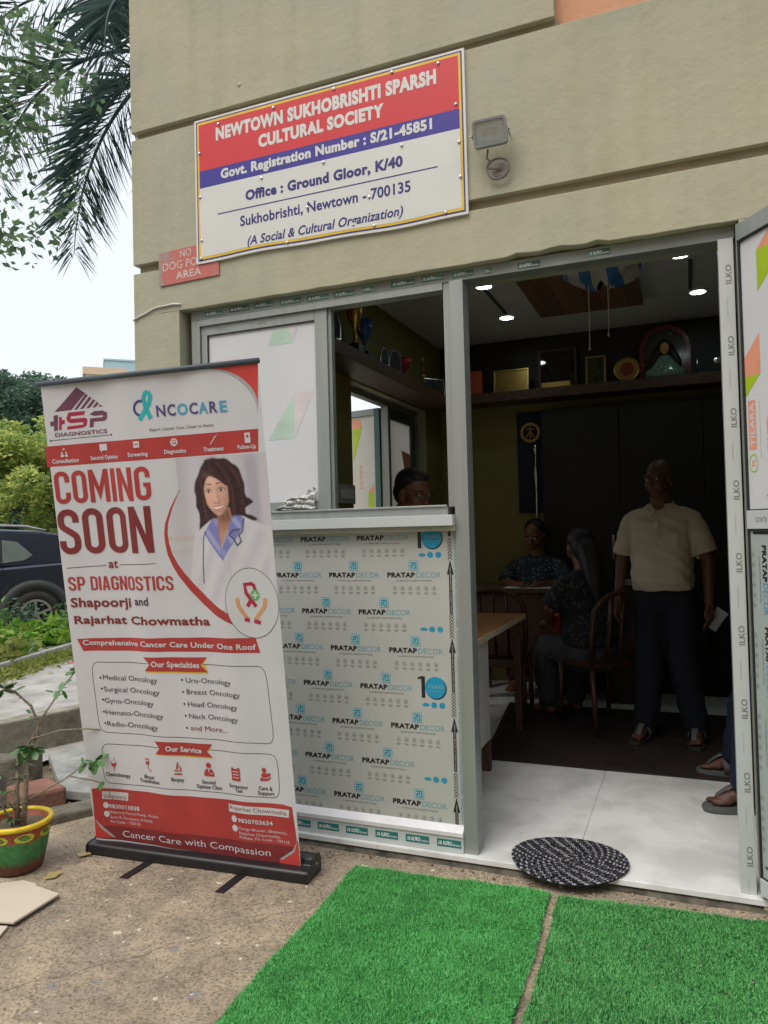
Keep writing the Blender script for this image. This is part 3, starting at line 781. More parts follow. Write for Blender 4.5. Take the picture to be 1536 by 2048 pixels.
BANNER_POLY = [["plum", 1, [[0.1711, 0.0093], [0.0514, 0.0552], [0.135, 0.0542], [0.21, 0.0232]]], ["plum", 1, [[0.2106, 0.0241], [0.1475, 0.0541], [0.1641, 0.0539], [0.221, 0.028]]], ["plum", 1, [[0.2268, 0.0301], [0.1765, 0.0538], [0.1929, 0.0536], [0.2372, 0.034]]], ["plum", 1, [[0.2429, 0.0362], [0.2052, 0.0534], [0.2216, 0.0532], [0.2533, 0.0401]]], ["plum", 1, [[0.259, 0.0422], [0.2339, 0.0531], [0.2501, 0.0529], [0.2694, 0.0461]]], ["plum", 1, [[0.2751, 0.0482], [0.2623, 0.0528], [0.2785, 0.0526], [0.2854, 0.0521]]], ["plum", 1, [[0.0454, 0.0621], [0.0671, 0.0617], [0.0582, 0.0927], [0.0401, 0.0943]]], ["plum", 1, [[0.0258, 0.0742], [0.0557, 0.0735], [0.053, 0.0828], [0.0254, 0.084]]], ["crimson", 1, [[0.0706, 0.0663], [0.0841, 0.0663], [0.0767, 0.0925], [0.0629, 0.0929]]], ["crimson", 1, [[0.0686, 0.073], [0.0966, 0.0726], [0.0942, 0.0812], [0.0661, 0.082]]], ["crimson", 1, [[0.118, 0.0587], [0.2003, 0.0583], [0.192, 0.0662], [0.1276, 0.0668], [0.1202, 0.0703]]], ["crimson", 1, [[0.118, 0.0587], [0.1277, 0.0661], [0.125, 0.076], [0.1089, 0.0769], [0.1044, 0.0703]]], ["crimson", 1, [[0.1091, 0.0763], [0.13, 0.072], [0.1966, 0.0718], [0.2064, 0.0761], [0.202, 0.0807], [0.1236, 0.0807]]], ["crimson", 1, [[0.1875, 0.0769], [0.2064, 0.0761], [0.1983, 0.0885], [0.1801, 0.0894]]], ["crimson", 1, [[0.1983, 0.0885], [0.1794, 0.0919], [0.1003, 0.0934], [0.1062, 0.0865], [0.1773, 0.0854]]], ["plum", 1, [[0.2176, 0.066], [0.2424, 0.0601], [0.2844, 0.0606], [0.3044, 0.0658], [0.3011, 0.0695], [0.2397, 0.0701]]], ["plum", 1, [[0.2828, 0.0665], [0.3044, 0.0658], [0.3015, 0.0768], [0.288, 0.0816], [0.2786, 0.0768]]], ["plum", 1, [[0.288, 0.0816], [0.2156, 0.0818], [0.2177, 0.0743], [0.2809, 0.0737]]], ["plum", 1, [[0.2162, 0.0796], [0.2349, 0.0794], [0.2299, 0.092], [0.2112, 0.0925]]], ["ink", 1, [[0.0187, 0.1124], [0.3133, 0.1098], [0.313, 0.111], [0.0183, 0.1137]]], ["red", 1, [[-0.0131, 0.1244], [0.9776, 0.1206], [0.9707, 0.1629], [-0.0159, 0.1671]]], ["red2", 1, [[0.7965, 0.0009], [0.8231, 0.0029], [0.8489, 0.0059], [0.8734, 0.01], [0.8963, 0.0151], [0.9172, 0.0211], [0.9357, 0.0279], [0.9516, 0.0354], [0.9646, 0.0434], [0.9745, 0.0518], [0.9812, 0.0605], [0.9846, 0.0694], [0.9846, 0.0783], [1, 0]]], ["silver", 1, [[0.7692, 0.0007], [0.7995, 0.003], [0.8287, 0.0066], [0.8565, 0.0116], [0.8824, 0.0178], [0.9059, 0.0251], [0.9268, 0.0334], [0.9447, 0.0426], [0.9593, 0.0525], [0.9703, 0.0629], [0.9777, 0.0737], [0.9814, 0.0847], [0.9812, 0.0957], [0.9846, 0.0783], [0.9846, 0.0694], [0.9812, 0.0605], [0.9745, 0.0518], [0.9646, 0.0434], [0.9516, 0.0354], [0.9357, 0.0279], [0.9172, 0.0211], [0.8963, 0.0151], [0.8734, 0.01], [0.8489, 0.0059], [0.8231, 0.0029], [0.7965, 0.0009]]], ["ink", 1, [[0.0227, 0.3819], [0.2151, 0.3782], [0.2147, 0.3797], [0.0222, 0.3835]]], ["ink", 1, [[0.2796, 0.3776], [0.4613, 0.3752], [0.4609, 0.3767], [0.2792, 0.3791]]], ["red", 1, [[0.0305, 0.5371], [0.8868, 0.5264], [0.9016, 0.5572], [0.054, 0.5643]]], ["gold", 1, [[0.3549, 0.6038], [0.3897, 0.5906], [0.6446, 0.5877], [0.6523, 0.6064], [0.3567, 0.6067]]], ["gold", 1, [[0.6538, 0.5709], [0.633, 0.5868], [0.6209, 0.588]]], ["red", 2, [[0.3523, 0.5738], [0.6522, 0.571], [0.6209, 0.588], [0.6515, 0.6029], [0.3532, 0.6038], [0.3819, 0.5889]]], ["gold", 1, [[0.3622, 0.7885], [0.6346, 0.788], [0.6274, 0.7845], [0.3655, 0.7854]]], ["gold", 1, [[0.639, 0.7565], [0.6205, 0.7723], [0.6124, 0.7726]]], ["red", 2, [[0.3638, 0.7574], [0.6374, 0.7565], [0.61, 0.773], [0.6353, 0.785], [0.361, 0.7863], [0.3853, 0.7725]]], ["red", 1, [[0.0106, 0.8783], [0.0472, 0.876], [0.4691, 0.8764], [0.9422, 0.8713], [0.9825, 0.8749], [0.9989, 1.0038], [0.0018, 0.9948]]], ["maroon", 2, [[0.014, 0.9663], [0.0868, 0.9636], [0.9707, 0.9608], [0.9928, 0.9625], [0.9966, 1.004], [-0.0009, 0.9949]]], ["red2", 3, [[0.0057, 0.9468], [0.0566, 0.9761], [0.0976, 0.9907], [0.0018, 0.9948]]], ["red2", 3, [[0.9961, 0.9443], [0.9606, 0.9751], [0.9045, 0.9927], [0.9024, 1.0039], [0.9989, 1.0038]]], ["silver", 4, [[0.0057, 0.9468], [0.0415, 0.965], [0.1021, 0.9905], [0.0887, 0.9904], [0.0313, 0.9694]]], ["silver", 4, [[0.9946, 0.9443], [0.971, 0.9673], [0.9047, 0.9916], [0.9199, 0.9919], [0.9763, 0.9713]]], ["white", 3, [[0.0614, 0.8833], [0.1941, 0.883], [0.1876, 0.9019], [0.0585, 0.9011]]], ["white", 3, [[0.6907, 0.8827], [0.9687, 0.8816], [0.9641, 0.8983], [0.6887, 0.8998]]]]
BANNER_BOX = [[[0.0825, 0.5892], [0.9178, 0.5846], [0.9289, 0.745], [0.086, 0.747]], [[0.0835, 0.7738], [0.9355, 0.7665], [0.9324, 0.8595], [0.0772, 0.8643]]]
BANNER_ELL = [["ink", 3, 0.0185, 0.1131, 0.0048, 0.002, 0], ["ink", 3, 0.3132, 0.1104, 0.0045, 0.0019, 0], ["navy", 1, 0.4671, 0.0634, 0.0348, 0.0171, 0.66], ["ink", 3, 0.1198, 0.6237, 0.0053, 0.0023, 0], ["ink", 3, 0.1203, 0.6482, 0.0053, 0.0023, 0], ["ink", 3, 0.1199, 0.6727, 0.0053, 0.0023, 0], ["ink", 3, 0.117, 0.7001, 0.0053, 0.0023, 0], ["ink", 3, 0.1172, 0.726, 0.0053, 0.0023, 0], ["ink", 3, 0.5266, 0.6204, 0.0049, 0.0022, 0], ["ink", 3, 0.5256, 0.646, 0.0049, 0.0021, 0], ["ink", 3, 0.5261, 0.6722, 0.0049, 0.0022, 0], ["ink", 3, 0.526, 0.6977, 0.0049, 0.0022, 0], ["ink", 3, 0.5257, 0.724, 0.0049, 0.0022, 0], ["white", 3, 0.8857, 0.4565, 0.115, 0.0708, 0], ["ink", 4, 0.8857, 0.4565, 0.115, 0.0708, 0.985], ["green", 6, 0.9022, 0.4403, 0.0199, 0.0108, 0], ["white", 3, 0.0726, 0.9154, 0.0136, 0.0072, 0], ["white", 3, 0.0717, 0.9359, 0.0136, 0.0072, 0], ["white", 3, 0.711, 0.9143, 0.0127, 0.0075, 0], ["white", 3, 0.7106, 0.935, 0.0128, 0.0075, 0]]
BANNER_STRIP = [["teal", 2, 0.017, [[0.4578, 0.0863], [0.4852, 0.0703], [0.5092, 0.056], [0.5182, 0.0425], [0.509, 0.0329], [0.4938, 0.0353], [0.4854, 0.0457], [0.4925, 0.0645], [0.5108, 0.0853]]], ["crimson", 5, 0.013, [[0.8643, 0.4632], [0.8877, 0.4463], [0.904, 0.4278], [0.8971, 0.4176], [0.8597, 0.4191], [0.8638, 0.436], [0.9029, 0.4633]]], ["white", 7, 0.006, [[0.8889, 0.4402], [0.9155, 0.4403]]], ["white", 7, 0.006, [[0.9036, 0.4335], [0.9009, 0.447]]], ["tan", 5, 0.014, [[0.8229, 0.4461], [0.8269, 0.4632], [0.8478, 0.4786], [0.8607, 0.4888]]], ["tan", 5, 0.014, [[0.9466, 0.4465], [0.9382, 0.4634], [0.9107, 0.4803], [0.8939, 0.4905]]], ["crimson", 6, 0.013, [[0.8472, 0.4888], [0.8692, 0.4912]]], ["crimson", 6, 0.013, [[0.8883, 0.4922], [0.9173, 0.4956]]], ["red2", 2, 0.004, [[0.6056, 0.2288], [0.5713, 0.2544]]]]
BANNER_CRESCENT = [[[0.6055, 0.2284], [0.5555, 0.2644], [0.5251, 0.2941], [0.5156, 0.3143], [0.5155, 0.3348], [0.5217, 0.3585], [0.5399, 0.3813], [0.5632, 0.4021], [0.6098, 0.4333], [0.6595, 0.4591], [0.7143, 0.4807], [0.7615, 0.493], [0.8003, 0.5011]], [[0.6055, 0.2284], [0.5648, 0.2646], [0.5391, 0.2944], [0.532, 0.3146], [0.5343, 0.3351], [0.5435, 0.3557], [0.5624, 0.3754], [0.5882, 0.3951], [0.6352, 0.4231], [0.6851, 0.4469], [0.7355, 0.4664], [0.7825, 0.4787], [0.8148, 0.4848]]]
BAND_ICONS = [[0.0751, 0.1399], [0.2659, 0.1361], [0.431, 0.1346], [0.6024, 0.1345], [0.7835, 0.1347], [0.9308, 0.136]]
SERVICE_ICONS = [[0.1353, 0.8184], [0.3123, 0.8132], [0.4604, 0.8138], [0.611, 0.8122], [0.7409, 0.8142], [0.8746, 0.8102]]
PORTRAIT = {"hair": [[0.7737, 0.1707], [0.8211, 0.1741], [0.8661, 0.1867], [0.8891, 0.207], [0.8943, 0.2313], [0.9007, 0.2496], [0.926, 0.2578], [0.9047, 0.2634], [0.8904, 0.2676], [0.8944, 0.2814], [0.9395, 0.2915], [0.9054, 0.2938], [0.8658, 0.2884], [0.8105, 0.2904], [0.7489, 0.286], [0.7316, 0.3012], [0.68, 0.3112], [0.6916, 0.2911], [0.6801, 0.2628], [0.6771, 0.2348], [0.684, 0.2133], [0.7139, 0.1895], [0.7415, 0.1751]], "face": [[0.7456, 0.2043], [0.7673, 0.2003], [0.8013, 0.2029], [0.8298, 0.2143], [0.8424, 0.236], [0.8394, 0.2573], [0.8171, 0.2751], [0.7877, 0.2837], [0.761, 0.2785], [0.7362, 0.2641], [0.7199, 0.242], [0.717, 0.2234], [0.7266, 0.2114]], "neck": [[0.7717, 0.2772], [0.8259, 0.2661], [0.8345, 0.2909], [0.8054, 0.315], [0.774, 0.3487], [0.7639, 0.3142]], "coat": [[0.7413, 0.289], [0.6959, 0.3037], [0.657, 0.3186], [0.6389, 0.3518], [0.6135, 0.4166], [0.6324, 0.4617], [0.7087, 0.5067], [0.829, 0.5381], [0.9664, 0.5373], [1.0093, 0.3095], [0.9447, 0.2992], [0.8802, 0.2841], [0.8242, 0.2906], [0.7705, 0.3486]], "shirtL": [[0.7448, 0.289], [0.7691, 0.2895], [0.7708, 0.3144], [0.774, 0.3487], [0.7799, 0.3706], [0.7609, 0.361], [0.7243, 0.3354], [0.7002, 0.3162]], "shirtR": [[0.8327, 0.2831], [0.8738, 0.2825], [0.8809, 0.2979], [0.8521, 0.322], [0.797, 0.3552], [0.7764, 0.3706], [0.7775, 0.3487], [0.8088, 0.315]], "steth": [[0.8827, 0.2888], [0.873, 0.3131], [0.8555, 0.322], [0.8633, 0.3345], [0.8446, 0.3419], [0.8303, 0.3278], [0.8144, 0.3213], [0.8301, 0.3123], [0.8614, 0.3098]], "steth2": [[0.7079, 0.3133], [0.6946, 0.3256], [0.6866, 0.3525], [0.6794, 0.3789], [0.6746, 0.417]], "eyeL": [[0.7406, 0.2339]], "eyeR": [[0.7966, 0.2317]], "browL": [[0.7236, 0.2252], [0.7416, 0.2226], [0.7585, 0.2252]], "browR": [[0.7796, 0.2236], [0.7976, 0.2204], [0.8173, 0.2246]], "nose": [[0.7624, 0.2493], [0.77, 0.2525], [0.7831, 0.2498]], "mouth": [[0.7474, 0.2606], [0.7699, 0.2695], [0.7975, 0.2599]], "smile": [[0.7527, 0.262], [0.7707, 0.2655], [0.7932, 0.2611]]}
SIGN_TEXT = [["NEWTOWN SUKHOBRISHTI SPARSH", -1.146, -0.058, 3.28, 0.067, "white", 0.03], ["CULTURAL SOCIETY", -0.916, -0.295, 3.196, 0.063, "white", 0.03], ["Govt. Registration Number : S/21-45851", -1.123, -0.081, 3.094, 0.049, "white", 0.025], ["Office : Ground Gloor, K/40", -0.991, -0.215, 2.965, 0.051, "navy", 0.025], ["Sukhobrishti, Newtown - 700135", -1.022, -0.183, 2.851, 0.051, "navy", 0.012], ["(A Social & Cultural Organization)", -0.985, -0.219, 2.757, 0.044, "navy", 0.01]]

# ------------------------------------------------------------------ society name board
M_SRED = mat('sign_red', (0.58, 0.028, 0.035), 0.35, var=0.04, spec=0.5)
M_SBLUE = mat('sign_blue', (0.04, 0.028, 0.27), 0.35, var=0.05, spec=0.5)
M_SWHITE = mat('sign_white', (0.62, 0.63, 0.60), 0.35, var=0.03, spec=0.5)
M_SYEL = mat('sign_yellow', (0.70, 0.46, 0.03), 0.4)
M_SNAVY = mat('sign_navy', (0.035, 0.03, 0.17), 0.4)
sg = thing('name_board', 'large printed society name board in red, blue and white above the window', 'sign')
def sag(x):           # the flex face is not perfectly straight along its lower edge
    return 0.006 * math.sin((x + 1.26) * 4.6) - 0.002 * math.sin((x + 1.26) * 14)
def sface(name, x0, x1, z0, z1, y, m, lower=False):
    b = B(); n = 30
    for i in range(n + 1):
        x = x0 + (x1 - x0) * i / n
        b.v += [(x, y, z0 + (sag(x) if lower else 0)), (x, y, z1)]
    for i in range(n):
        b.f.append((2 * i, 2 * i + 2, 2 * i + 3, 2 * i + 1)); b.m.append(0)
    return b.build(name, m, sg, fixn=False)
X0, X1, Z0, Z1 = -1.262, 0.057, 2.721, 3.394
b = B(); n = 30
for i in range(n + 1):
    x = X0 - 0.006 + (X1 - X0 + 0.012) * i / n
    zl = Z0 - 0.008 + sag(x)
    b.v += [(x, -0.013, zl), (x, -0.013, Z1 + 0.006), (x, -0.001, Z1 + 0.006), (x, -0.001, zl)]
for i in range(n):
    for k in range(4):
        b.f.append((i * 4 + k, (i + 1) * 4 + k, (i + 1) * 4 + (k + 1) % 4, i * 4 + (k + 1) % 4)); b.m.append(0)
b.f += [(0, 1, 2, 3), tuple(n * 4 + k for k in (0, 1, 2, 3))]; b.m += [0, 0]
b.build('backing', M_SWHITE, sg)
sface('border', X0 + 0.004, X1 - 0.004, Z0 + 0.003, Z1 - 0.003, -0.0135, M_SNAVY, True)
sface('border', X0 + 0.010, X1 - 0.010, Z0 + 0.010, Z1 - 0.009, -0.0140, M_SYEL, True)
sface('lower_field', X0 + 0.020, X1 - 0.020, Z0 + 0.021, 3.070, -0.0145, M_SWHITE, True)
sface('number_stripe', X0 + 0.020, X1 - 0.020, 3.070, 3.152, -0.0145, M_SBLUE)
sface('name_field', X0 + 0.020, X1 - 0.020, 3.1525, Z1 - 0.020, -0.0145, M_SRED)
B().box(-1.145, -0.062, -0.0151, -0.0146, 2.929, 2.934).build('rule', M_SNAVY, sg)
for s, x0, x1, z, cap, colr, bold in SIGN_TEXT:
    v, f = text2d(s, bold * 1.9, s.startswith('(A'))
    P_ = [(x0 + (x1 - x0) * p[0], -0.0152, z + cap * p[1]) for p in v]
    fs = sorted(f, key=lambda q: min(P_[i][0] for i in q)); groups = []; hi = -99       # one object for each word
    for q in fs:
        lo_ = min(P_[i][0] for i in q)
        if lo_ > hi + cap * 0.17: groups.append([])
        groups[-1].append(q); hi = max(hi, max(P_[i][0] for i in q))
    for g in groups:
        used = sorted({i for q in g for i in q}); idx = {i: k for k, i in enumerate(used)}
        B().add([P_[i] for i in used], [tuple(idx[i] for i in q) for q in g]).build('lettering', {'white': M_SWHITE, 'navy': M_SNAVY}[colr], sg, fixn=False)
SCREWS = [(-1.132, 3.356), (-0.834, 3.363), (-0.529, 3.374), (-0.254, 3.378), (-0.048, 3.362), (0.023, 3.173), (0.032, 3.014), (0.035, 2.869), (-0.033, 2.733), (-0.352, 2.735), (-0.779, 2.735), (-1.243, 2.736), (-1.236, 2.821), (-1.241, 3.029), (-1.24, 3.239), (-0.904, 3.053), (-0.587, 3.059), (-0.218, 3.054), (-0.373, 2.863), (-0.671, 2.874)]
scm = None
for x, z in SCREWS:
    if scm is None:
        o = B().ell((0, 0, 0), (0.0075, 0.004, 0.0075), 8, 6).build('screw', M_STEEL, sg, smooth=True); scm = o
    else:
        o = scm.copy(); COL.objects.link(o)
    o.location = (x, -0.0165, z)

# ------------------------------------------------------------------ small worn plate partly behind the board
def worn_red():
    m, nt, p = nmat('worn_red_plate'); L = nt.links; N = nt.nodes.new
    tc = N('ShaderNodeTexCoord'); n = N('ShaderNodeTexNoise'); n.inputs['Scale'].default_value = 9; n.inputs['Detail'].default_value = 6
    L.new(tc.outputs['Object'], n.inputs['Vector'])
    sx = N('ShaderNodeSeparateXYZ'); L.new(tc.outputs['Object'], sx.inputs[0])
    ad = N('ShaderNodeMath'); ad.operation = 'MULTIPLY_ADD'; ad.inputs[1].default_value = -1.6; ad.inputs[2].default_value = 0.34; 
    ab = N('ShaderNodeMath'); ab.operation = 'ABSOLUTE'; L.new(sx.outputs[0], ab.inputs[0]); L.new(ab.outputs[0], ad.inputs[0])
    s2 = N('ShaderNodeMath'); s2.operation = 'ADD'; L.new(ad.outputs[0], s2.inputs[0]); L.new(n.outputs[0], s2.inputs[1])
    r = N('ShaderNodeValToRGB'); e = r.color_ramp.elements
    e[0].position = 0.52; e[0].color = (0.30, 0.25, 0.22, 1); e[1].position = 0.62; e[1].color = (0.47, 0.13, 0.11, 1)
    L.new(s2.outputs[0], r.inputs[0]); L.new(r.outputs[0], p.inputs['Base Color']); p.inputs['Roughness'].default_value = 0.55
    return m
nd = thing('notice_plate', 'worn red notice plate, partly hidden behind the name board corner', 'sign', loc=(-1.322, -0.003, 2.727), rz=0)
nd.rotation_euler = (0, R(-1.2), 0)
B().box(-0.172, 0.172, -0.004, 0.0, -0.082, 0.082).build('plate', worn_red(), nd, bevel=0.001)
b = B()
fz = lambda x, z: (x, -0.0047, z)
put_text(b, 'NO', -0.045, 0.02, 0.040, 0.036, fz, 0, 0.0); put_text(b, 'DOG POTTY', -0.148, 0.15, -0.012, 0.040, fz, 0, 0.0); put_text(b, 'AREA', -0.072, 0.072, -0.063, 0.037, fz, 0, 0.01)
b.build('lettering', mat('faded_white', (0.58, 0.50, 0.46), 0.6, var=0.2, scale=30), nd, fixn=False)

# ------------------------------------------------------------------ flood light with its cable
fl_ = thing('flood_light', 'small grey square flood light fixed to the wall beside the name board', 'light', loc=(0.176, -0.072, 2.992))
fl_.rotation_euler = (R(10), R(-3), R(6)); fl_.scale = (0.86, 0.86, 0.86)
b = B()
def rr2(w, h, r, k=4):
    out = []
    for cx, cz, a0 in ((w - r, h - r, 0), (-w + r, h - r, 90), (-w + r, -h + r, 180), (w - r, -h + r, 270)):
        for i in range(k + 1):
            a = R(a0 + 90 * i / k); out.append((cx + r * math.cos(a), cz + r * math.sin(a)))
    return out
o_, i_ = rr2(0.078, 0.060, 0.016), rr2(0.067, 0.049, 0.010)
n = len(o_)
vs = [(x, -0.018, z) for x, z in o_] + [(x, 0.014, z) for x, z in o_] + [(x, -0.018, z) for x, z in i_] + [(x, -0.006, z) for x, z in i_]
fs = [(i, (i + 1) % n, n + (i + 1) % n, n + i) for i in range(n)] + [(i, (i + 1) % n, 2 * n + (i + 1) % n, 2 * n + i) for i in range(n)] + [(2 * n + i, 2 * n + (i + 1) % n, 3 * n + (i + 1) % n, 3 * n + i) for i in range(n)] + [tuple(range(n, 2 * n))]
b.add(vs, fs); b.build('housing', mat('grey_casting', (0.22, 0.23, 0.235), 0.5), fl_)
B().prism([(x * 0.995, z * 0.995) for x, z in i_], -0.012, -0.0065).build('reflector', mat('reflector', (0.50, 0.50, 0.48), 0.4, 0.1), fl_)
B().prism([(x * 0.99, z * 0.99) for x, z in i_], -0.0165, -0.0145).build('lens', glassmat('lamp_glass', (0.88, 0.9, 0.9), 0.05, 0.14), fl_)
B().box(-0.034, 0.034, -0.0132, -0.0121, -0.012, 0.016).build('led_board', mat('led_board', (0.42, 0.37, 0.29), 0.5), fl_)
b = B()
for s in (-1, 1):
    b.box(s * 0.083 - 0.0015, s * 0.083 + 0.0015, -0.006, 0.080, -0.008, 0.008)
b.box(-0.0845, 0.0845, 0.078, 0.081, -0.010, 0.010)
b.build('bracket', M_ALU_D, fl_)
for s in (-1, 1): B().ell((s * 0.088, 0, 0), (0.005, 0.006, 0.006), 8, 6).build('screw', M_STEEL, fl_, smooth=True)
pts = [(0.158, -0.04, 2.945), (0.15, -0.03, 2.915)] + [(0.192 + 0.044 * math.cos(a) * (1 + 0.06 * math.sin(3 * a)), -0.022 - 0.004 * math.sin(a * 2.2), 2.868 + 0.042 * math.sin(a)) for a in np.linspace(2.3, 2.3 + 4.2 * PI, 46)] + [(0.20, -0.008, 2.868), (0.206, 0.004, 2.866)]
b = B(); b.tube(pts, 0.0042, 6); cab = b.build('cable', mat('dusty_cable', (0.20, 0.185, 0.15), 0.7), None, smooth=True)
tag(cab, 'coiled dusty cable below the flood light', 'cable')
B().lathe([(0.036, 0.0), (0.03, 0.004), (0.0, 0.005)], 14, (0.2, 0, 2.868), M=Matrix.Rotation(R(90), 3, 'X')).build('cement_patch', mat('cement_patch', (0.29, 0.265, 0.22), 0.9, bump=0.9, bscale=50), bld)

# wire stapled across the pier
pts = [(-1.656 + 0.285 * t_ , -0.006, 2.497 + 0.05 * math.sin(min(1, t_ * 1.4) * PI / 2) - 0.012 * max(0, t_ - 0.6) + 0.002 * math.sin(t_ * 17)) for t_ in np.linspace(0, 1, 16)]
b = B(); b.tube(pts, 0.0045, 6); tag(b.build('wall_wire', mat('white_wire', (0.62, 0.63, 0.6), 0.6), None, smooth=True), 'thin white wire run across the wall pier below the worn plate', 'wire')

# ------------------------------------------------------------------ door leaf, swung outward
dr = thing('aluminium_door', 'open aluminium door leaf with printed white upper sheet and grey film covered lower panel', 'door', loc=(1.042, 0.0, 0), rz=math.atan2(-0.825, 0.565))
def dbox(name, s0, s1, z0, z1, m=M_ALU, y0=0.0, y1=0.042, bevel=0.0015):
    return B().box(s0, s1, y0, y1, z0, z1).build(name, m, dr, bevel=bevel)
dbox('stile', 0.0, 0.004, 0.118, 2.495, M_ALU_D); dbox('stile', 0.885, 0.945, 0.118, 2.495)
dt = dbox('rail', 0.0045, 0.8845, 2.435, 2.495); dm = dbox('rail', 0.0045, 0.8845, 1.402, 1.467, M_FILM); db_ = dbox('rail', 0.0045, 0.8845, 0.118, 0.176, M_FILM)
up = dbox('upper_sheet', 0.0045, 0.8845, 1.4675, 2.4345, M_FILMW, 0.012, 0.03, 0); lo = dbox('lower_panel', 0.0045, 0.8845, 0.1765, 1.4015, mat('teal_grey_film', (0.37, 0.42, 0.40), 0.32, var=0.06), 0.010, 0.03, 0)
for z0, z1 in ((1.4675, 2.4345), (0.1765, 1.4015)):
    b = B(); b.box(0.0045, 0.0095, 0.004, 0.0115, z0, z1); b.box(0.0097, 0.884, 0.004, 0.0115, z1 - 0.006, z1); b.box(0.0097, 0.884, 0.004, 0.0115, z0, z0 + 0.004)
    b.build('gasket', M_RUBBER, dr)
M_OR, M_LIME = mat('orange_print', (0.72, 0.30, 0.19), 0.4), mat('lime_print', (0.36, 0.50, 0.02), 0.4)
def rot_text(b, s, s_base, z0, z1, cap, y, mi, bold=0.0, down=False):
    v, f = text2d(s, bold)
    if down: b.add([(s_base + cap * p[1], y, z0 + (z1 - z0) * p[0]) for p in v], f, mi)
    else: b.add([(s_base - cap * p[1], y, z0 + (z1 - z0) * p[0]) for p in v], f, mi)
def tilara(b, ox, oz, y):
    f = lambda s, z: (s + ox, y, z + oz)
    for mi, pts in ((0, [(.10, 2.372), (.185, 2.372), (.185, 2.435), (.175, 2.435)]), (1, [(.10, 2.372), (.185, 2.372), (.185, 2.30), (.10, 2.229)]), (0, [(.022, 2.010), (.10, 2.084), (.10, 1.942), (.022, 1.942)]), (1, [(.022, 1.942), (.10, 1.942), (.022, 1.872)]), (0, [(.105, 1.515), (.185, 1.515), (.185, 1.585)]), (0, [(.30, 1.9), (.38, 1.97), (.38, 1.83), (.30, 1.83)]), (1, [(.30, 1.83), (.38, 1.83), (.30, 1.76)]), (0, [(.45, 2.2), (.53, 2.27), (.53, 2.13), (.45, 2.13)]), (1, [(.45, 2.13), (.53, 2.13), (.45, 2.06)])):
        b.add([f(*p) for p in pts], [tuple(range(len(pts)))], mi)
    b.add([f(*p) for p in ((.032, 1.682), (.068, 1.682), (.068, 1.855), (.032, 1.855))], [(0, 1, 2, 3)], 0)
    rot_text(b, 'TILARA', .062 + ox, 1.692 + oz, 1.846 + oz, .024, y - 0.0006, 2, 0.03)
    n = 20
    ring = [(.050 + .023 * math.cos(2 * PI * i / n), 1.634 + .033 * math.sin(2 * PI * i / n)) for i in range(n)]
    inn = [(.050 + .019 * math.cos(2 * PI * i / n), 1.634 + .028 * math.sin(2 * PI * i / n)) for i in range(n)]
    b.add([f(*p) for p in ring + inn], [(i, (i + 1) % n, n + (i + 1) % n, n + i) for i in range(n)], 1)
    rot_text(b, 'TL', .060 + ox, 1.618 + oz, 1.65 + oz, .02, y, 0, 0.04)
    b.add([f(*p) for p in ((.088, 1.65), (.0895, 1.65), (.0895, 1.855), (.088, 1.855))], [(0, 1, 2, 3)], 1)
    rot_text(b, 'UPVC SHEET', .128 + ox, 1.665 + oz, 1.79 + oz, .008, y, 0, 0.02)
b = B(); tilara(b, -0.012, 0.0, 0.0112); b.build('printed_pattern', [M_OR, M_LIME, M_FILMW], up, fixn=False)
# rotated trade marks on the lower film
first = None
rotme = None
for col in range(5):
    for k in range(4):
        if first is None:
            t = B(); t.f, t.m = LOGO.f, LOGO.m
            t.v = [(z, y, -x) for (x, y, z) in LOGO.v]
            o = t.build('printed_logo', [M_BLACKINK, mat('blue_ink', (0.05, 0.25, 0.46), 0.4), M_GREYINK, M_CYAN, MATS['pale_cyan_ink']], lo, fixn=False); first = o
        else:
            o = first.copy(); COL.objects.link(o)
        o.location = (0.064 + col * 0.162, 0.010, 1.224 - k * 0.284 + (0.142 if col % 2 else 0) - (0.142 if col % 2 and k == 0 and False else 0))
        if o.location.z > 1.27: o.location.z -= 0.284 * 4; 
        if o.location.z < 0.30: o.hide_render = False; o.location.z = 0.355 if col % 2 == 0 else 0.31
b = B()
for s0 in (0.024, 0.33, 0.63):
    b.add([(s0, 0.0092, 1.383), (s0 + 0.14, 0.0092, 1.383), (s0 + 0.14, 0.0092, 1.372), (s0 + 0.2, 0.0092, 1.388), (s0 + 0.14, 0.0092, 1.404 - 0.006), (s0 + 0.14, 0.0092, 1.394), (s0, 0.0092, 1.394)], [(0, 1, 5, 6), (2, 3, 4)], 0)
    b.add([(s0, 0.0092, 0.215), (s0 + 0.26, 0.0092, 0.215), (s0 + 0.26, 0.0092, 0.226), (s0, 0.0092, 0.226)], [(0, 1, 2, 3)], 1)
b.build('printed_arrows', [M_BLACKINK, mat('bottle_green', (0.02, 0.10, 0.085), 0.4)], lo, fixn=False)
for par, z in ((dm, 1.425), (db_, 0.137)):
    b = B()
    for k in range(5):
        v, f = text2d('ILKO', 0.02)
        b.add([(0.105 - 0.055 * p[0] + k * 0.19, -0.0006, z + 0.018 * (1 - p[1])) for p in v], f)
    b.build('printed_tape', M_GREYINK, par, fixn=False)
# maker's tape up the fixed jamb
for k in range(9):
    b = B()
    z = 2.33 - k * 0.262
    rot_text(b, 'ILKO', 1.027, z - 0.035, z + 0.035, 0.021, 0.0274, 0, 0.02)
    rot_text(b, 'Aluminium System', 1.012, z - 0.155, z - 0.085, 0.006, 0.0274, 1, 0.0)
    b.build('printed_tape', [M_GREYINK, mat('pale_grey_ink', (0.42, 0.43, 0.43), 0.5)], jr, fixn=False)

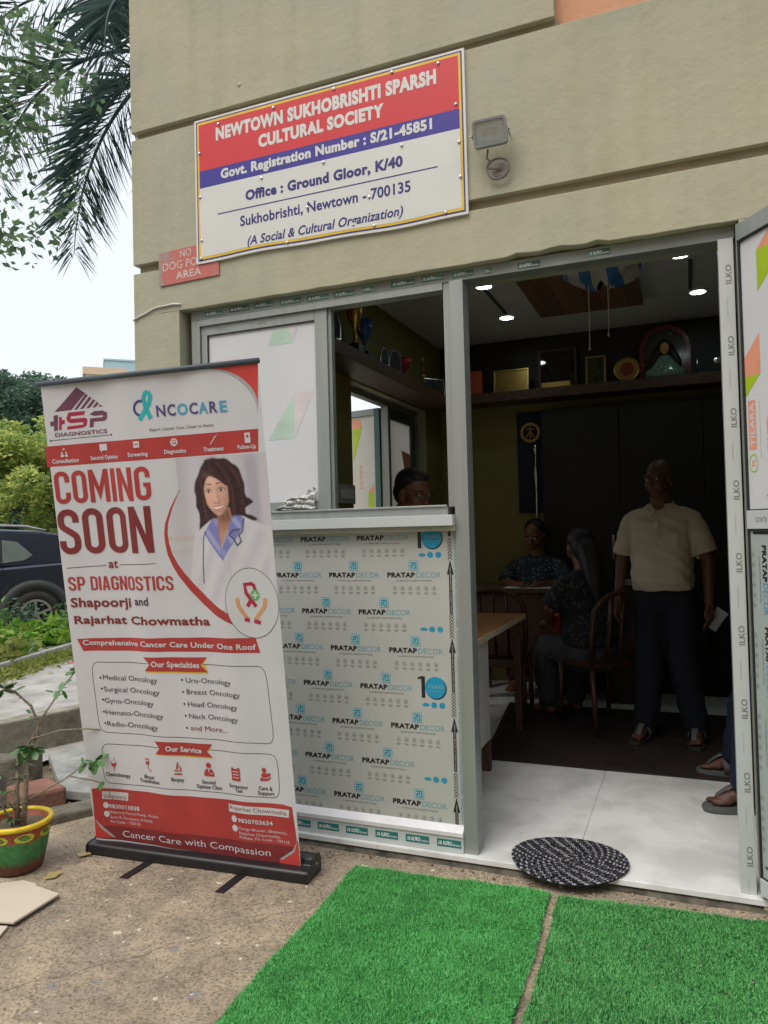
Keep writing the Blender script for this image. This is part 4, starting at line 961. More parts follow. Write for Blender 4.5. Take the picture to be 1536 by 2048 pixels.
# ------------------------------------------------------------------ roll-up banner
bn = thing('rollup_banner', 'tall white and red roll-up banner announcing a clinic, standing on a black base', 'banner', loc=(0, 0, 0))
bBL, bBR, bD = Vector((-1.603, -0.354, 0.105)), Vector((-0.618, -0.299, 0.105)), Vector((0.037, -0.307, 1.947))
bU = bBR - bBL
bTL = bBL + bD
bN = bU.cross(bD).normalized()
if bN.y > 0: bN = -bN
def bwave(u, v):
    k = 0.35 + 0.65 * math.sin(PI * min(1, max(0, v)) * 0.8 + 0.3)
    return k * (0.0052 * math.sin(2 * PI * (2.6 * u + 0.10 * v) + 0.8) + 0.0026 * math.sin(2 * PI * (5.3 * u - 0.2 * v) + 2.0)) + 0.006 * (2 * u - 1) ** 4
def bmap(u, v, lay=0.0):
    return bTL + bU * u - bD * v + bN * (bwave(u, v) + lay * 0.00028)
BM = {'red': mat('banner_red', (0.40, 0.045, 0.042), 0.45), 'red2': mat('banner_bright_red', (0.56, 0.06, 0.05), 0.45), 'maroon': mat('banner_maroon', (0.20, 0.028, 0.03), 0.5), 'crimson': mat('banner_crimson', (0.38, 0.025, 0.07), 0.5),
      'plum': mat('banner_plum', (0.15, 0.055, 0.10), 0.5), 'navy': mat('banner_navy', (0.085, 0.07, 0.19), 0.5), 'sky': mat('banner_blue', (0.07, 0.33, 0.52), 0.5), 'teal': mat('banner_teal', (0.03, 0.42, 0.44), 0.5),
      'ink': M_INK, 'white': mat('banner_white', (0.58, 0.585, 0.61), 0.42, var=0.03), 'silver': mat('banner_silver', (0.38, 0.38, 0.40), 0.5), 'gold': mat('banner_gold', (0.62, 0.45, 0.06), 0.5), 'green': mat('banner_green', (0.12, 0.42, 0.13), 0.5), 'tan': mat('banner_tan', (0.60, 0.32, 0.14), 0.5)}
STEP = 0.02
b = B(); nu, nv_ = 80, 60
for j in range(nv_ + 1):
    for i in range(nu + 1):
        b.v.append(tuple(bmap(i / nu, j / nv_)))
for j in range(nv_):
    for i in range(nu):
        a = j * (nu + 1) + i
        b.f.append((a, a + 1, a + nu + 2, a + nu + 1)); b.m.append(0)
fab = b.build('fabric', BM['white'], bn, smooth=True)
def bput(v, f, lay, m, name='printed_shape'):
    V, F = slice_u(np.array(v, float), f, STEP)
    b = B(); b.add([bmap(p[0], p[1], lay) for p in V], F)
    return b.build(name, m, fab, fixn=False)
def condensed(word):
    """tall condensed grotesque capitals drawn stroke by stroke"""
    W, T, r_ = 0.44, 0.135, 0.15
    def pathstrip(pts, closed=False):
        P_ = [Vector(p) for p in pts]; n = len(P_); vs = []
        for i in range(n):
            a = P_[(i - 1) % n] if (closed or i) else P_[i]; c = P_[(i + 1) % n] if (closed or i < n - 1) else P_[i]
            t1 = (P_[i] - a).normalized() if (P_[i] - a).length > 1e-9 else (c - P_[i]).normalized(); t2 = (c - P_[i]).normalized() if (c - P_[i]).length > 1e-9 else t1
            t = (t1 + t2).normalized(); q = Vector((-t.y, t.x)) * (T / 2) / max(0.5, t.dot(t2))
            vs += [tuple(P_[i] + q), tuple(P_[i] - q)]
        fs = [(2 * i, 2 * ((i + 1) % n), 2 * ((i + 1) % n) + 1, 2 * i + 1) for i in range(n if closed else n - 1)]
        return vs, fs
    def arc(cx, cy, r, a0, a1, k=7): return [(cx + r * math.cos(R(a0 + (a1 - a0) * i / k)), cy + r * math.sin(R(a0 + (a1 - a0) * i / k))) for i in range(k + 1)]
    h = T / 2; L_, R_, B_, T_ = h, W - h, h, 1 - h
    rect = lambda x0, x1, y0, y1: ([(x0, y0), (x1, y0), (x1, y1), (x0, y1)], [(0, 1, 2, 3)])
    quad = lambda *p: (list(p), [tuple(range(len(p)))])
    top = arc(R_ - r_, T_ - r_, r_, 0, 90) + arc(L_ + r_, T_ - r_, r_, 90, 180); bot = arc(L_ + r_, B_ + r_, r_, 180, 270) + arc(R_ - r_, B_ + r_, r_, 270, 360)
    def glyph(ch):
        if ch == 'I': return T, [rect(0, T, 0, 1)]
        if ch == 'O': return W, [pathstrip(top + bot, True)]
        if ch == 'C': return W, [pathstrip([(R_, 0.66)] + top + bot + [(R_, 0.34)])]
        if ch == 'G': return W, [pathstrip([(R_, 0.68)] + top + bot + [(R_, 0.52)]), rect(0.24, W - T, 0.40, 0.52)]
        if ch == 'S': return W, [pathstrip([(R_, 0.70)] + top + [(L_, 0.72)] + arc(L_ + r_, 0.70, r_, 180, 235, 3) + arc(R_ - r_, 0.32, r_, 55, 0, 3) + [(R_, 0.28)] + bot[::-1] + [(L_, 0.30)])]
        if ch == 'M':
            V = 0.58; return V, [rect(0, T, 0, 1), rect(V - T, V, 0, 1), quad((T, 1), (T, 0.60), (V / 2, 0.06), (V / 2, 0.46)), quad((V - T, 1), (V / 2, 0.46), (V / 2, 0.06), (V - T, 0.60))]
        if ch == 'N': return W + 0.02, [rect(0, T, 0, 1), rect(W + 0.02 - T, W + 0.02, 0, 1), quad((T, 1), (T, 0.62), (W + 0.02 - T, 0), (W + 0.02 - T, 0.38))]
        if ch == 'D': return W, [rect(0, T, 0, 1), pathstrip([(T, T_)] + arc(R_ - r_, T_ - r_, r_, 90, 0) + arc(R_ - r_, B_ + r_, r_, 0, -90) + [(T, B_)])]
        if ch == 'P': return W, [rect(0, T, 0, 1), pathstrip([(T, T_)] + arc(R_ - r_, T_ - r_, r_, 90, 0) + arc(R_ - r_, 0.42 + r_, r_, 0, -90) + [(T, 0.42)])]
        if ch == 'A':
            m = W / 2; ix = lambda y: 0.13 + (m - 0.13) * y / 0.78
            return W, [quad((0, 0), (0.13, 0), (m, 0.78), (m - 0.085, 1)), quad((W, 0), (m + 0.085, 1), (m, 0.78), (W - 0.13, 0)), quad((m - 0.085, 1), (m, 0.78), (m + 0.085, 1)), quad((ix(0.2), 0.2), (W - ix(0.2), 0.2), (W - ix(0.32), 0.32), (ix(0.32), 0.32))]
        if ch == 'T': return W * 0.92, [rect(0, W * 0.92, 1 - T, 1), rect(W * 0.46 - h, W * 0.46 + h, 0, 1 - T)]
        return 0.18, []
    x = 0; V = []; F = []
    for ch in word:
        w, ps = glyph(ch)
        for vs, fs in ps:
            o = len(V); V += [(x + p[0], p[1]) for p in vs]; F += [tuple(i + o for i in q) for q in fs]
        x += w + 0.075
    V = np.array(V); V[:, 0] /= x - 0.075
    return V, F
for s, u0, u1, v0, cap, colr, bold in BANNER_TEXT:
    v, f = condensed(s) if s in ('COMING', 'SOON', 'SP DIAGNOSTICS') else text2d(s, 0.0 if bold < 0.015 else (0.03 if bold > 0.03 else bold))
    cap *= {'at': 1.7, 'and': 1.3}.get(s, 1.0)
    V = np.stack([u0 + (u1 - u0) * v[:, 0], v0 - cap * v[:, 1]], 1)
    bput(V, f, 5, BM[colr], 'printed_text')
for q_, (colr, lay, pts) in enumerate(BANNER_POLY):
    bput(pts, [tuple(range(len(pts)))], lay + (q_ % 12) * 0.05, BM[colr])
for colr, lay, cu, cv, ru, rv, inner in BANNER_ELL:
    n = 28
    o_ = [(min(1.0, cu + ru * math.cos(2 * PI * i / n)), cv + rv * math.sin(2 * PI * i / n)) for i in range(n)]
    if inner:
        i_ = [(min(1.0, cu + ru * inner * math.cos(2 * PI * i / n)), cv + rv * inner * math.sin(2 * PI * i / n)) for i in range(n)]
        bput(o_ + i_, [(i, (i + 1) % n, n + (i + 1) % n, n + i) for i in range(n)], lay, BM[colr])
    else:
        bput(o_, [tuple(range(n))], lay, BM[colr])
def strip(pts, w, lay, m, closed=False):
    """line of constant width (metres) in the banner's plane"""
    P_ = [Vector((p[0] * 0.986, p[1] * 1.971)) for p in pts]
    n = len(P_); vs = []
    for i in range(n):
        a = P_[(i - 1) % n] if (closed or i > 0) else P_[i]
        c = P_[(i + 1) % n] if (closed or i < n - 1) else P_[i]
        t = (c - a).normalized(); q = Vector((-t.y, t.x)) * w / 2
        vs += [P_[i] + q, P_[i] - q]
    fs = [(2 * i, 2 * ((i + 1) % n), 2 * ((i + 1) % n) + 1, 2 * i + 1) for i in range(n if closed else n - 1)]
    bput([(p.x / 0.986, p.y / 1.971) for p in vs], fs, lay, m)
for colr, lay, w, pts in BANNER_STRIP:
    if len(pts) > 6:
        h_ = len(pts) // 2
        strip(pts[:h_ + 1], w * 1.2, lay, BM[colr]); strip(pts[h_:], w * 1.2, lay + 0.4, BM[colr])
    else: strip(pts, w * 1.2, lay, BM[colr])
for box in BANNER_BOX:      # thin rounded frames
    c = [Vector(p) for p in box]
    pts = []
    for k in range(4):
        p0, p1, p2 = c[(k - 1) % 4], c[k], c[(k + 1) % 4]
        e0 = p1 + (p0 - p1).normalized() * 0.03; e1 = p1 + (p2 - p1).normalized() * 0.03
        for t_ in (0, 0.33, 0.67, 1): pts.append(tuple((e0 * (1 - t_) ** 2 + p1 * 2 * t_ * (1 - t_) + e1 * t_ ** 2)))
    strip(pts, 0.0028, 1, BM['ink'], True)
co, ci = BANNER_CRESCENT
n = len(co)
bput(co + ci, [(i, i + 1, n + i + 1, n + i) for i in range(n - 1)], 2.6, BM['red'])
# service and band icons, simple printed pictograms
def icon(c, s, kind, m):
    cu, cv = c; fx, fy = s / 0.986, s / 1.971
    def P(pts, lay=6, mm=None): bput([(cu + x * fx, cv - y * fy) for x, y in pts], [tuple(range(len(pts)))], lay, mm or m)
    def C(x, y, r, lay=6, mm=None, ry=None): P([(x + r * math.cos(2 * PI * i / 14), y + (ry or r) * math.sin(2 * PI * i / 14)) for i in range(14)], lay, mm)
    W = BM['white'] if m is not BM['white'] else BM['red']
    if kind == 'bag': C(0, 0.05, 0.42, 6, None, 0.5); P([(-0.3, 0.12), (0.3, 0.12), (0.2, 0.5), (-0.2, 0.5)], 7, W); P([(-0.06, -0.45), (0.06, -0.45), (0.04, -0.95), (-0.04, -0.95)]); P([(0.05, 0.55), (0.12, 0.5), (0.2, 0.9), (0.12, 0.95)])
    elif kind == 'drip': P([(-0.35, 0.9), (0.25, 0.9), (0.3, 0.1), (-0.3, 0.0)]); P([(-0.22, 0.75), (0.14, 0.75), (0.16, 0.5), (-0.22, 0.5)], 7, W); P([(-0.08, 0.0), (0.0, 0.0), (0.05, -0.6), (-0.04, -0.6)]); P([(0.0, -0.6), (0.35, -0.9), (0.4, -0.5), (0.48, -0.5), (0.42, -1.0), (0.0, -0.7)])
    elif kind == 'scope': P([(-0.2, -0.1), (0.05, 0.8), (0.25, 0.75), (0.05, -0.2)]); P([(0.15, 0.4), (0.5, 0.2), (0.6, -0.3), (0.35, -0.6), (0.25, -0.5), (0.42, -0.25), (0.35, 0.1)]); P([(-0.5, -0.75), (0.6, -0.75), (0.6, -0.95), (-0.5, -0.95)]); P([(-0.5, -0.3), (0.2, -0.3), (0.2, -0.45), (-0.5, -0.45)])
    elif kind == 'doctor': C(0, 0.6, 0.38); P([(-0.75, -0.9), (-0.7, -0.3), (-0.4, 0.1), (0.4, 0.1), (0.7, -0.3), (0.75, -0.9)]); P([(-0.1, 0.1), (0.1, 0.1), (0.0, -0.5)], 7, W); P([(0.2, -0.55), (0.55, -0.55), (0.55, -0.45), (0.2, -0.45)], 7, W)
    elif kind == 'clip': P([(-0.65, 0.85), (0.65, 0.85), (0.65, -0.95), (-0.65, -0.95)]); P([(-0.25, 1.0), (0.25, 1.0), (0.25, 0.7), (-0.25, 0.7)], 7, W); [P([(-0.45, y), (0.45, y), (0.45, y - 0.1), (-0.45, y - 0.1)], 7, W) for y in (0.35, -0.05, -0.45)]
    elif kind == 'care': C(-0.15, 0.55, 0.32); P([(-0.6, -0.1), (-0.3, 0.2), (0.3, 0.1), (0.7, 0.25), (0.75, -0.1), (0.2, -0.4), (-0.5, -0.5)]); P([(-0.8, -0.5), (-0.4, -0.6), (0.3, -0.55), (0.7, -0.3), (0.75, -0.45), (0.3, -0.85), (-0.75, -0.95)])
    elif kind == 'people': C(-0.45, 0.0, 0.2); C(0.45, 0.0, 0.2); C(0, 0.7, 0.25, 6, None, 0.18); P([(-0.75, -0.3), (-0.1, -0.3), (-0.1, -0.8), (-0.8, -0.8)]); P([(0.15, -0.3), (0.75, -0.3), (0.8, -0.8), (0.15, -0.8)])
    elif kind == 'bubble': P([(-0.85, 0.8), (0.85, 0.8), (0.85, -0.45), (-0.3, -0.45), (-0.6, -0.9), (-0.6, -0.45), (-0.85, -0.45)])
    elif kind == 'screen': P([(-0.65, 0.7), (0.65, 0.7), (0.6, -0.5), (-0.6, -0.5)]); P([(-0.4, 0.2), (0.4, 0.2), (0.4, 0.05), (-0.4, 0.05)], 7, W)
    elif kind == 'lens': C(0, 0, 0.75); C(0, 0.08, 0.42, 7, W); C(0, 0.08, 0.26, 8); P([(0.2, -0.2), (0.3, -0.12), (0.55, -0.5), (0.45, -0.55)], 8, W)
    elif kind == 'syringe': P([(-0.7, -0.8), (-0.6, -0.9), (0.6, 0.55), (0.45, 0.7)]); P([(0.55, 0.55), (0.6, 0.5), (0.85, 0.9), (0.8, 0.95)])
    elif kind == 'report': P([(-0.55, 0.9), (0.55, 0.9), (0.55, -0.9), (-0.55, -0.9)]); P([(-0.1, 0.6), (0.1, 0.6), (0.1, 0.0), (-0.1, 0.0)], 7, W); P([(-0.3, 0.4), (0.3, 0.4), (0.3, 0.2), (-0.3, 0.2)], 7, W)
for c, k in zip(SERVICE_ICONS, ('bag', 'drip', 'scope', 'doctor', 'clip', 'care')): icon(c, 0.031, k, BM['red'])
for c, k in zip(BAND_ICONS, ('people', 'bubble', 'screen', 'lens', 'syringe', 'report')): icon(c, 0.021, k, BM['white'])
# printed portrait: colours of the print stored on a fine sheet
def portrait():
    U0, U1, V0, V1 = 0.50, 0.999, 0.166, 0.535
    nu, nv = 230, 300
    uu, vv = np.meshgrid(np.linspace(U0, U1, nu), np.linspace(V0, V1, nv))
    X, Y = uu.ravel() * 0.986, vv.ravel() * 1.971
    def sd(pts, closed=True):
        P_ = np.array(pts) * np.array([0.986, 1.971]); n = len(P_)
        best = np.full(X.shape, 9.0); ins = np.zeros(X.shape, bool)
        for i in range(n if closed else n - 1):
            a, c = P_[i], P_[(i + 1) % n]
            e = c - a; w = np.stack([X - a[0], Y - a[1]], 1)
            t = np.clip((w @ e) / max(1e-12, e @ e), 0, 1)
            d = np.hypot(w[:, 0] - e[0] * t, w[:, 1] - e[1] * t); best = np.minimum(best, d)
            if closed:
                cnd = ((a[1] > Y) != (c[1] > Y)) & (X < (c[0] - a[0]) * (Y - a[1]) / (c[1] - a[1] + 1e-15) + a[0])
                ins ^= cnd
        return np.where(ins, -best, best) if closed else best
    C_ = np.zeros((X.size, 3))
    g = np.clip((Y / 1.971 - V0) / (V1 - V0), 0, 1)[:, None]
    C_[:] = np.array([0.50, 0.49, 0.53]) * (1 - g) + np.array([0.58, 0.57, 0.60]) * g
    C_ += 0.03 * np.sin(X * 40)[:, None] * np.array([1, 0.95, 1.05])
    def lay(mask, col, amt=1.0):
        nonlocal C_
        m = (np.clip(mask, 0, 1) * amt)[:, None]
        C_ = C_ * (1 - m) + np.array(col) * m
    def soft(d, w): return np.clip(0.5 - d / w, 0, 1)
    # blurred room behind
    bx = lambda x0, x1, y0, y1, w: np.clip((X / 0.986 - x0) / w, 0, 1) * np.clip((x1 - X / 0.986) / w, 0, 1) * np.clip((Y / 1.971 - y0) / w, 0, 1) * np.clip((y1 - Y / 1.971) / w, 0, 1)
    lay(bx(0.90, 0.97, 0.16, 0.36, 0.02), (0.36, 0.33, 0.42), 0.6); lay(bx(0.5, 0.72, 0.318, 0.335, 0.006), (0.52, 0.42, 0.38), 0.6); lay(bx(0.5, 0.74, 0.345, 0.36, 0.008), (0.44, 0.43, 0.46), 0.5)
    P_ = PORTRAIT
    hz = 0.10 + 0.5 * np.sin(X * 420 + 40 * Y) ** 8
    dh = sd(P_['hair']) - 0.004 + 0.0025 * np.sin(Y * 90 + X * 60); lay(soft(dh, 0.007), (0.030, 0.011, 0.015))
    lay(soft(dh + 0.012, 0.02) * np.clip(np.sin(X * 150 - Y * 45 + 2 * np.sin(Y * 25)), 0, 1), (0.12, 0.045, 0.045), 0.5)
    dc = sd(P_['coat']); lay(soft(dc, 0.006), (0.60, 0.60, 0.63))
    fold = 0.5 + 0.5 * np.sin(X * 70 + Y * 38); lay(soft(dc + 0.02, 0.03) * fold, (0.46, 0.46, 0.52), 0.5)
    lay(soft(np.abs(X / 0.986 - (0.80 + (Y / 1.971 - 0.36) * 0.12)) - 0.001, 0.004) * soft(dc, 0.004) * (Y / 1.971 > 0.37), (0.30, 0.30, 0.34), 0.6)
    dn = sd(P_['neck']); lay(soft(dn, 0.006), (0.52, 0.27, 0.185)); lay(soft(dn + 0.004, 0.012) * np.clip((0.318 - Y / 1.971) * 34, 0, 1), (0.25, 0.105, 0.07), 0.85)
    for k in ('shirtL', 'shirtR'):
        ds = sd(P_[k]); lay(soft(ds, 0.004), (0.20, 0.21, 0.50)); lay(soft(ds + 0.003, 0.01) * np.clip(np.sin(X * 80 - Y * 60 + 1), 0, 1), (0.40, 0.41, 0.66), 0.8); lay(soft(np.abs(ds) - 0.0012, 0.003), (0.12, 0.12, 0.32), 0.5)
    # face in units of the distance between the eyes
    e0 = np.array(P_['eyeL'][0]) * np.array([0.986, 1.971]); e1 = np.array(P_['eyeR'][0]) * np.array([0.986, 1.971])
    d_ = np.linalg.norm(e1 - e0); ax_ = (e1 - e0) / d_; ay_ = np.array([-ax_[1], ax_[0]]); o_ = (e0 + e1) / 2
    a = ((X - o_[0]) * ax_[0] + (Y - o_[1]) * ax_[1]) / d_; bb = ((X - o_[0]) * ay_[0] + (Y - o_[1]) * ay_[1]) / d_
    G = lambda ca, cb, sa, sb: np.exp(-((a - ca) / sa) ** 2 - ((bb - cb) / sb) ** 2)
    wx_ = 1.06 * (1 - 0.34 * np.clip((bb - 0.45) / 1.35, 0, 1) ** 1.7)
    rr = np.sqrt(((a - 0.10) / wx_) ** 2 + ((bb - 0.30) / 1.52) ** 2)
    mf = np.clip((1.0 - rr) / 0.07, 0, 1)
    shade = 1.0 - 0.20 * np.clip(a, -1, 1.2) - 0.42 * np.clip((rr - 0.62) / 0.38, 0, 1) ** 1.6 - 0.05 * bb
    skin = np.array([0.70, 0.42, 0.315])[None] * np.clip(shade, 0.25, 1.3)[:, None]
    m_ = mf[:, None]; C_ = C_ * (1 - m_) + skin * m_
    M_ = lambda m, col, amt: lay(m * mf, col, amt)
    M_(G(-0.25, -0.75, 0.5, 0.32), (0.78, 0.52, 0.41), 0.5); M_(G(-0.62, 0.62, 0.30, 0.26), (0.70, 0.36, 0.28), 0.55); M_(G(0.72, 0.66, 0.26, 0.26), (0.55, 0.24, 0.18), 0.45); M_(G(0.02, 1.62, 0.24, 0.14), (0.68, 0.42, 0.32), 0.45)
    for sg_ in (-1, 1):
        ex = a - 0.5 * sg_
        M_(G(0.5 * sg_, -0.10, 0.34, 0.20), (0.34, 0.17, 0.13), 0.45)
        al = 0.13 * (1 - (ex / 0.27) ** 2)
        ins = np.clip((al - np.abs(bb + 0.01)) / 0.03, 0, 1) * (np.abs(ex) < 0.27)
        M_(ins, (0.66, 0.62, 0.59), 0.95)
        M_(ins * np.clip((0.125 - np.hypot(ex, bb)) / 0.03, 0, 1), (0.055, 0.025, 0.018), 1.0); M_(ins * np.clip((0.03 - np.hypot(ex + 0.04, bb + 0.04)) / 0.015, 0, 1), (0.8, 0.8, 0.8), 0.8)
        M_(np.clip((0.045 - np.abs(bb + 0.01 + al)) / 0.03, 0, 1) * (np.abs(ex) < 0.31), (0.03, 0.012, 0.010), 0.95)
        M_(np.clip((0.02 - np.abs(bb - al)) / 0.03, 0, 1) * (np.abs(ex) < 0.25), (0.22, 0.10, 0.08), 0.6)
        q = np.clip((a * sg_ - 0.20) / 0.66, 0, 1); br = -0.43 - 0.09 * np.sin(PI * q) + 0.11 * q ** 2
        M_(np.clip((0.062 * (1.1 - 0.75 * q) - np.abs(bb - br)) / 0.03, 0, 1) * (a * sg_ > 0.18) * (a * sg_ < 0.88), (0.055, 0.024, 0.018), 0.9)
        M_(G(0.17 * sg_ + 0.02, 0.82, 0.075, 0.045), (0.16, 0.06, 0.045), 0.85)
        M_(np.clip((0.03 - np.abs(a * sg_ - 0.30 - 0.30 * np.clip(bb - 0.75, 0, 1))) / 0.05, 0, 1) * np.clip((bb - 0.75) * 6, 0, 1) * np.clip((1.15 - bb) * 6, 0, 1), (0.40, 0.19, 0.14), 0.45)
    M_(G(-0.05, 0.35, 0.06, 0.42), (0.78, 0.53, 0.43), 0.55); M_(G(0.20, 0.42, 0.10, 0.38), (0.40, 0.19, 0.14), 0.5); M_(G(0.0, 0.70, 0.12, 0.10), (0.76, 0.50, 0.40), 0.55); M_(G(0.03, 0.90, 0.24, 0.06), (0.36, 0.16, 0.12), 0.6)
    t = np.clip((a - 0.02) / 0.57, -1, 1); k_ = 1 - t ** 2
    bu, bl = 1.07 - 0.03 * k_ + 0.02 * np.exp(-(t / 0.12) ** 2), 1.07 + 0.33 * k_; inm = (np.abs(t) < 0.999) * 1.0
    M_(inm * np.clip((bb - bu) / 0.03, 0, 1) * np.clip((bl - bb) / 0.03, 0, 1), (0.50, 0.14, 0.13), 0.95)
    tu, tl = 1.07 + 0.06 * k_, 1.07 + 0.22 * k_; M_((np.abs(t) < 0.84) * np.clip((bb - tu) / 0.02, 0, 1) * np.clip((tl - bb) / 0.02, 0, 1), (0.82, 0.80, 0.77), 1.0)
    M_(G(0.02, 1.33, 0.2, 0.03), (0.70, 0.32, 0.29), 0.5); M_(G(0.02, 1.45, 0.28, 0.05), (0.38, 0.18, 0.135), 0.5)
    # hair in front of the face: parted, falling along both cheeks
    an = np.arctan2(bb + 0.2, a - 0.1); st = np.sin(an * 34 + 3 * np.sin(an * 9) + 1.5 * np.sin(rr * 7)) * np.sin(an * 19 + 2.0)
    part = np.clip((-bb - 0.70 - 0.55 * np.abs(a + 0.25) ** 1.6 * -1.0) / 0.08, 0, 1)
    left_ = np.clip((-(a + 0.86 - 0.10 * np.clip(bb, -1, 2))) / 0.06, 0, 1); right_ = np.clip((a - 1.02 + 0.10 * np.clip(bb, -1, 2)) / 0.06, 0, 1)
    top_ = np.clip((-(bb + 1.02 - 0.62 * np.clip(np.abs(a + 0.28), 0, 1.2) ** 1.5)) / 0.06, 0, 1)
    hm_ = np.clip(np.maximum(np.maximum(left_, right_), top_), 0, 1) * np.clip((1.06 - rr) / 0.03, 0, 1) * (bb < 1.2)
    lay(hm_, (0.035, 0.014, 0.015), 0.97)
    hair_all = np.clip(np.maximum(hm_, soft(dh, 0.006) * (1 - mf)), 0, 1) * (1 - soft(dc, 0.006))
    lay(hair_all * np.clip(st, 0, 1), (0.085, 0.036, 0.032), 0.4); lay(hair_all * np.clip(-st, 0, 1), (0.010, 0.005, 0.006), 0.5)
    lay(hair_all * G(-0.5, -1.15, 0.5, 0.22), (0.20, 0.10, 0.09), 0.35)
    lay(soft(sd(P_['steth'], False) - 0.0032, 0.003), (0.06, 0.07, 0.16)); lay(soft(sd(P_['steth2'], False) - 0.0028, 0.003), (0.08, 0.09, 0.15)); 
    ci_ = np.array(BANNER_CRESCENT[1])
    xb = np.interp(vv.ravel(), ci_[:, 1], ci_[:, 0])
    keep = (uu.ravel() >= xb - 0.006) & (vv.ravel() <= ci_[-1, 1])
    b = B()
    b.v = [tuple(bmap(u, v, 2)) for u, v in zip(uu.ravel(), vv.ravel())]
    for j in range(nv - 1):
        for i in range(nu - 1):
            a = j * nu + i
            if keep[a] and keep[a + 1] and keep[a + nu] and keep[a + nu + 1]:
                b.f.append((a, a + 1, a + nu + 1, a + nu)); b.m.append(0)
    m, nt, p = nmat('portrait_print')
    at = nt.nodes.new('ShaderNodeVertexColor'); at.layer_name = 'print'
    nt.links.new(at.outputs[0], p.inputs['Base Color']); p.inputs['Roughness'].default_value = 0.45
    o = b.build('printed_portrait', m, fab, fixn=False, smooth=True)
    ca = o.data.color_attributes.new('print', 'FLOAT_COLOR', 'POINT')
    C_ += rng.normal(0, 0.006, C_.shape)
    ca.data.foreach_set('color', np.concatenate([np.clip(C_, 0, 1), np.ones((X.size, 1))], 1).astype(np.float32).ravel())
    o['label'] = 'printed photo of a smiling woman in a white coat with a stethoscope'
portrait()
# hardware
def along(t, off=0.0, z=0.0):
    p = bBL + bU * t
    return Vector((p.x, p.y, 0)) + Vector((bN.x, bN.y, 0)).normalized() * off + Vector((0, 0, z))
ang = math.atan2(bU.y, bU.x)
BMx = Matrix.Translation(Vector((bBL.x, bBL.y, GZ))) @ Matrix.Rotation(ang, 4, 'Z')
b = B()
prof = [(-0.052, 0.004), (-0.052, 0.040), (-0.044, 0.0485), (0.004, 0.050), (0.012, 0.074), (0.03, 0.084), (0.062, 0.080), (0.08, 0.055), (0.08, 0.004)]
b.prism(prof, -0.012, 1.028, axis='x'); b.v = [tuple(BMx @ Vector(p)) for p in b.v]
base = b.build('base', M_BLACK, bn, bevel=0.004)
for x0, x1 in ((-0.020, -0.0125), (1.0285, 1.036)):
    b = B(); b.prism([(y * 1.06, z * 1.04) for y, z in prof], x0, x1, axis='x'); b.v = [tuple(BMx @ Vector(p)) for p in b.v]
    b.build('end_cap', M_BLACK, bn, bevel=0.003)
b = B(); b.ell((1.0375, 0.035, 0.05), (0.003, 0.009, 0.004), 8, 6); b.v = [tuple(BMx @ Vector(p)) for p in b.v]; b.build('latch', M_STEEL, bn)
for x in (0.295, 0.735):
    b = B(); b.prism([(x - 0.02, -0.205), (x + 0.02, -0.205), (x + 0.034, 0.05), (x - 0.006, 0.05)], -0.004, 0.006, axis='z'); b.v = [tuple(BMx @ Vector(p)) for p in b.v]
    b.build('foot', M_BLACK, bn, bevel=0.002)
b = B(); b.tube([bmap(-0.018, -0.004, 0), bmap(1.004, -0.004, 0)], 0.011, 10); b.build('top_rail', mat('slate_plastic', (0.06, 0.075, 0.095), 0.45), bn, smooth=True)
b = B(); b.tube([bmap(0.5, 0.985) - bN * 0.04, bmap(0.5, 0.5) - bN * 0.045, bmap(0.5, 0.01) - bN * 0.022], 0.008, 8); b.build('support_pole', M_ALU, bn, smooth=True)

# ------------------------------------------------------------------ artificial turf mats
M_BLADE = leafmat('turf_green', (0.03, 0.26, 0.05), (0.17, 0.60, 0.18), 0.2, 0.5)
M_BLADE2 = leafmat('turf_green_dusty', (0.035, 0.24, 0.05), (0.18, 0.55, 0.18), 0.2, 0.5)
def dusty(m):
    nt = m.node_tree; L = nt.links; N = nt.nodes.new
    p = nt.nodes['Principled BSDF']; src = p.inputs['Base Color'].links[0].from_socket
    n = N('ShaderNodeTexNoise'); n.inputs['Scale'].default_value = 5.5; n.inputs['Detail'].default_value = 5; n.inputs['Roughness'].default_value = 0.65; L.new(N('ShaderNodeTexCoord').outputs['Object'], n.inputs['Vector'])
    r = N('ShaderNodeValToRGB'); e = r.color_ramp.elements; e[0].position = 0.34; e[0].color = (0.72, 0.74, 0.72, 1); e[1].position = 0.66; e[1].color = (1.10, 1.05, 1.05, 1); L.new(n.outputs[0], r.inputs[0])
    x = N('ShaderNodeMix'); x.data_type = 'RGBA'; x.blend_type = 'MULTIPLY'; x.inputs[0].default_value = 1.0; L.new(src, x.inputs[6]); L.new(r.outputs[0], x.inputs[7]); L.new(x.outputs[2], p.inputs['Base Color'])
dusty(M_BLADE); dusty(M_BLADE2)
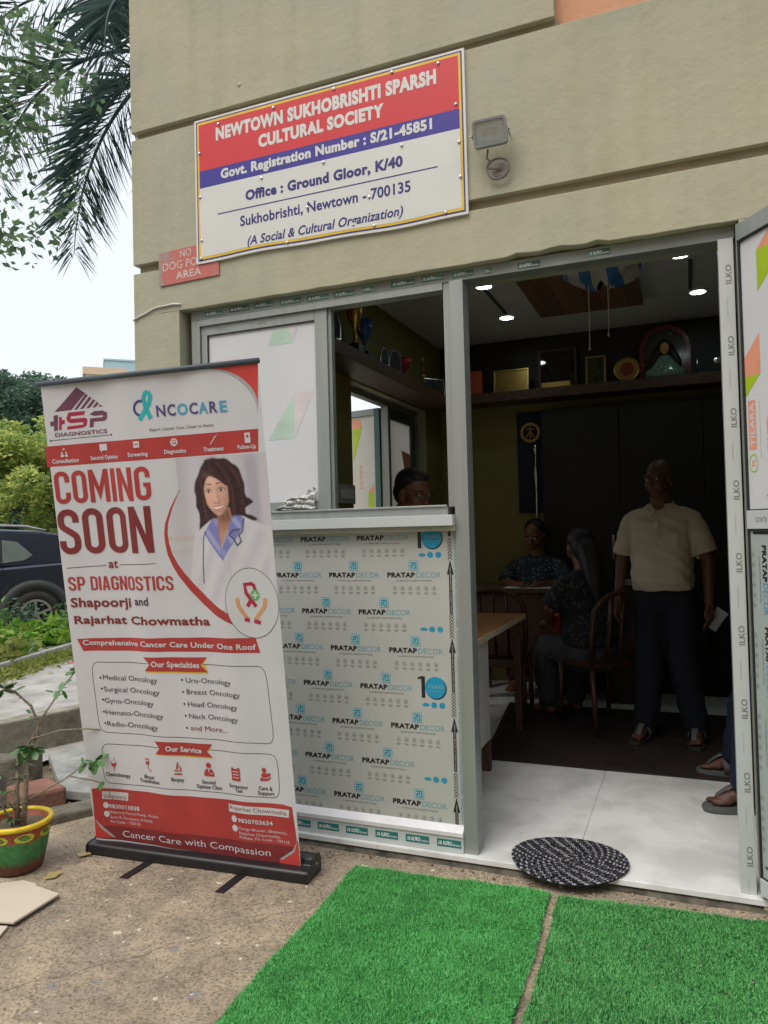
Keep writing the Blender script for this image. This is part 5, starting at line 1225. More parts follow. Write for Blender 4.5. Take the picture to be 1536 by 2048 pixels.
def turf(label, poly, n, m):
    """poly: four corners anticlockwise (x, y)"""
    t = thing('turf_mat', label, 'turf mat', group='artificial turf mats')
    P_ = np.array(poly, float)
    b = B(); b.prism([tuple(p) for p in P_], GZ + 0.004, GZ + 0.010, axis='z'); b.build('backing', mat('turf_backing', (0.008, 0.055, 0.014), 0.9), t)
    k = rng.random(n) ; l = rng.random(n)
    l = np.where(rng.random(n) < 0.86, 1 - (1 - l) * 0.62, l)        # denser where the yard is seen
    xy = (P_[0] * (1 - k)[:, None] + P_[1] * k[:, None]) * (1 - l)[:, None] + (P_[3] * (1 - k)[:, None] + P_[2] * k[:, None]) * l[:, None]
    # frayed long edges
    xy += rng.normal(0, 0.003, xy.shape); xy[:, 1] += 0.006 * np.sin(xy[:, 0] * 11) + 0.003 * np.sin(xy[:, 0] * 37); xy[:, 0] += 0.004 * np.sin(xy[:, 1] * 9) + 0.002 * np.sin(xy[:, 1] * 31)
    a = rng.random(n) * 2 * PI; lean = rng.random(n) * 0.016
    cl = np.sin(xy[:, 0] * 23 + np.sin(xy[:, 1] * 17) * 2) * np.sin(xy[:, 1] * 19 + np.sin(xy[:, 0] * 13) * 2)
    h = 0.005 + 0.007 * rng.random(n) + 0.003 * cl
    w = 0.0015 + 0.0014 * rng.random(n)
    s = np.stack([np.cos(a), np.sin(a)], 1) * w[:, None]
    d = np.stack([np.cos(a + 1.4), np.sin(a + 1.4)], 1) * lean[:, None]
    z0 = np.full(n, GZ + 0.009)
    V = np.empty((n, 3, 3))
    V[:, 0, :2] = xy - s; V[:, 0, 2] = z0
    V[:, 1, :2] = xy + s; V[:, 1, 2] = z0
    V[:, 2, :2] = xy + d; V[:, 2, 2] = z0 + h
    o = npmesh('grass_blades', V.reshape(-1, 3), np.arange(3 * n).reshape(-1, 3), m, t)
    o['kind'] = 'stuff'
turf('bright green artificial turf mat lying by the banner base', [(-0.395, -1.9), (0.395, -1.9), (0.332, -0.118), (-0.445, -0.158)], 170000, M_BLADE)
turf('green artificial turf mat lying in front of the open door', [(0.425, -1.9), (1.75, -1.9), (1.75, -0.03), (0.368, -0.135)], 200000, M_BLADE2)

# ------------------------------------------------------------------ round braided doormat hanging over the step
def braid_mat():
    m, nt, p = nmat('braided_cotton'); L = nt.links; N = nt.nodes.new
    at = N('ShaderNodeVertexColor'); at.layer_name = 'yarn'
    n = N('ShaderNodeTexNoise'); n.inputs['Scale'].default_value = 220; L.new(N('ShaderNodeTexCoord').outputs['Object'], n.inputs['Vector'])
    mx = N('ShaderNodeMix'); mx.data_type = 'RGBA'; mx.blend_type = 'MULTIPLY'; mx.inputs[0].default_value = 0.6
    r = N('ShaderNodeValToRGB'); r.color_ramp.elements[0].color = (0.4, 0.4, 0.4, 1); r.color_ramp.elements[1].color = (1.4, 1.4, 1.4, 1); L.new(n.outputs[0], r.inputs[0])
    L.new(at.outputs[0], mx.inputs[6]); L.new(r.outputs[0], mx.inputs[7]); L.new(mx.outputs[2], p.inputs['Base Color'])
    p.inputs['Roughness'].default_value = 0.95; p.inputs['Specular IOR Level'].default_value = 0.1
    return m
V = []; F = []; C_ = []
NR = 17; rad = 0.226; pitch = rad / NR
cx, cy = 0.372, 0.090
def mat_z(x, y):
    z = FZ + 0.004
    if y < -0.004:                       # bends down over the edge of the slab
        q = -0.004 - y; z -= 0.05 * q + 0.35 * q * q
    z += 0.010 * max(0, (math.hypot(x - cx, y - cy) / rad) - 0.55) * (1 if y > 0 else 0) * 1.5
    return z
for rg in range(NR):
    rr_ = (rg + 0.5) * pitch
    segs = max(10, int(2 * PI * rr_ / 0.0075))
    for k in range(segs):
        for strand in (0, 1):
            a0 = 2 * PI * (k + 0.5 * strand) / segs
            ph = (k * 2 + strand)
            dr_ = pitch * 0.26 * (1 if strand else -1)
            # one stitch: a slanted ellipsoid-like lozenge
            la, lr, hh = 1.7 * PI / segs, pitch * 0.40, 0.0052
            col = (0.33, 0.33, 0.335) if ((k + rg * 2) % 6 < 2 and strand) and random.random() < 0.85 else ((0.08, 0.08, 0.09) if random.random() < 0.25 else (0.016, 0.016, 0.022))
            o = len(V)
            for (da, dr2, dz) in ((-la, -lr * 0.3, 0.0), (0, -lr, 0.35), (la, lr * 0.3, 0.0), (0, lr, 0.35), (0, 0, 1.0)):
                r2 = rr_ + dr_ + dr2 + (da / la) * lr * 0.35 * (1 if strand else -1); an = a0 + da
                x, y = cx + r2 * math.cos(an), cy + r2 * math.sin(an) * 0.87
                V.append((x, y, mat_z(x, y) + 0.004 + hh * dz)); C_.append(col)
            F += [(o, o + 1, o + 4), (o + 1, o + 2, o + 4), (o + 2, o + 3, o + 4), (o + 3, o, o + 4)]
rg_ = thing('braided_doormat', 'round black and white braided doormat hanging over the door step', 'doormat')
o = npmesh('braid', np.array(V), np.array(F), braid_mat(), rg_, smooth=True); o['kind'] = 'stuff'
ca = o.data.color_attributes.new('yarn', 'FLOAT_COLOR', 'POINT'); ca.data.foreach_set('color', np.concatenate([np.array(C_), np.ones((len(C_), 1))], 1).astype(np.float32).ravel())
b = B(); n = 40
rings = [0.0, 0.07, 0.12, 0.16, 0.20, rad]
for r_ in rings[1:]:
    for k in range(n):
        x, y = cx + r_ * math.cos(2 * PI * k / n), cy + r_ * math.sin(2 * PI * k / n) * 0.87; b.v.append((x, y, mat_z(x, y) + 0.0045))
b.v.append((cx, cy, mat_z(cx, cy) + 0.0045))
for i in range(len(rings) - 2):
    for k in range(n): b.f.append((i * n + k, i * n + (k + 1) % n, (i + 1) * n + (k + 1) % n, (i + 1) * n + k)); b.m.append(0)
for k in range(n): b.f.append((len(b.v) - 1, k, (k + 1) % n)); b.m.append(0)
o = b.build('backing', mat('mat_cloth', (0.02, 0.02, 0.024), 0.95), rg_)
md = o.modifiers.new('thick', 'SOLIDIFY'); md.thickness = 0.006; md.offset = -1

# ------------------------------------------------------------------ loose beige tiles on the ground
M_BEIGE = mat('beige_tile', (0.52, 0.46, 0.36), 0.5, var=0.05, scale=8)
def slab(name, label, pts, z0, z1, m, cat, group=None, bevel=0.002):
    b = B(); b.prism(pts, z0, z1, axis='z'); o = b.build(name, m, None, bevel=bevel); tag(o, label, cat, group); return o
slab('floor_tile_offcut', 'pointed beige tile offcut nearest the painted flower pot', [(-1.90, -0.88), (-1.70, -0.985), (-1.555, -0.742), (-1.585, -0.705), (-1.66, -0.70)], GZ + 0.003, GZ + 0.012, M_BEIGE, 'tile', 'loose tile offcuts')
slab('floor_tile_offcut', 'rectangular beige tile lying in the middle of the loose tiles', [(-1.66, -1.03), (-1.405, -0.975), (-1.415, -0.755), (-1.56, -0.735)], GZ + 0.013, GZ + 0.022, M_BEIGE, 'tile', 'loose tile offcuts')
slab('floor_tile_offcut', 'beige tile corner lowest at the edge of the photograph', [(-1.66, -1.14), (-1.37, -1.09), (-1.42, -0.985), (-1.62, -1.035)], GZ + 0.003, GZ + 0.012, M_BEIGE, 'tile', 'loose tile offcuts')

# ------------------------------------------------------------------ low kerbs, planter walls and blocks
slab('planter_wall', 'low cement planter wall with a stained face, beside the path', [(-3.75, -0.55), (-3.63, -0.62), (-2.86, 1.70), (-2.98, 1.74)], 0.0, 0.265, M_CEMENT, 'planter wall', bevel=0.012)
slab('cement_block', 'dark mossy cement block behind the painted flower pot', [(-2.98, -0.08), (-2.95, -0.2), (-2.45, 0.06), (-2.50, 0.20)], 0.0, 0.26, M_MOSS, 'block', bevel=0.015)
slab('clay_block', 'reddish brown clay block lying on the earth behind the pot', [(-2.52, -0.04), (-2.30, -0.12), (-2.19, 0.06), (-2.42, 0.15)], 0.02, 0.14, mat('red_brown_clay', (0.22, 0.11, 0.08), 0.85, var=0.3, bump=0.5), 'block', bevel=0.018)
slab('stone_slab', 'pale blue grey stone slab between the planter wall and the banner', [(-2.95, 0.66), (-2.33, 0.16), (-1.75, 0.23), (-1.9, 1.2), (-2.8, 0.95)], 0.02, 0.072, mat('grey_slab', (0.28, 0.29, 0.275), 0.8, var=0.35, scale=7, bump=0.5, detail=8), 'slab', bevel=0.006)
slab('kerb_stone', 'dark wet kerb stone running behind the flower pot to the banner', [(-2.24, -0.27), (-2.09, -0.31), (-1.78, 0.18), (-1.92, 0.22)], 0.0, 0.098, M_MOSS, 'kerb stone', bevel=0.012)
kerb = slab('path_kerb', 'thin pale kerb between the path and the shrubs', [(-5.75, 1.9), (-5.68, 1.88), (-7.0, 6.6), (-7.08, 6.6)], 0.0, 0.115, mat('pale_kerb', (0.42, 0.41, 0.38), 0.85, var=0.2, bump=0.4), 'kerb', bevel=0.01)

# ------------------------------------------------------------------ plants
def leaf_faces(n, centers, size, normal_bias=0.3, aspect=0.5, droop=0.0):
    """n pointed leaves (two triangles folded on the midrib) around given centres; returns V (n*4,3), F (n*2,3)"""
    d = rng.normal(size=(n, 3)); d[:, 2] = d[:, 2] * 0.6 - droop; d /= np.linalg.norm(d, axis=1)[:, None]
    up = rng.normal(size=(n, 3)) * (1 - normal_bias) + np.array([0, 0, 1.0]) * normal_bias
    s = np.cross(d, up); s /= (np.linalg.norm(s, axis=1)[:, None] + 1e-9)
    nn = np.cross(s, d)
    L_ = size * (0.65 + 0.7 * rng.random(n))
    V = np.empty((n, 4, 3))
    V[:, 0] = centers; V[:, 2] = centers + d * L_[:, None]
    mid = centers + d * (L_ * 0.45)[:, None] + nn * (L_ * 0.08)[:, None]
    V[:, 1] = mid + s * (L_ * aspect * 0.5)[:, None]; V[:, 3] = mid - s * (L_ * aspect * 0.5)[:, None]
    o = np.arange(n)[:, None] * 4
    F = np.concatenate([o + np.array([[0, 1, 2]]), o + np.array([[0, 2, 3]])], 0)
    return V.reshape(-1, 3), F
def blob_points(n, clumps):
    """points in the outer part of many clumps (x,y,z,r)"""
    c = np.array(clumps); w = c[:, 3] ** 2; k = rng.choice(len(c), n, p=w / w.sum())
    d = rng.normal(size=(n, 3)); d /= np.linalg.norm(d, axis=1)[:, None]
    r = c[k, 3] * (0.45 + 0.6 * rng.random(n) ** 0.6)
    return c[k, :3] + d * r[:, None] * np.array([1, 1, 0.8])
def tree(name, label, base, height, crown_c, crown_r, nclump, nleaf, size, m, trunk_r=0.14, group=None, bark=None, clump_r=(0.22, 0.42), aspect=0.5, droop=0.1, bias=0.4):
    t = thing(name, label, 'tree', loc=base, group=group)
    bark = bark or mat('bark', (0.13, 0.10, 0.075), 0.95, var=0.35, bump=0.6, bscale=30)
    cc = np.array(crown_c); cr = np.array(crown_r)
    d = rng.normal(size=(nclump, 3)); d /= np.linalg.norm(d, axis=1)[:, None]
    rr_ = rng.random(nclump) ** 0.45
    cl = cc + d * cr * rr_[:, None]
    rad_ = cr.mean() * (clump_r[0] + (clump_r[1] - clump_r[0]) * rng.random(nclump))
    b = B()
    top = Vector((cc[0], cc[1], cc[2] - cr[2] * 0.2))
    b.tube([(0, 0, -0.1), (0.05, 0.03, height * 0.3), tuple(Vector((0.03, 0.02, height * 0.3)).lerp(top, 0.5)), tuple(top)], [trunk_r * 1.25, trunk_r, trunk_r * 0.75, trunk_r * 0.4], 8)
    b.build('trunk', bark, t, smooth=True)
    b = B()
    for i in range(min(nclump, 22)):
        p0 = Vector((0.03, 0.02, height * 0.3)).lerp(top, 0.3 + 0.6 * random.random()); p1 = Vector(cl[i])
        mid = p0.lerp(p1, 0.5) + Vector((0, 0, 0.12 * cr[2] * random.random()))
        b.tube([p0, mid, p1], [trunk_r * 0.35, trunk_r * 0.2, trunk_r * 0.06], 5, cap=False)
    b.build('limbs', bark, t, smooth=True)
    pts = blob_points(nleaf, np.concatenate([cl, rad_[:, None]], 1))
    V, F = leaf_faces(nleaf, pts, size, bias, aspect, droop)
    npmesh('crown', V, F, m, t)
    return t
M_LG = leafmat('lime_leaves', (0.17, 0.32, 0.08), (0.68, 0.70, 0.22), 0.5)
M_MG = leafmat('mid_leaves', (0.07, 0.18, 0.06), (0.18, 0.34, 0.10), 0.4)
M_DG = leafmat('dark_leaves', (0.06, 0.12, 0.09), (0.14, 0.23, 0.15), 0.35)
tree('flowering_tree', 'yellow green leafy tree behind the parked car', (-12.2, 9.05, 0), 2.4, (0.2, 0.1, 2.55), (1.5, 1.5, 1.45), 95, 30000, 0.115, M_LG, 0.11, clump_r=(0.13, 0.26))
tree('garden_tree', 'mid green tree standing just behind the yellow green one', (-13.3, 12.6, 0), 3.2, (0.3, 0.2, 4.1), (1.7, 1.7, 1.2), 70, 20000, 0.14, M_MG, 0.13, clump_r=(0.15, 0.28))
tree('shade_tree', 'tall dark green tree farthest from the parked car', (-20.3, 15.2, 0), 4.6, (0.2, 0.2, 4.9), (3.0, 3.0, 2.3), 110, 34000, 0.19, M_DG, 0.22, clump_r=(0.14, 0.27))
tree('shade_tree', 'dark tree with a thin top showing over the banner rail', (-17.9, 17.2, 0), 4.2, (0.2, 0.2, 4.55), (2.5, 2.5, 1.9), 60, 24000, 0.18, M_DG, 0.2)
tree('shade_tree', 'dark low tree filling the gap below the pale apartment block', (-16.6, 13.0, 0), 2.0, (0.2, 0.2, 2.2), (2.3, 2.3, 1.7), 60, 20000, 0.17, M_DG, 0.15)

# near tree whose leafy twigs hang into the sky
def near_tree():
    t = thing('overhanging_tree', 'tree overhanging the yard, its leafy twigs reaching into the white sky', 'tree', loc=(-7.0, 2.1, 0))
    bark = MATS['bark']
    b = B(); b.tube([(0, 0, -0.1), (0.1, 0, 2.0), (0.15, 0.05, 4.2), (0.3, 0.0, 6.4)], [0.2, 0.16, 0.13, 0.09], 10); b.build('trunk', bark, t, smooth=True)
    twigs = [((0.2, 0, 5.4), (1.3, 0.05, 5.45), (2.35, -0.1, 5.35), (2.95, -0.1, 5.45)), ((0.25, 0, 5.8), (1.2, 0, 5.9), (2.2, 0.0, 5.75), (2.7, 0.1, 5.55)), ((0.15, 0, 5.2), (1.2, 0.1, 5.45), (2.0, 0.0, 5.3), (2.5, 0.0, 5.15)),
             ((0.2, 0, 5.4), (1.4, 0, 5.75), (2.2, 0, 5.7), (2.7, 0, 5.85)), ((0.1, 0, 4.2), (1.0, 0.1, 4.55), (1.6, 0.05, 4.45), (2.05, 0.0, 4.2)), ((0.3, 0, 6.2), (1.2, 0, 6.5), (2.0, 0.1, 6.3), (2.5, 0, 6.0))]
    b = B(); pts = []
    for tw in twigs:
        P_ = [Vector(p) for p in tw]
        path = []
        for k in range(13):
            s = k / 12 * 3; i = min(2, int(s)); f_ = s - i
            path.append(P_[i].lerp(P_[i + 1], f_) + Vector((0, 0, 0.03 * math.sin(k * 1.9))))
        b.tube(path, [0.022 * (1 - k / 13) ** 2 + 0.0022 for k in range(13)], 6, cap=False)
        for k in range(4, 13):
            for q in range(4):
                d = Vector((random.uniform(-0.1, 0.5), random.uniform(-0.35, 0.35), random.uniform(-0.34, 0.12)))
                e = path[k] + d * random.uniform(0.4, 1.0)
                b.tube([path[k], path[k].lerp(e, 0.5) + Vector((0, 0, 0.02)), e], [0.0026, 0.002, 0.0012], 4, cap=False)
                for r_ in range(random.randint(1, 4)):
                    pts.append(tuple(path[k].lerp(e, 0.35 + 0.65 * random.random()) + Vector((random.gauss(0, 0.02), random.gauss(0, 0.02), random.gauss(0, 0.02)))))
    b.build('limbs', bark, t, smooth=True)
    pts = np.array(pts)
    # more leaves out of the frame so the crown is whole
    extra = blob_points(2600, [(-0.6, 0.2, 6.2, 1.2), (0.6, 0.9, 6.8, 1.1), (-1.4, -0.3, 5.4, 1.1), (0.2, -1.4, 6.2, 1.1), (0.4, 1.6, 5.6, 1.0)])
    V, F = leaf_faces(len(pts), pts, 0.105, 0.25, 0.55, 0.5)
    npmesh('crown', V, F, leafmat('near_leaves', (0.07, 0.14, 0.08), (0.19, 0.30, 0.15), 0.45), t)
    V, F = leaf_faces(len(extra), extra, 0.11, 0.3, 0.55, 0.3)
    npmesh('crown', V, F, MATS['near_leaves'], t)
near_tree()

# palm with drooping feather fronds beside the building
def palm():
    cx, cy, cz = -5.2, 5.0, 7.6
    t = thing('palm_tree', 'tall palm with drooping feathery fronds beside the building corner', 'tree', loc=(cx, cy, 0))
    b = B(); b.tube([(0.1, 0, -0.1), (0.0, 0.05, 3), (0.05, 0, 6), (0, 0, 7.6)], [0.19, 0.15, 0.14, 0.13], 12); b.build('trunk', mat('palm_bark', (0.23, 0.21, 0.18), 0.9, bump=0.5, stretch=(1, 1, 6)), t, smooth=True)
    mleaf = leafmat('palm_leaves', (0.045, 0.085, 0.08), (0.11, 0.18, 0.16), 0.4)
    fr_ = [(203, 3.3, 0.85, 2.3, 0.62), (206, 3.6, 1.30, 2.75, 1.0), (188, 3.0, 0.2, 1.7, 0.45), (224, 2.6, -0.1, 1.4, 0.5), (100, 2.7, 0.6, 2.0), (60, 2.7, 0.5, 2.0), (20, 2.7, 0.7, 2.0), (330, 2.7, 0.5, 2.1), (285, 2.7, 0.4, 2.2), (250, 2.7, 1.0, 1.5), (130, 2.5, 0.0, 2.8)]
    for az, L_, el, dr_, *ex in fr_:
        ex = ex[0] if ex else 1.25
        V = []; F = []; path = []
        a = R(az); n = 46
        for k in range(n + 1):
            s = k / n
            ang_ = el - dr_ * s ** ex
            if k == 0: p = Vector((0, 0, 7.6))
            else: p = path[-1] + Vector((math.cos(a) * math.cos(ang_), math.sin(a) * math.cos(ang_), math.sin(ang_))) * (L_ / n)
            path.append(p)
        b = B(); b.tube(path, [0.03 * (1 - k / n) + 0.005 for k in range(n + 1)], 5, cap=False)
        fo = b.build('frond', [mleaf], t, smooth=True)
        side = Vector((-math.sin(a), math.cos(a), 0)); tw = R(68) if 180 < az < 230 else 0.0
        for k in range(4, n + 1):
            tdir = (path[k] - path[k - 1]).normalized()
            for sgn in (-1, 1):
                for q in range(2):
                    l = (0.78 if 0.15 < k / n < 0.8 else 0.42) * random.uniform(0.75, 1.1)
                    base = path[k - 1].lerp(path[k], random.random())
                    sv = side * math.cos(tw) + tdir.cross(side) * math.sin(tw)
                    dv = (sv * sgn * random.uniform(0.55, 1.0) + tdir * random.uniform(0.45, 0.85) + Vector((0, 0, -random.uniform(0.05, 0.6))) + Vector((random.gauss(0, .15), random.gauss(0, .15), 0))).normalized()
                    tip = base + dv * l + Vector((0, 0, -0.12 * l)); mid = base + dv * l * 0.5
                    w = dv.cross(Vector((0.3, 0.2, 1))).normalized() * 0.0095
                    o = len(V); V += [tuple(base), tuple(mid + w), tuple(tip), tuple(mid - w)]; F += [(o, o + 1, o + 2), (o, o + 2, o + 3)]
        o = npmesh('leaflets', np.array(V), np.array(F), mleaf, fo)
palm()

# shrubs behind the kerb
def shrub(label, c, r, h, n, m, size, aspect=0.55):
    t = thing('garden_shrub', label, 'shrub', loc=(c[0], c[1], 0.02), group='shrubs behind the pale kerb')
    b = B(); pts = []
    for k in range(9):
        a = random.random() * 2 * PI; e = Vector((math.cos(a) * r * random.random(), math.sin(a) * r * random.random(), h * random.uniform(0.5, 1.0)))
        b.tube([(0.03 * math.cos(a), 0.03 * math.sin(a), -0.05), e * 0.5 + Vector((0, 0, 0.05)), e], [0.008, 0.006, 0.003], 5, cap=False)
        for q in range(n // 9):
            s = random.random() ** 0.6; p = e * s
            pts.append((p.x + random.gauss(0, r * 0.28), p.y + random.gauss(0, r * 0.28), max(0.03, p.z + random.gauss(0, 0.05))))
    b.build('stems', mat('green_stem', (0.09, 0.13, 0.04), 0.7), t)
    V, F = leaf_faces(len(pts), np.array(pts), size, 0.5, aspect, 0.15); npmesh('foliage', V, F, m, t)
M_BR = leafmat('bright_leaves', (0.09, 0.24, 0.015), (0.28, 0.44, 0.05), 0.35)
M_YG = leafmat('yellowish_leaves', (0.16, 0.22, 0.04), (0.36, 0.38, 0.10), 0.35)
sh = [((-6.35, 3.0), 0.42, 0.36, 260, M_YG, 0.14, 'pale yellowish shrub at the photograph edge, below the car'), ((-6.75, 3.7), 0.45, 0.34, 330, M_BR, 0.13, 'bright green leafy shrub in front of the car wheel'), ((-6.9, 4.5), 0.45, 0.34, 320, M_BR, 0.13, 'bright green shrub beside the banner edge'), ((-7.2, 4.0), 0.16, 0.62, 110, M_MG, 0.10, 'slender darker shrub rising in front of the car wheel'), ((-7.3, 5.3), 0.5, 0.42, 320, M_MG, 0.12, 'mid green shrub mostly behind the banner edge'), ((-7.6, 4.7), 0.18, 0.66, 110, M_DG, 0.09, 'thin upright dark shrub beside the car bumper')]
for c, r_, h_, n_, m_, s_, lb in sh: shrub(lb, c, r_, h_, n_, m_, s_)
# low yellow-green ground cover along the near side of the kerb
n = 5200
k = rng.random(n); pts = np.stack([-5.62 - 1.30 * k + np.abs(rng.normal(0, 0.17, n)), 1.9 + 4.7 * k + rng.normal(0, 0.1, n), np.full(n, 0.04)], 1)
V, F = leaf_faces(n, pts, 0.08, 0.3, 0.3, -0.6)
o = npmesh('ground_cover', V, F, M_YG); o['kind'] = 'stuff'; o['label'] = 'low yellow green weeds along the kerb of the path'
# weeds and litter leaves on the path
fl_first = None
for q in range(26):
    x, y = -3.1 - 2.6 * random.random(), -0.4 + 4.0 * random.random()
    b = B(); s = random.uniform(0.035, 0.06)
    if fl_first is None:
        b.add([(0, 0, 0.004), (0.45, 0.32, 0.008), (1, 0, 0.003), (0.45, -0.32, 0.009)], [(0, 1, 2), (0, 2, 3)]); fl_first = o = b.build('fallen_leaf', leafmat('dry_leaf', (0.24, 0.17, 0.06), (0.40, 0.33, 0.13), 0.1), None, fixn=False)
    else: o = fl_first.copy(); COL.objects.link(o)
    o.scale = (s * 1.4, s * 1.4, s * 1.4); o.location = (x, y, 0.048); o.rotation_euler = (random.uniform(-.2, .2), random.uniform(-.2, .2), random.random() * 6.3)
    tag(o, 'small dry leaf lying on the pale path', 'leaf', 'dry leaves scattered on the path')
for q, (x, y, lb) in enumerate([(-1.66, -0.42, 'yellow fallen leaf between the flower pot and the banner base'), (-1.60, -0.66, 'yellowish fallen leaf at the foot of the painted pot'), (-2.02, -0.05, 'brown fallen leaf in the dirt beside the dark kerb stone'), (-1.88, 0.02, 'curled dry leaf on the dirt next to the banner'), (-2.5, 0.62, 'tan fallen leaf on the pale stone slab'), (-2.2, 0.42, 'light brown leaf near the slab corner by the banner')]):
    o = fl_first.copy(); COL.objects.link(o); o.scale = (0.085, 0.085, 0.085)
    o.location = (x, y, {4: 0.076, 5: 0.076}.get(q, GZ + 0.004)); o.rotation_euler = (0.1, -0.1, q * 1.3); tag(o, lb, 'leaf')
# painted flower pot with a thorny flowering plant
pc = (-1.80, -0.60, GZ)
pt = thing('flower_pot', 'green and red painted flower pot with a yellow rim', 'flower pot', loc=pc)
def pot_paint():
    m, nt, p = nmat('painted_pot'); L = nt.links; N = nt.nodes.new
    tc = N('ShaderNodeTexCoord'); sx = N('ShaderNodeSeparateXYZ'); L.new(tc.outputs['Object'], sx.inputs[0])
    n = N('ShaderNodeTexNoise'); n.inputs['Scale'].default_value = 14; n.inputs['Detail'].default_value = 5; L.new(tc.outputs['Object'], n.inputs['Vector'])
    ad = N('ShaderNodeMath'); ad.operation = 'MULTIPLY_ADD'; ad.inputs[1].default_value = 0.05; L.new(n.outputs[0], ad.inputs[0]); L.new(sx.outputs[2], ad.inputs[2])
    r = N('ShaderNodeValToRGB'); r.color_ramp.interpolation = 'LINEAR'; e = r.color_ramp.elements
    e[0].position = 0.065; e[0].color = (0.13, 0.045, 0.025, 1); e[1].position = 0.085; e[1].color = (0.035, 0.17, 0.045, 1)
    q = e.new(0.155); q.color = (0.045, 0.20, 0.055, 1); q = e.new(0.17); q.color = (0.30, 0.06, 0.025, 1)
    L.new(ad.outputs[0], r.inputs[0])
    n2 = N('ShaderNodeTexNoise'); n2.inputs['Scale'].default_value = 45; n2.inputs['Detail'].default_value = 4; L.new(tc.outputs['Object'], n2.inputs['Vector'])
    r2 = N('ShaderNodeValToRGB'); r2.color_ramp.elements[0].position = 0.35; r2.color_ramp.elements[0].color = (0.55, 0.55, 0.5, 1); r2.color_ramp.elements[1].position = 0.6; r2.color_ramp.elements[1].color = (1, 1, 1, 1); L.new(n2.outputs[0], r2.inputs[0])
    mx = N('ShaderNodeMix'); mx.data_type = 'RGBA'; mx.blend_type = 'MULTIPLY'; mx.inputs[0].default_value = 0.8; L.new(r.outputs[0], mx.inputs[6]); L.new(r2.outputs[0], mx.inputs[7]); L.new(mx.outputs[2], p.inputs['Base Color'])
    p.inputs['Roughness'].default_value = 0.55
    return m
b = B(); b.lathe([(0.0, 0.003), (0.094, 0.003), (0.098, 0.012), (0.115, 0.09), (0.128, 0.165), (0.132, 0.195), (0.120, 0.197), (0.116, 0.165), (0.0, 0.165)], 36); b.build('body', pot_paint(), pt, smooth=True)
b = B(); b.lathe([(0.127, 0.186), (0.138, 0.188), (0.141, 0.200), (0.135, 0.208), (0.123, 0.206), (0.119, 0.196)], 36, close=True); b.build('rim', mat('yellow_rim_paint', (0.62, 0.45, 0.02), 0.5, var=0.3, scale=20), pt, smooth=True)
b = B(); b.lathe([(0.0, 0.178), (0.119, 0.172)], 24); b.build('soil', M_SOIL, pt)
for k in range(8):      # painted medallions round the neck
    a = 2 * PI * k / 8 + 0.25; n = 16
    def on(ax_, zz, off):
        rr_ = 0.115 + (zz - 0.09) * 0.173 + off
        return (rr_ * math.cos(a + ax_ / 0.125), rr_ * math.sin(a + ax_ / 0.125), zz)
    b = B()
    b.add([on(0.038 * math.cos(2 * PI * i / n), 0.158 + 0.018 * math.sin(2 * PI * i / n), 0.0022) for i in range(n)], [tuple(range(n))], 0)
    b.add([on(0.016 * math.cos(2 * PI * i / n), 0.158 + 0.009 * math.sin(2 * PI * i / n), 0.0032) for i in range(n)], [tuple(range(n))], 1)
    b.build('painted_medallion', [mat('yellow_motif', (0.42, 0.46, 0.04), 0.5, var=0.2, scale=30), mat('green_motif', (0.06, 0.24, 0.05), 0.5)], pt)
pl_ = thing('thorny_plant', 'thorny potted plant with small red flowers growing from the painted pot', 'plant', loc=(pc[0], pc[1], pc[2] + 0.17))
stems = [[(0.03, 0.0, 0), (0.035, 0.01, 0.15), (0.04, 0.02, 0.30)], [(0.0, 0.0, 0), (-0.005, 0.0, 0.14), (0.0, 0.01, 0.29)], [(0.04, 0.02, 0.30), (0.06, 0.05, 0.37), (0.07, 0.05, 0.42), (0.05, 0.03, 0.50), (0.005, -0.01, 0.565), (-0.04, -0.04, 0.59)], [(0.045, 0.02, 0.34), (0.06, 0.09, 0.45), (0.10, 0.16, 0.56), (0.13, 0.2, 0.62)],
         [(0.05, 0.03, 0.36), (0.15, 0.09, 0.39), (0.24, 0.14, 0.39), (0.33, 0.19, 0.38)], [(0.03, 0.01, 0.10), (0.11, 0.05, 0.15), (0.18, 0.08, 0.19), (0.26, 0.12, 0.25)], [(0.20, 0.09, 0.20), (0.27, 0.13, 0.18), (0.32, 0.16, 0.16)], [(-0.01, 0.0, 0.06), (-0.06, -0.02, 0.13), (-0.11, -0.05, 0.19)], [(0.0, -0.02, 0), (-0.03, -0.05, 0.1), (-0.07, -0.09, 0.16)]]
sr = [0.013, 0.012, 0.007, 0.0045, 0.004, 0.0038, 0.003, 0.004, 0.005]
b = B()
for P_, r_ in zip(stems, sr): b.tube(P_, [r_ * (1 - 0.4 * k / (len(P_) - 1)) for k in range(len(P_))], 7)
b.build('stem', mat('grey_green_stem', (0.20, 0.17, 0.12), 0.85, var=0.4, scale=40), pl_, smooth=True)
b = B()
for P_, r_ in list(zip(stems, sr))[:5]:
    for i in range(len(P_) - 1):
        a0, a1 = Vector(P_[i]), Vector(P_[i + 1])
        for k in range(14):
            q = a0.lerp(a1, random.random()); d = Vector((random.gauss(0, 1), random.gauss(0, 1), random.gauss(0, .3))).normalized()
            b.tube([q + d * r_ * 0.6, q + d * (r_ + 0.011)], [0.0013, 0.0002], 4, cap=False)
o = b.build('thorns', mat('thorn', (0.30, 0.25, 0.18), 0.8), pl_); o['kind'] = 'stuff'
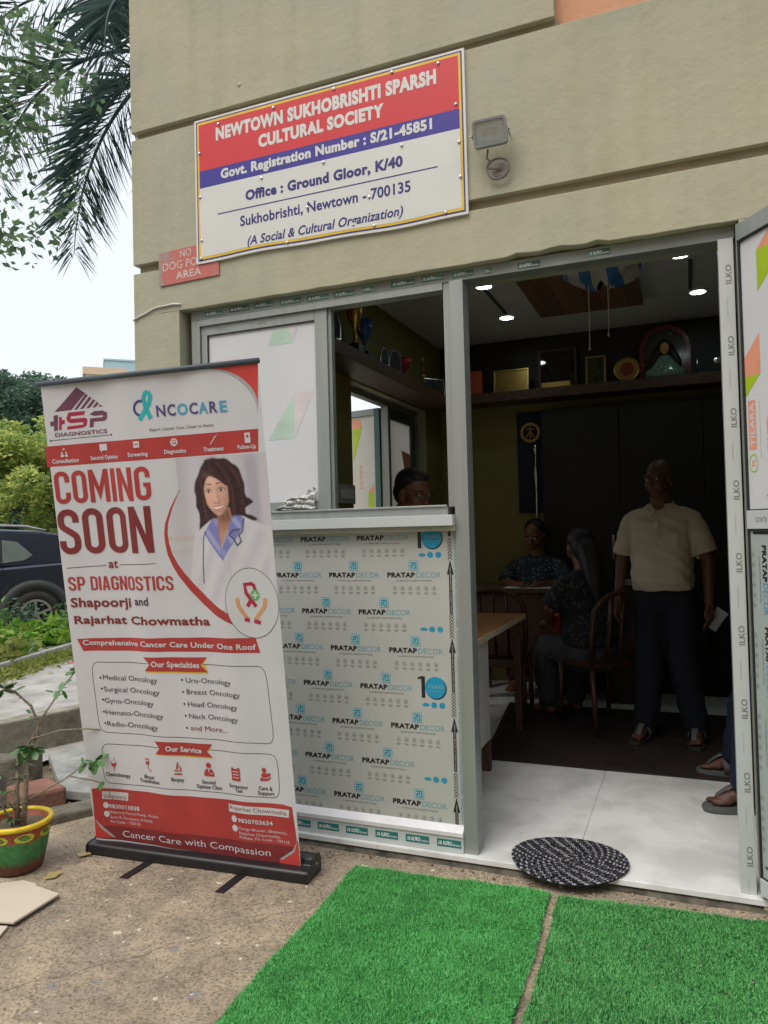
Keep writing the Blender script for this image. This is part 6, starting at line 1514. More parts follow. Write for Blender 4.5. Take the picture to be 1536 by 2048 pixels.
LV = [(-0.07, -0.05, 0.60, 7, 0.05), (0.05, 0.05, 0.46, 4, 0.04), (0.09, 0.13, 0.53, 5, 0.05), (0.15, 0.22, 0.63, 6, 0.05), (0.045, 0.02, 0.33, 8, 0.06), (0.0, 0.0, 0.20, 5, 0.045), (0.29, 0.14, 0.255, 6, 0.055), (-0.10, -0.10, 0.12, 8, 0.05), (0.0, -0.03, 0.05, 8, 0.04), (-0.13, -0.06, 0.20, 6, 0.045), (-0.04, -0.04, 0.585, 9, 0.055), (-0.09, -0.06, 0.575, 4, 0.06), (0.0, -0.01, 0.57, 4, 0.045), (0.13, 0.2, 0.62, 9, 0.055), (0.10, 0.16, 0.57, 4, 0.045), (0.04, 0.02, 0.315, 10, 0.065), (0.03, 0.0, 0.27, 5, 0.06), (0.26, 0.12, 0.25, 9, 0.055), (0.32, 0.16, 0.16, 3, 0.05), (-0.06, -0.02, 0.13, 7, 0.05), (-0.11, -0.05, 0.19, 6, 0.045), (-0.01, 0.0, 0.09, 7, 0.045), (-0.07, -0.09, 0.16, 6, 0.05), (-0.03, -0.05, 0.09, 5, 0.045)]
M_PL = mat('pot_leaf', (0.035, 0.125, 0.045), 0.4, var=0.35, scale=25, c2=(0.10, 0.24, 0.05))
lm = None
for (x, y, z, n, s) in LV:
    for k in range(n):
        if lm is None:
            b = B(); b.add([(0, 0, 0), (0.35, 0.22, 0.03), (0.8, 0.2, 0.02), (1, 0, -0.03), (0.8, -0.2, 0.02), (0.35, -0.22, 0.03), (0.4, 0, 0.0), (0.8, 0, -0.02)], [(0, 1, 6), (1, 2, 7, 6), (2, 3, 7), (3, 4, 7), (4, 5, 6, 7), (5, 0, 6)])
            o = lm = b.build('leaf', M_PL, pl_, smooth=True, fixn=False)
        else: o = lm.copy(); COL.objects.link(o)
        o.location = (x + random.gauss(0, .008), y + random.gauss(0, .008), z + random.gauss(0, .008)); o.scale = (s * random.uniform(.8, 1.15),) * 3
        o.rotation_euler = (random.gauss(0, .5), random.gauss(0.1, .5), k * 2.4 + random.random())
fm = mat('flower_red', (0.60, 0.06, 0.07), 0.5)
for (x, y, z) in [(-0.06, -0.05, 0.615), (-0.085, -0.06, 0.61), (0.12, 0.19, 0.655), (-0.115, -0.055, 0.22)]:
    b = B()
    for k in range(5):
        a = 2 * PI * k / 5; b.add([(x, y, z), (x + .013 * math.cos(a - .5), y + .013 * math.sin(a - .5), z + .005), (x + .018 * math.cos(a), y + .018 * math.sin(a), z + .003), (x + .013 * math.cos(a + .5), y + .013 * math.sin(a + .5), z + .005)], [(0, 1, 2, 3)])
    b.build('flower', fm, pl_)
# snake plant blade, strap-leaved plant and two terracotta pots by the planter wall
def pot_small(label, c, r, h, cat='flower pot'):
    b = B(); b.lathe([(0, 0.002), (r * 0.7, 0.002), (r * 0.95, h * 0.8), (r, h * 0.8), (r, h), (r * 0.88, h), (r * 0.85, h * 0.82), (0, h * 0.82)], 24)
    return tag(b.build('terracotta_pot', mat('terracotta', (0.42, 0.17, 0.07), 0.8, var=0.2, scale=14), None, loc=c, smooth=False), label, cat)
pot_small('orange terracotta pot half hidden by the banner edge, on the stone slab', (-2.50, 0.90, 0.073), 0.095, 0.20)
pot_small('orange terracotta pot standing behind the mossy block', (-2.97, 0.17, 0.23), 0.07, 0.115)
def blades(name, label, c, spec, m, w):
    t = thing(name, label, 'plant', loc=c)
    for az, l, el, bend in spec:
        b = B(); a = R(az); p = Vector((0, 0, 0)); n = 9; vs = []
        sd_ = Vector((-math.sin(a), math.cos(a), 0))
        for k in range(n + 1):
            e = el - bend * (k / n); p = p + (Vector((math.cos(a) * math.cos(e), math.sin(a) * math.cos(e), math.sin(e))) * (l / n) if k else Vector((0, 0, 0)))
            ww = w * math.sin(PI * (0.18 + 0.82 * k / n)) ** 0.7 if k < n else 0.001
            vs += [p + sd_ * ww, p - sd_ * ww + Vector((0, 0, 0.004)), ]
        b.add(vs, [(2 * k, 2 * k + 1, 2 * k + 3, 2 * k + 2) for k in range(n)]); b.build('leaf', m, t, smooth=True, fixn=False)
    return t
blades('snake_plant', 'dark green snake plant with a long pointed leaf beside the banner edge', (-2.50, 0.90, 0.235), [(190, 0.50, 1.25, 0.75), (240, 0.4, 1.35, 0.2), (20, 0.45, 1.3, 0.3), (100, 0.38, 1.3, 0.2)], mat('snake_leaf', (0.03, 0.10, 0.045), 0.4, var=0.5, scale=30), 0.024)
blades('strap_leaf_plant', 'light green strap leaved plant growing in the pot behind the mossy block', (-2.97, 0.17, 0.32), [(a, 0.34 + 0.06 * math.sin(a), 1.25, 1.5 + 0.5 * math.cos(a * 3)) for a in range(10, 360, 32)], mat('strap_leaf', (0.15, 0.24, 0.07), 0.45, c2=(0.36, 0.42, 0.18), scale=10), 0.014)

# grit and crumbled mortar in the dirty strip beside the banner and along the plinth
def grit(name, label, n, fx, zf, size, m):
    pts = np.array([fx() for _ in range(n)])
    ico = np.array([(1, 0, 0), (-1, 0, 0), (0, 1, 0), (0, -1, 0), (0, 0, 0.8), (0, 0, -0.8)]); fi = np.array([(0, 2, 4), (2, 1, 4), (1, 3, 4), (3, 0, 4), (2, 0, 5), (1, 2, 5), (3, 1, 5), (0, 3, 5)])
    sc = size * (0.3 + 1.2 * rng.random(n) ** 3)
    V = pts[:, None, :] + ico[None] * sc[:, None, None] * (0.6 + 0.8 * rng.random((n, 6, 1)))
    V[:, :, 2] += zf
    F = (np.arange(n)[:, None, None] * 6 + fi[None]).reshape(-1, 3)
    o = npmesh(name, V.reshape(-1, 3), F, m); o['kind'] = 'stuff'; o['label'] = label
grit('gravel', 'grit and crumbs of mortar on the earth behind the flower pot', 1500, lambda: (-2.9 + 1.2 * random.random(), -0.7 + 2.0 * random.random(), 0.004), 0.012, 0.010, leafmat('grit_tan', (0.12, 0.09, 0.06), (0.42, 0.36, 0.28), 0, 0.9))
def along_wall():
    x = -1.5 + 2.9 * random.random(); return (x, -0.02 - abs(random.gauss(0, 0.035)), 0.0)
grit('rubble', 'crumbs of plaster along the foot of the plinth', 420, along_wall, GZ + 0.003, 0.006, MATS['grit_tan'])
grit('debris', 'small pale crumbs scattered over the concrete yard', 260, lambda: (-1.9 + 1.6 * random.random(), -1.4 + 1.2 * random.random(), 0.0), GZ + 0.003, 0.004, MATS['grit_tan'])

grit('litter', 'tiny pale crumbs lying on the artificial turf', 90, lambda: (-0.4 + 1.6 * random.random(), -1.1 + 0.95 * random.random(), 0.0), GZ + 0.017, 0.0035, MATS['grit_tan'])

# ------------------------------------------------------------------ parked car (tail towards the banner)
def car():
    t = thing('parked_car', 'dark blue compact SUV parked behind the green shrubs', 'car', loc=(-8.05, 5.30, 0.0), rz=math.atan2(-0.80, -0.60))
    t.scale = (1, -1, 1)
    # local: +x forward (towards the photograph's edge), y across, near side at y = -0.9 ; origin under the rear axle at the near wheel
    paint = mat('navy_paint', (0.006, 0.012, 0.035), 0.16, 0.3, var=0.1, spec=0.6, coat=0.8)
    clad = mat('grey_cladding', (0.05, 0.055, 0.055), 0.65)
    glass = mat('car_glass', (0.30, 0.35, 0.37), 0.06, 0.75, spec=0.9)
    side = [(-0.72, 0.42), (-0.76, 0.60), (-0.74, 0.90), (-0.66, 1.04), (-0.45, 1.10), (0.0, 1.08), (1.0, 1.02), (2.2, 1.00), (2.55, 0.98), (3.1, 0.93), (3.42, 0.82), (3.50, 0.60), (3.46, 0.36), (3.02, 0.30), (0.4, 0.30), (-0.5, 0.34)]
    W = 0.88
    def cross(z):        # tumblehome and shoulder
        return W - 0.02 - 0.05 * max(0, (0.45 - z)) - 0.08 * max(0, z - 0.92) / 0.2 + 0.02 * math.sin((z - 0.3) * 4)
    # body sides as a lofted shell: rings along y
    ys = [0.0, 0.03, 0.08, 0.2, 0.8, 1.4, 1.52, 1.57, 1.60]
    inset = [0.06, 0.028, 0.010, 0.0, 0.0, 0.0, 0.010, 0.028, 0.06]
    b = B(); n = len(side); cxm, czm = 1.35, 0.68
    for y, i_ in zip(ys, inset):
        for x, z in side:
            b.v.append((x - i_ * (1 if x > cxm else -1) * (1.0 if abs(x - cxm) > 1.6 else 0), -0.10 + y * 1.07, z - i_ * (0.9 if z > czm else -0.4)))
    for k in range(len(ys) - 1):
        for i in range(n): b.f.append((k * n + i, k * n + (i + 1) % n, (k + 1) * n + (i + 1) % n, (k + 1) * n + i)); b.m.append(0)
    b.f += [tuple(range(n)), tuple(range((len(ys) - 1) * n, len(ys) * n))]; b.m += [0, 0]
    body = b.build('body', paint, t)
    # greenhouse
    lo = [(-0.62, 1.06), (2.42, 1.0)]
    gh = [(-0.66, 1.05), (-0.52, 1.36), (-0.40, 1.49), (-0.1, 1.555), (0.7, 1.60), (1.3, 1.58), (1.62, 1.50), (2.45, 1.0)]
    b = B(); n = len(gh)
    for y, f_ in ((0.0, 0), (1.69, 0)):
        for x, z in gh:
            ins = 0.16 * max(0, (z - 1.0)) / 0.6 + 0.05
            b.v.append((x, -0.10 + (ins if y == 0 else y - ins), z))
    b.f += [tuple(range(n)), tuple(range(n, 2 * n))] + [(i, (i + 1) % n, n + (i + 1) % n, n + i) for i in range(n)]; b.m += [0] * (n + 2)
    roof = b.build('cabin', paint, t, bevel=0.05, seg=3)
    def gy(z, off): return -0.10 + 0.16 * max(0, (z - 1.0)) / 0.6 + 0.05 - off
    def pane(name, pts, off, m, par):
        b = B(); b.add([(x, gy(z, off), z) for x, z in pts] + [(x, gy(z, off) + 0.02, z) for x, z in pts], [tuple(range(len(pts)))] + [(i, (i + 1) % len(pts), len(pts) + (i + 1) % len(pts), len(pts) + i) for i in range(len(pts))]); return b.build(name, m, par)
    pane('window', [(0.52, 1.095), (1.32, 1.075), (1.28, 1.46), (0.95, 1.475), (0.50, 1.44)], 0.010, glass, t)
    pane('window', [(1.40, 1.07), (2.15, 1.05), (1.62, 1.44), (1.36, 1.46)], 0.010, glass, t)
    pane('quarter_window', [(0.02, 1.20), (0.14, 1.13), (0.42, 1.10), (0.42, 1.43), (0.22, 1.40)], 0.010, glass, t)
    pane('pillar_trim', [(0.43, 1.09), (0.51, 1.09), (0.49, 1.45), (0.43, 1.44)], 0.014, M_BLACK, t)
    b = B(); b.tube([(0.46, gy(1.45, 0.02), 1.452), (0.56, gy(1.48, 0.02), 1.485), (0.95, gy(1.5, 0.02), 1.505), (1.34, gy(1.48, 0.02), 1.49)], 0.013, 6); b.build('rain_visor', mat('smoked_visor', (0.25, 0.27, 0.27), 0.2, 0.3), t, smooth=True)
    b = B(); b.tube([(-0.18, 0.10, 1.56), (0.1, 0.10, 1.625), (0.7, 0.10, 1.655), (1.3, 0.10, 1.64), (1.5, 0.10, 1.59)], [0.01, 0.018, 0.02, 0.018, 0.01], 6); b.build('roof_rail', mat('silver_rail', (0.45, 0.46, 0.47), 0.35, 0.6), t, smooth=True)
    # near side wheels, arches, cladding
    def wheel(x, y):
        b = B(); prof = [(0.21, -0.095), (0.30, -0.10), (0.335, -0.07), (0.34, 0.0), (0.335, 0.07), (0.30, 0.10), (0.21, 0.095)]
        M_ = Matrix.Rotation(R(90), 3, 'X')
        b.lathe(prof, 32, (x, y, 0.34), M=M_, close=True); w = b.build('wheel', mat('tyre', (0.03, 0.028, 0.026), 0.85, var=0.2), t, smooth=True)
        b = B()
        for k in range(5):
            a = 2 * PI * k / 5 + 0.3
            b.tube([(x + 0.04 * math.cos(a), y - 0.075, 0.34 + 0.04 * math.sin(a)), (x + 0.21 * math.cos(a), y - 0.07, 0.34 + 0.21 * math.sin(a))], [0.035, 0.045], 6, flat=0.5)
        b.lathe([(0.19, -0.02), (0.222, -0.02), (0.222, 0.1), (0.19, 0.1)], 28, (x, y, 0.34), M=M_, close=True); b.lathe([(0.0, 0.09), (0.05, 0.085), (0.055, 0.05)], 14, (x, y, 0.34), M=M_)
        b.build('rim', mat('alloy', (0.38, 0.37, 0.35), 0.4, 0.6), w, smooth=False)
        b = B(); b.lathe([(0.0, 0.03), (0.20, 0.03)], 24, (x, y, 0.34), M=M_); b.build('hub', M_BLACK, w)
    for x in (0.0, 2.58):
        wheel(x, -0.045); wheel(x, 1.52)
        n = 20; vs = []; fs = []
        for k in range(n + 1):
            a = PI * (-0.08 + 1.16 * k / n)
            for r_, y in ((0.385, -0.125), (0.50, -0.122), (0.50, 0.02), (0.385, 0.03)): vs.append((x + r_ * math.cos(a), y, max(0.3, 0.34 + r_ * math.sin(a))))
        for k in range(n):
            for q in range(4): fs.append((k * 4 + q, k * 4 + (q + 1) % 4, (k + 1) * 4 + (q + 1) % 4, (k + 1) * 4 + q))
        b = B(); b.add(vs, fs); b.build('wheel_arch', clad, t, smooth=True)
        b = B(); b.lathe([(0.0, 0.104), (0.386, 0.104)], 28, (x, 0.0, 0.34), M=Matrix.Rotation(R(90), 3, 'X')); b.build('arch_well', M_BLACK, t)
    b = B(); b.prism([(0.50, 0.28), (2.1, 0.28), (2.1, 0.42), (0.52, 0.44)], -0.125, -0.08); b.build('sill_cladding', clad, t, bevel=0.01)
    b = B(); b.prism([(-0.77, 0.34), (-0.45, 0.30), (-0.48, 0.56), (-0.79, 0.58)], -0.115, 1.62); b.build('bumper', clad, t, bevel=0.02)
    # doors: shut lines and handles
    for pts in ([(0.52, 0.46), (0.46, 0.62), (0.34, 0.80), (0.33, 0.93), (0.46, 1.05)], [(1.36, 0.45), (1.38, 1.04)]):
        b = B(); b.tube([(x, -0.102, z) for x, z in pts], 0.006, 5); b.build('shut_line', M_BLACK, t)
    for x in (0.62, 1.62):
        b = B(); b.tube([(x, -0.10, 0.915), (x + 0.02, -0.135, 0.92), (x + 0.20, -0.135, 0.925), (x + 0.22, -0.10, 0.92)], 0.014, 6); b.build('handle', paint, t, smooth=True)
    b = B(); b.prism([(-0.765, 0.86), (-0.30, 0.94), (-0.32, 1.02), (-0.70, 1.03)], -0.085, 0.2); b.build('tail_light', mat('tail_red', (0.25, 0.01, 0.01), 0.2, coat=0.5), t, bevel=0.01)
car()

# ------------------------------------------------------------------ far apartment blocks
def block(name, label, c, rz, w, d, h, m, floors, bays, roof=None, parapet=0.5, extra=None):
    t = thing(name, label, 'building', loc=c, rz=rz)
    b = B(); b.box(-w / 2, w / 2, -d / 2, d / 2, 0, h); b.build('wall', m, t)
    b = B(); b.box(-w / 2 - 0.25, w / 2 + 0.25, -d / 2 - 0.25, d / 2 + 0.25, h + 0.002, h + parapet); b.build('roof', roof or m, t)
    wm = None
    for fl in range(floors):
        for k in range(bays):
            x = -w / 2 + (k + 0.5) * w / bays; z = 1.0 + fl * 3.0
            for y, sgn in ((-d / 2, -1),):
                if wm is None:
                    b = B(); b.box(-0.7, 0.7, -0.03, 0.06, 0, 1.35); o = wm = b.build('window', mat('dark_pane', (0.06, 0.08, 0.10), 0.15), t)
                    b = B(); b.box(-0.85, 0.85, -0.35, 0.0, 1.40, 1.5); wm2 = b.build('sunshade', M_WHITE, t)
                    o2 = wm2
                else:
                    o = wm.copy(); COL.objects.link(o); o2 = wm2.copy(); COL.objects.link(o2)
                o.location = (x, y, z); o2.location = (x, y - 0.002, z)
    return t
cream = mat('cream_wall', (0.66, 0.52, 0.36), 0.8, var=0.05); pale = mat('pale_wall', (0.62, 0.60, 0.56), 0.8, var=0.05)
block('apartment_block', 'peach apartment block behind the trees at the photograph edge', (-39.5, 28.0, 0), R(52), 14, 9, 9.2, cream, 3, 5)
block('apartment_block', 'cream topped apartment block seen over the trees by the building corner', (-57.6, 61.0, 0), R(44), 3.9, 8, 18.3, pale, 6, 2, cream, 0.75)
tw = thing('stair_tower', 'pale blue rooftop stair tower just beside the building corner', 'building', loc=(-66.6, 73.6, 0), rz=R(43))
b = B(); b.box(-1.85, 1.85, -2.2, 2.2, 0, 23.7); b.build('wall', mat('pale_blue_wall', (0.40, 0.56, 0.62), 0.8, var=0.04), tw)
b = B(); b.box(-1.95, 1.95, -2.3, 2.3, 23.702, 23.9); b.build('roof', MATS['pale_blue_wall'], tw)
b = B(); b.box(-0.6, 0.6, -2.24, -2.18, 19.4, 20.8); b.build('window', MATS['dark_pane'], tw)

block('apartment_block', 'unseen cream apartment block added behind the camera to shade the room', (-2.0, -24.0, 0), PI, 44, 10, 12.2, cream, 4, 12)  # added out of view: blocks the low sky so the room stays dark

# ================================================================== ROOM
# ------------------------------------------------------------------ shelves
def board(name, label, x0, x1, y0, y1, z0, z1, m=M_WOODD, cat='shelf'):
    return tag(B().box(x0, x1, y0, y1, z0, z1).build(name, m, None, bevel=0.003), label, cat)
board('trophy_shelf', 'long dark wooden shelf across the rear wall', -1.186, 2.58, 3.2, 3.481, 2.485, 2.565)
board('trophy_shelf', 'dark wooden shelf along the side wall above the side window', -1.186, -0.95, D + 0.02, 3.195, 2.44, 2.52, mat('brown_laminate', (0.11, 0.062, 0.04), 0.5, var=0.2, scale=3))
SHZ = 2.565
M_FRAME = mat('gilt_frame', (0.38, 0.26, 0.07), 0.4, 0.5, var=0.2)
def frame_pic(name, label, x, y, z, w, h, fm, pm, rz=0.0, tilt=8, cat='picture frame', t=0.02, extra=None):
    o = thing(name, label, cat, loc=(x, y, z), rz=rz); o.rotation_euler = (R(-tilt), 0, rz)
    b = B()
    b.box(-w / 2, w / 2, -0.02, 0, 0, t); b.box(-w / 2, w / 2, -0.02, 0, h - t, h); b.box(-w / 2, -w / 2 + t, -0.02, 0, t, h - t); b.box(w / 2 - t, w / 2, -0.02, 0, t, h - t)
    b.build('frame', fm, o, bevel=0.002)
    B().box(-w / 2 + t, w / 2 - t, -0.010, -0.004, t, h - t).build('picture', pm, o)
    if extra: extra(o)
    return o
def pic_mat(name, cs, scale=9):
    m, nt, p = nmat(name); L = nt.links; N = nt.nodes.new
    n = N('ShaderNodeTexNoise'); n.inputs['Scale'].default_value = scale; n.inputs['Detail'].default_value = 3; L.new(N('ShaderNodeTexCoord').outputs['Object'], n.inputs['Vector'])
    r = N('ShaderNodeValToRGB'); e = r.color_ramp.elements
    for i, c in enumerate(cs):
        pos = 0.3 + 0.4 * i / (len(cs) - 1)
        q = e[0] if i == 0 else (e[1] if i == len(cs) - 1 else e.new(pos)); q.position = pos; q.color = (*c, 1)
    L.new(n.outputs[0], r.inputs[0]); L.new(r.outputs[0], p.inputs['Base Color']); p.inputs['Roughness'].default_value = 0.15
    return m
b = B(); b.box(-0.05, 0.05, -0.03, 0.03, 0, 0.21); o = b.build('box_card', mat('orange_card', (0.50, 0.10, 0.04), 0.5), None, loc=(-0.80, 3.30, SHZ), bevel=0.002); tag(o, 'small orange upright box on the rear shelf beside the post', 'box')
def seal(o):
    B().lathe([(0, -0.012), (0.022, -0.012)], 14, (0.09, 0, 0.15), M=Matrix.Rotation(R(90), 3, 'X')).build('seal', mat('seal_dark', (0.06, 0.04, 0.02), 0.4), o)
frame_pic('brass_plaque', 'brass certificate plaque leaning on the rear shelf', -0.50, 3.30, SHZ, 0.30, 0.20, M_GOLD, mat('plaque_brass', (0.40, 0.26, 0.07), 0.35, 0.7, var=0.15), extra=seal, cat='plaque', t=0.012)
B().box(-0.115, 0.115, -0.06, 0.02, 0, 0.045).build('x', M_GOLD, None).name = 'brass_bar'
o = bpy.data.objects['brass_bar']; o.location = (-0.12, 3.30, SHZ); tag(o, 'low yellow brass base bar on the rear shelf', 'plaque')
glassbox = frame_pic('glazed_frame', 'dark glazed picture standing behind the brass bar', -0.13, 3.43, SHZ, 0.32, 0.36, M_WOODD, mat('dark_glazing', (0.02, 0.012, 0.012), 0.04, spec=0.8), tilt=3)
frame_pic('picture_frame', 'small gilt framed devotional picture on the rear shelf', 0.19, 3.34, SHZ, 0.16, 0.25, M_FRAME, pic_mat('red_gold_picture', [(0.05, 0.02, 0.01), (0.30, 0.03, 0.02), (0.45, 0.28, 0.05), (0.06, 0.10, 0.05)], 22), t=0.016)
md_ = thing('round_medal_plate', 'round gold memento plate beside the gilt picture', 'plaque', loc=(0.43, 3.36, SHZ)); md_.rotation_euler = (R(-8), 0, 0)
Mx = Matrix.Rotation(R(90), 3, 'X')
B().lathe([(0.0, 0.0), (0.098, 0.0), (0.105, 0.008), (0.098, 0.016), (0.08, 0.012), (0.0, 0.012)], 32, (0, 0, 0.115), M=Mx).build('plate', M_GOLD, md_, smooth=True)
B().lathe([(0.0, 0.0145), (0.05, 0.0145), (0.055, 0.0125)], 24, (0, 0, 0.115), M=Mx).build('emblem', mat('emblem_red', (0.30, 0.05, 0.02), 0.4), md_)
B().box(-0.06, 0.06, -0.03, 0.03, 0, 0.018).build('stand', M_WOODD, md_)
# idol under an arch
idl = thing('arched_idol', 'green robed idol with long dark hair under a sequinned arch on the shelf', 'statue', loc=(0.72, 3.36, SHZ))
n = 20; b = B(); arch = []
for k in range(n + 1):
    a = PI * k / n; arch.append((0.19 * math.cos(a), 0.24 + 0.19 * math.sin(a)))
out = [(0.19, 0.0)] + arch + [(-0.19, 0.0)]; inn = [(x * 0.82, 0.01 + z * 0.9) for x, z in out]
m_ = len(out)
b.add([(x, -0.02, z) for x, z in out] + [(x, -0.02, z) for x, z in inn] + [(x, 0.02, z) for x, z in out] + [(x, 0.02, z) for x, z in inn], [(i, i + 1, m_ + i + 1, m_ + i) for i in range(m_ - 1)] + [(2 * m_ + i, 2 * m_ + i + 1, i + 1, i) for i in range(m_ - 1)])
b.build('arch', pic_mat('arch_red', [(0.12, 0.02, 0.03), (0.05, 0.14, 0.09), (0.20, 0.05, 0.05)], 40), idl)
b = B(); b.prism(inn, 0.0, 0.012); b.build('backdrop', pic_mat('arch_green', [(0.02, 0.07, 0.05), (0.05, 0.16, 0.11), (0.10, 0.05, 0.05)], 35), idl)
b = B(); b.lathe([(0.0, 0.0), (0.16, 0.0), (0.15, 0.06), (0.10, 0.13), (0.075, 0.17), (0.03, 0.19), (0.0, 0.195)], 22, (0, -0.05, 0)); b.v = [(x, y * 0.55 - 0.02, z) for x, y, z in b.v]; b.build('robe', pic_mat('green_sequin', [(0.02, 0.09, 0.06), (0.06, 0.24, 0.16), (0.30, 0.42, 0.36)], 90), idl, smooth=True)
b = B(); b.ell((0, -0.075, 0.235), (0.038, 0.036, 0.05), 14, 10); b.ell((0, -0.112, 0.23), (0.006, 0.008, 0.010), 8, 6); b.build('face', mat('idol_face', (0.55, 0.28, 0.14), 0.4), idl, smooth=True)
b = B(); b.ell((0, -0.058, 0.25), (0.052, 0.042, 0.056), 14, 10)
for s in (-1, 1): b.tube([(s * 0.035, -0.06, 0.25), (s * 0.06, -0.07, 0.19), (s * 0.10, -0.08, 0.12), (s * 0.11, -0.08, 0.07)], [0.03, 0.03, 0.025, 0.012], 8)
b.build('hair', mat('black_hair', (0.012, 0.010, 0.010), 0.5), idl, smooth=True)
gc = thing('glass_memento', 'clear glass memento box at the end of the rear shelf by the jamb', 'trophy', loc=(1.05, 3.34, SHZ))
B().box(-0.10, 0.10, -0.05, 0.05, 0.02, 0.24).build('glass', mat('dark_glass', (0.03, 0.04, 0.045), 0.05, spec=0.8), gc, bevel=0.004); B().box(-0.11, 0.11, -0.06, 0.06, 0, 0.02).build('base', M_BLACK, gc)
b = B(); b.ell((0.05, -0.053, 0.10), (0.035, 0.003, 0.022), 12, 6); b.build('badge', M_STEEL, gc)
# trophies along the side wall shelf
LZ = 2.52
M_SILVER, M_REDP = M_STEEL, mat('trophy_red', (0.42, 0.03, 0.03), 0.35)
def cup(label, y, h, m1, m2, x=-1.05):
    t = thing('trophy_cup', label, 'trophy', loc=(x, y, LZ), group='trophies on the side shelf')
    B().box(-0.045, 0.045, -0.045, 0.045, 0, h * 0.22).build('base', M_BLACK, t, bevel=0.004)
    b = B(); b.lathe([(0.0, h * 0.22), (0.03, h * 0.22), (0.012, h * 0.3), (0.012, h * 0.5), (0.024, h * 0.55), (0.05, h * 0.75), (0.056, h), (0.048, h), (0.0, h * 0.68)], 18); b.build('cup', m1, t, smooth=True)
    for s in (-1, 1):
        b = B(); b.tube([(0, s * 0.05, h * 0.9), (0, s * 0.085, h * 0.85), (0, s * 0.08, h * 0.7), (0, s * 0.04, h * 0.64)], 0.006, 6); b.build('handle', m2, t, smooth=True)
cup('tall gold and red trophy cup standing highest on the side shelf', 1.32, 0.36, M_GOLD, M_REDP); cup('blue stemmed trophy cup right behind the tallest one', 1.47, 0.27, mat('trophy_blue', (0.03, 0.09, 0.28), 0.3), M_GOLD); cup('red trophy cup before the striped trophy on the side shelf', 2.2, 0.17, M_REDP, M_GOLD)
def shield(label, y, w, h, m, rz=70):
    t = thing('trophy_shield', label, 'trophy', loc=(-1.04, y, LZ), rz=R(rz), group='trophies on the side shelf')
    B().box(-w / 2 - 0.01, w / 2 + 0.01, -0.03, 0.03, 0, 0.03).build('base', M_BLACK, t)
    pts = [(-w / 2, 0.031), (w / 2, 0.031), (w / 2 * 1.05, h * 0.6), (w * 0.3, h * 0.95), (0, h), (-w * 0.3, h * 0.95), (-w / 2 * 1.05, h * 0.6)]
    b = B(); b.prism(pts, -0.008, 0.008); b.build('shield', m, t, bevel=0.002)
    b = B(); b.prism([(x * 0.8, 0.045 + (z - 0.03) * 0.84) for x, z in pts], -0.010, -0.0085); b.build('face_plate', M_BLACK, t)
shield('silver edged shield trophy next to the leaning certificate', 0.98, 0.12, 0.20, M_STEEL); shield('small silver shield trophy in the middle of the side shelf', 1.78, 0.09, 0.16, M_STEEL); shield('grey rimmed arched shield trophy on the side shelf', 1.98, 0.13, 0.19, mat('pewter', (0.22, 0.22, 0.25), 0.4, 0.3))
t = thing('column_trophy', 'slender gold striped column trophy on the side shelf', 'trophy', loc=(-1.0, 2.46, LZ), group='trophies on the side shelf')
for k in range(7): B().box(-0.014, 0.014, -0.014, 0.014, 0.02 + k * 0.035, 0.05 + k * 0.035).build('segment', M_GOLD if k % 2 else M_STEEL, t, bevel=0.002)
B().box(-0.03, 0.03, -0.03, 0.03, 0, 0.02).build('base', M_BLACK, t)
frame_pic('certificate_frame', 'dull framed certificate leaning at the near end of the side shelf', -1.08, 0.78, LZ, 0.30, 0.30, M_FRAME, mat('dull_paper', (0.20, 0.17, 0.14), 0.3), rz=R(62), tilt=12, t=0.012)
frame_pic('glazed_frame', 'low glazed frame at the far corner of the side shelf', -1.05, 2.85, LZ, 0.22, 0.14, M_STEEL, mat('grey_pane', (0.06, 0.06, 0.06), 0.1), rz=R(50), tilt=8, t=0.008)

# ------------------------------------------------------------------ ceiling: wooden panel, downlights, wrapped fan
wp = thing('ceiling_panel', 'brown planked wooden panel fixed under the ceiling', 'ceiling panel')
for k in range(8):
    x0 = -0.13 + k * 0.0915
    B().box(x0, x0 + 0.089, 0.9, 2.72, 3.005, 3.058).build('plank', mat('walnut_plank_%d' % (k % 3), ((0.20, 0.11, 0.07), (0.17, 0.09, 0.06), (0.23, 0.125, 0.08))[k % 3], 0.5, var=0.2, stretch=(12, 1, 1)), wp, bevel=0.002)
M_LED = emit('led_diffuser', (0.84, 1.0, 0.97), 18.0)
for (x, y, lb) in ((-0.37, 1.94, 'lit round downlight nearest the central post'), (-0.40, 2.75, 'lit round downlight farther back, beside the post'), (0.857, 1.90, 'lit round downlight nearest the open door leaf'), (0.965, 2.735, 'lit round downlight farther back, near the door leaf')):
    t = thing('downlight', lb, 'light', loc=(x, y, 3.059), group='lit ceiling downlights')
    b = B(); b.lathe([(0.066, 0.0), (0.066, -0.010), (0.052, -0.012), (0.052, 0.0)], 28, close=True); b.build('ring', M_WHITE, t, smooth=False)
    b = B(); b.lathe([(0.0, -0.010), (0.0515, -0.010)], 28); b.build('diffuser', M_LED, t)
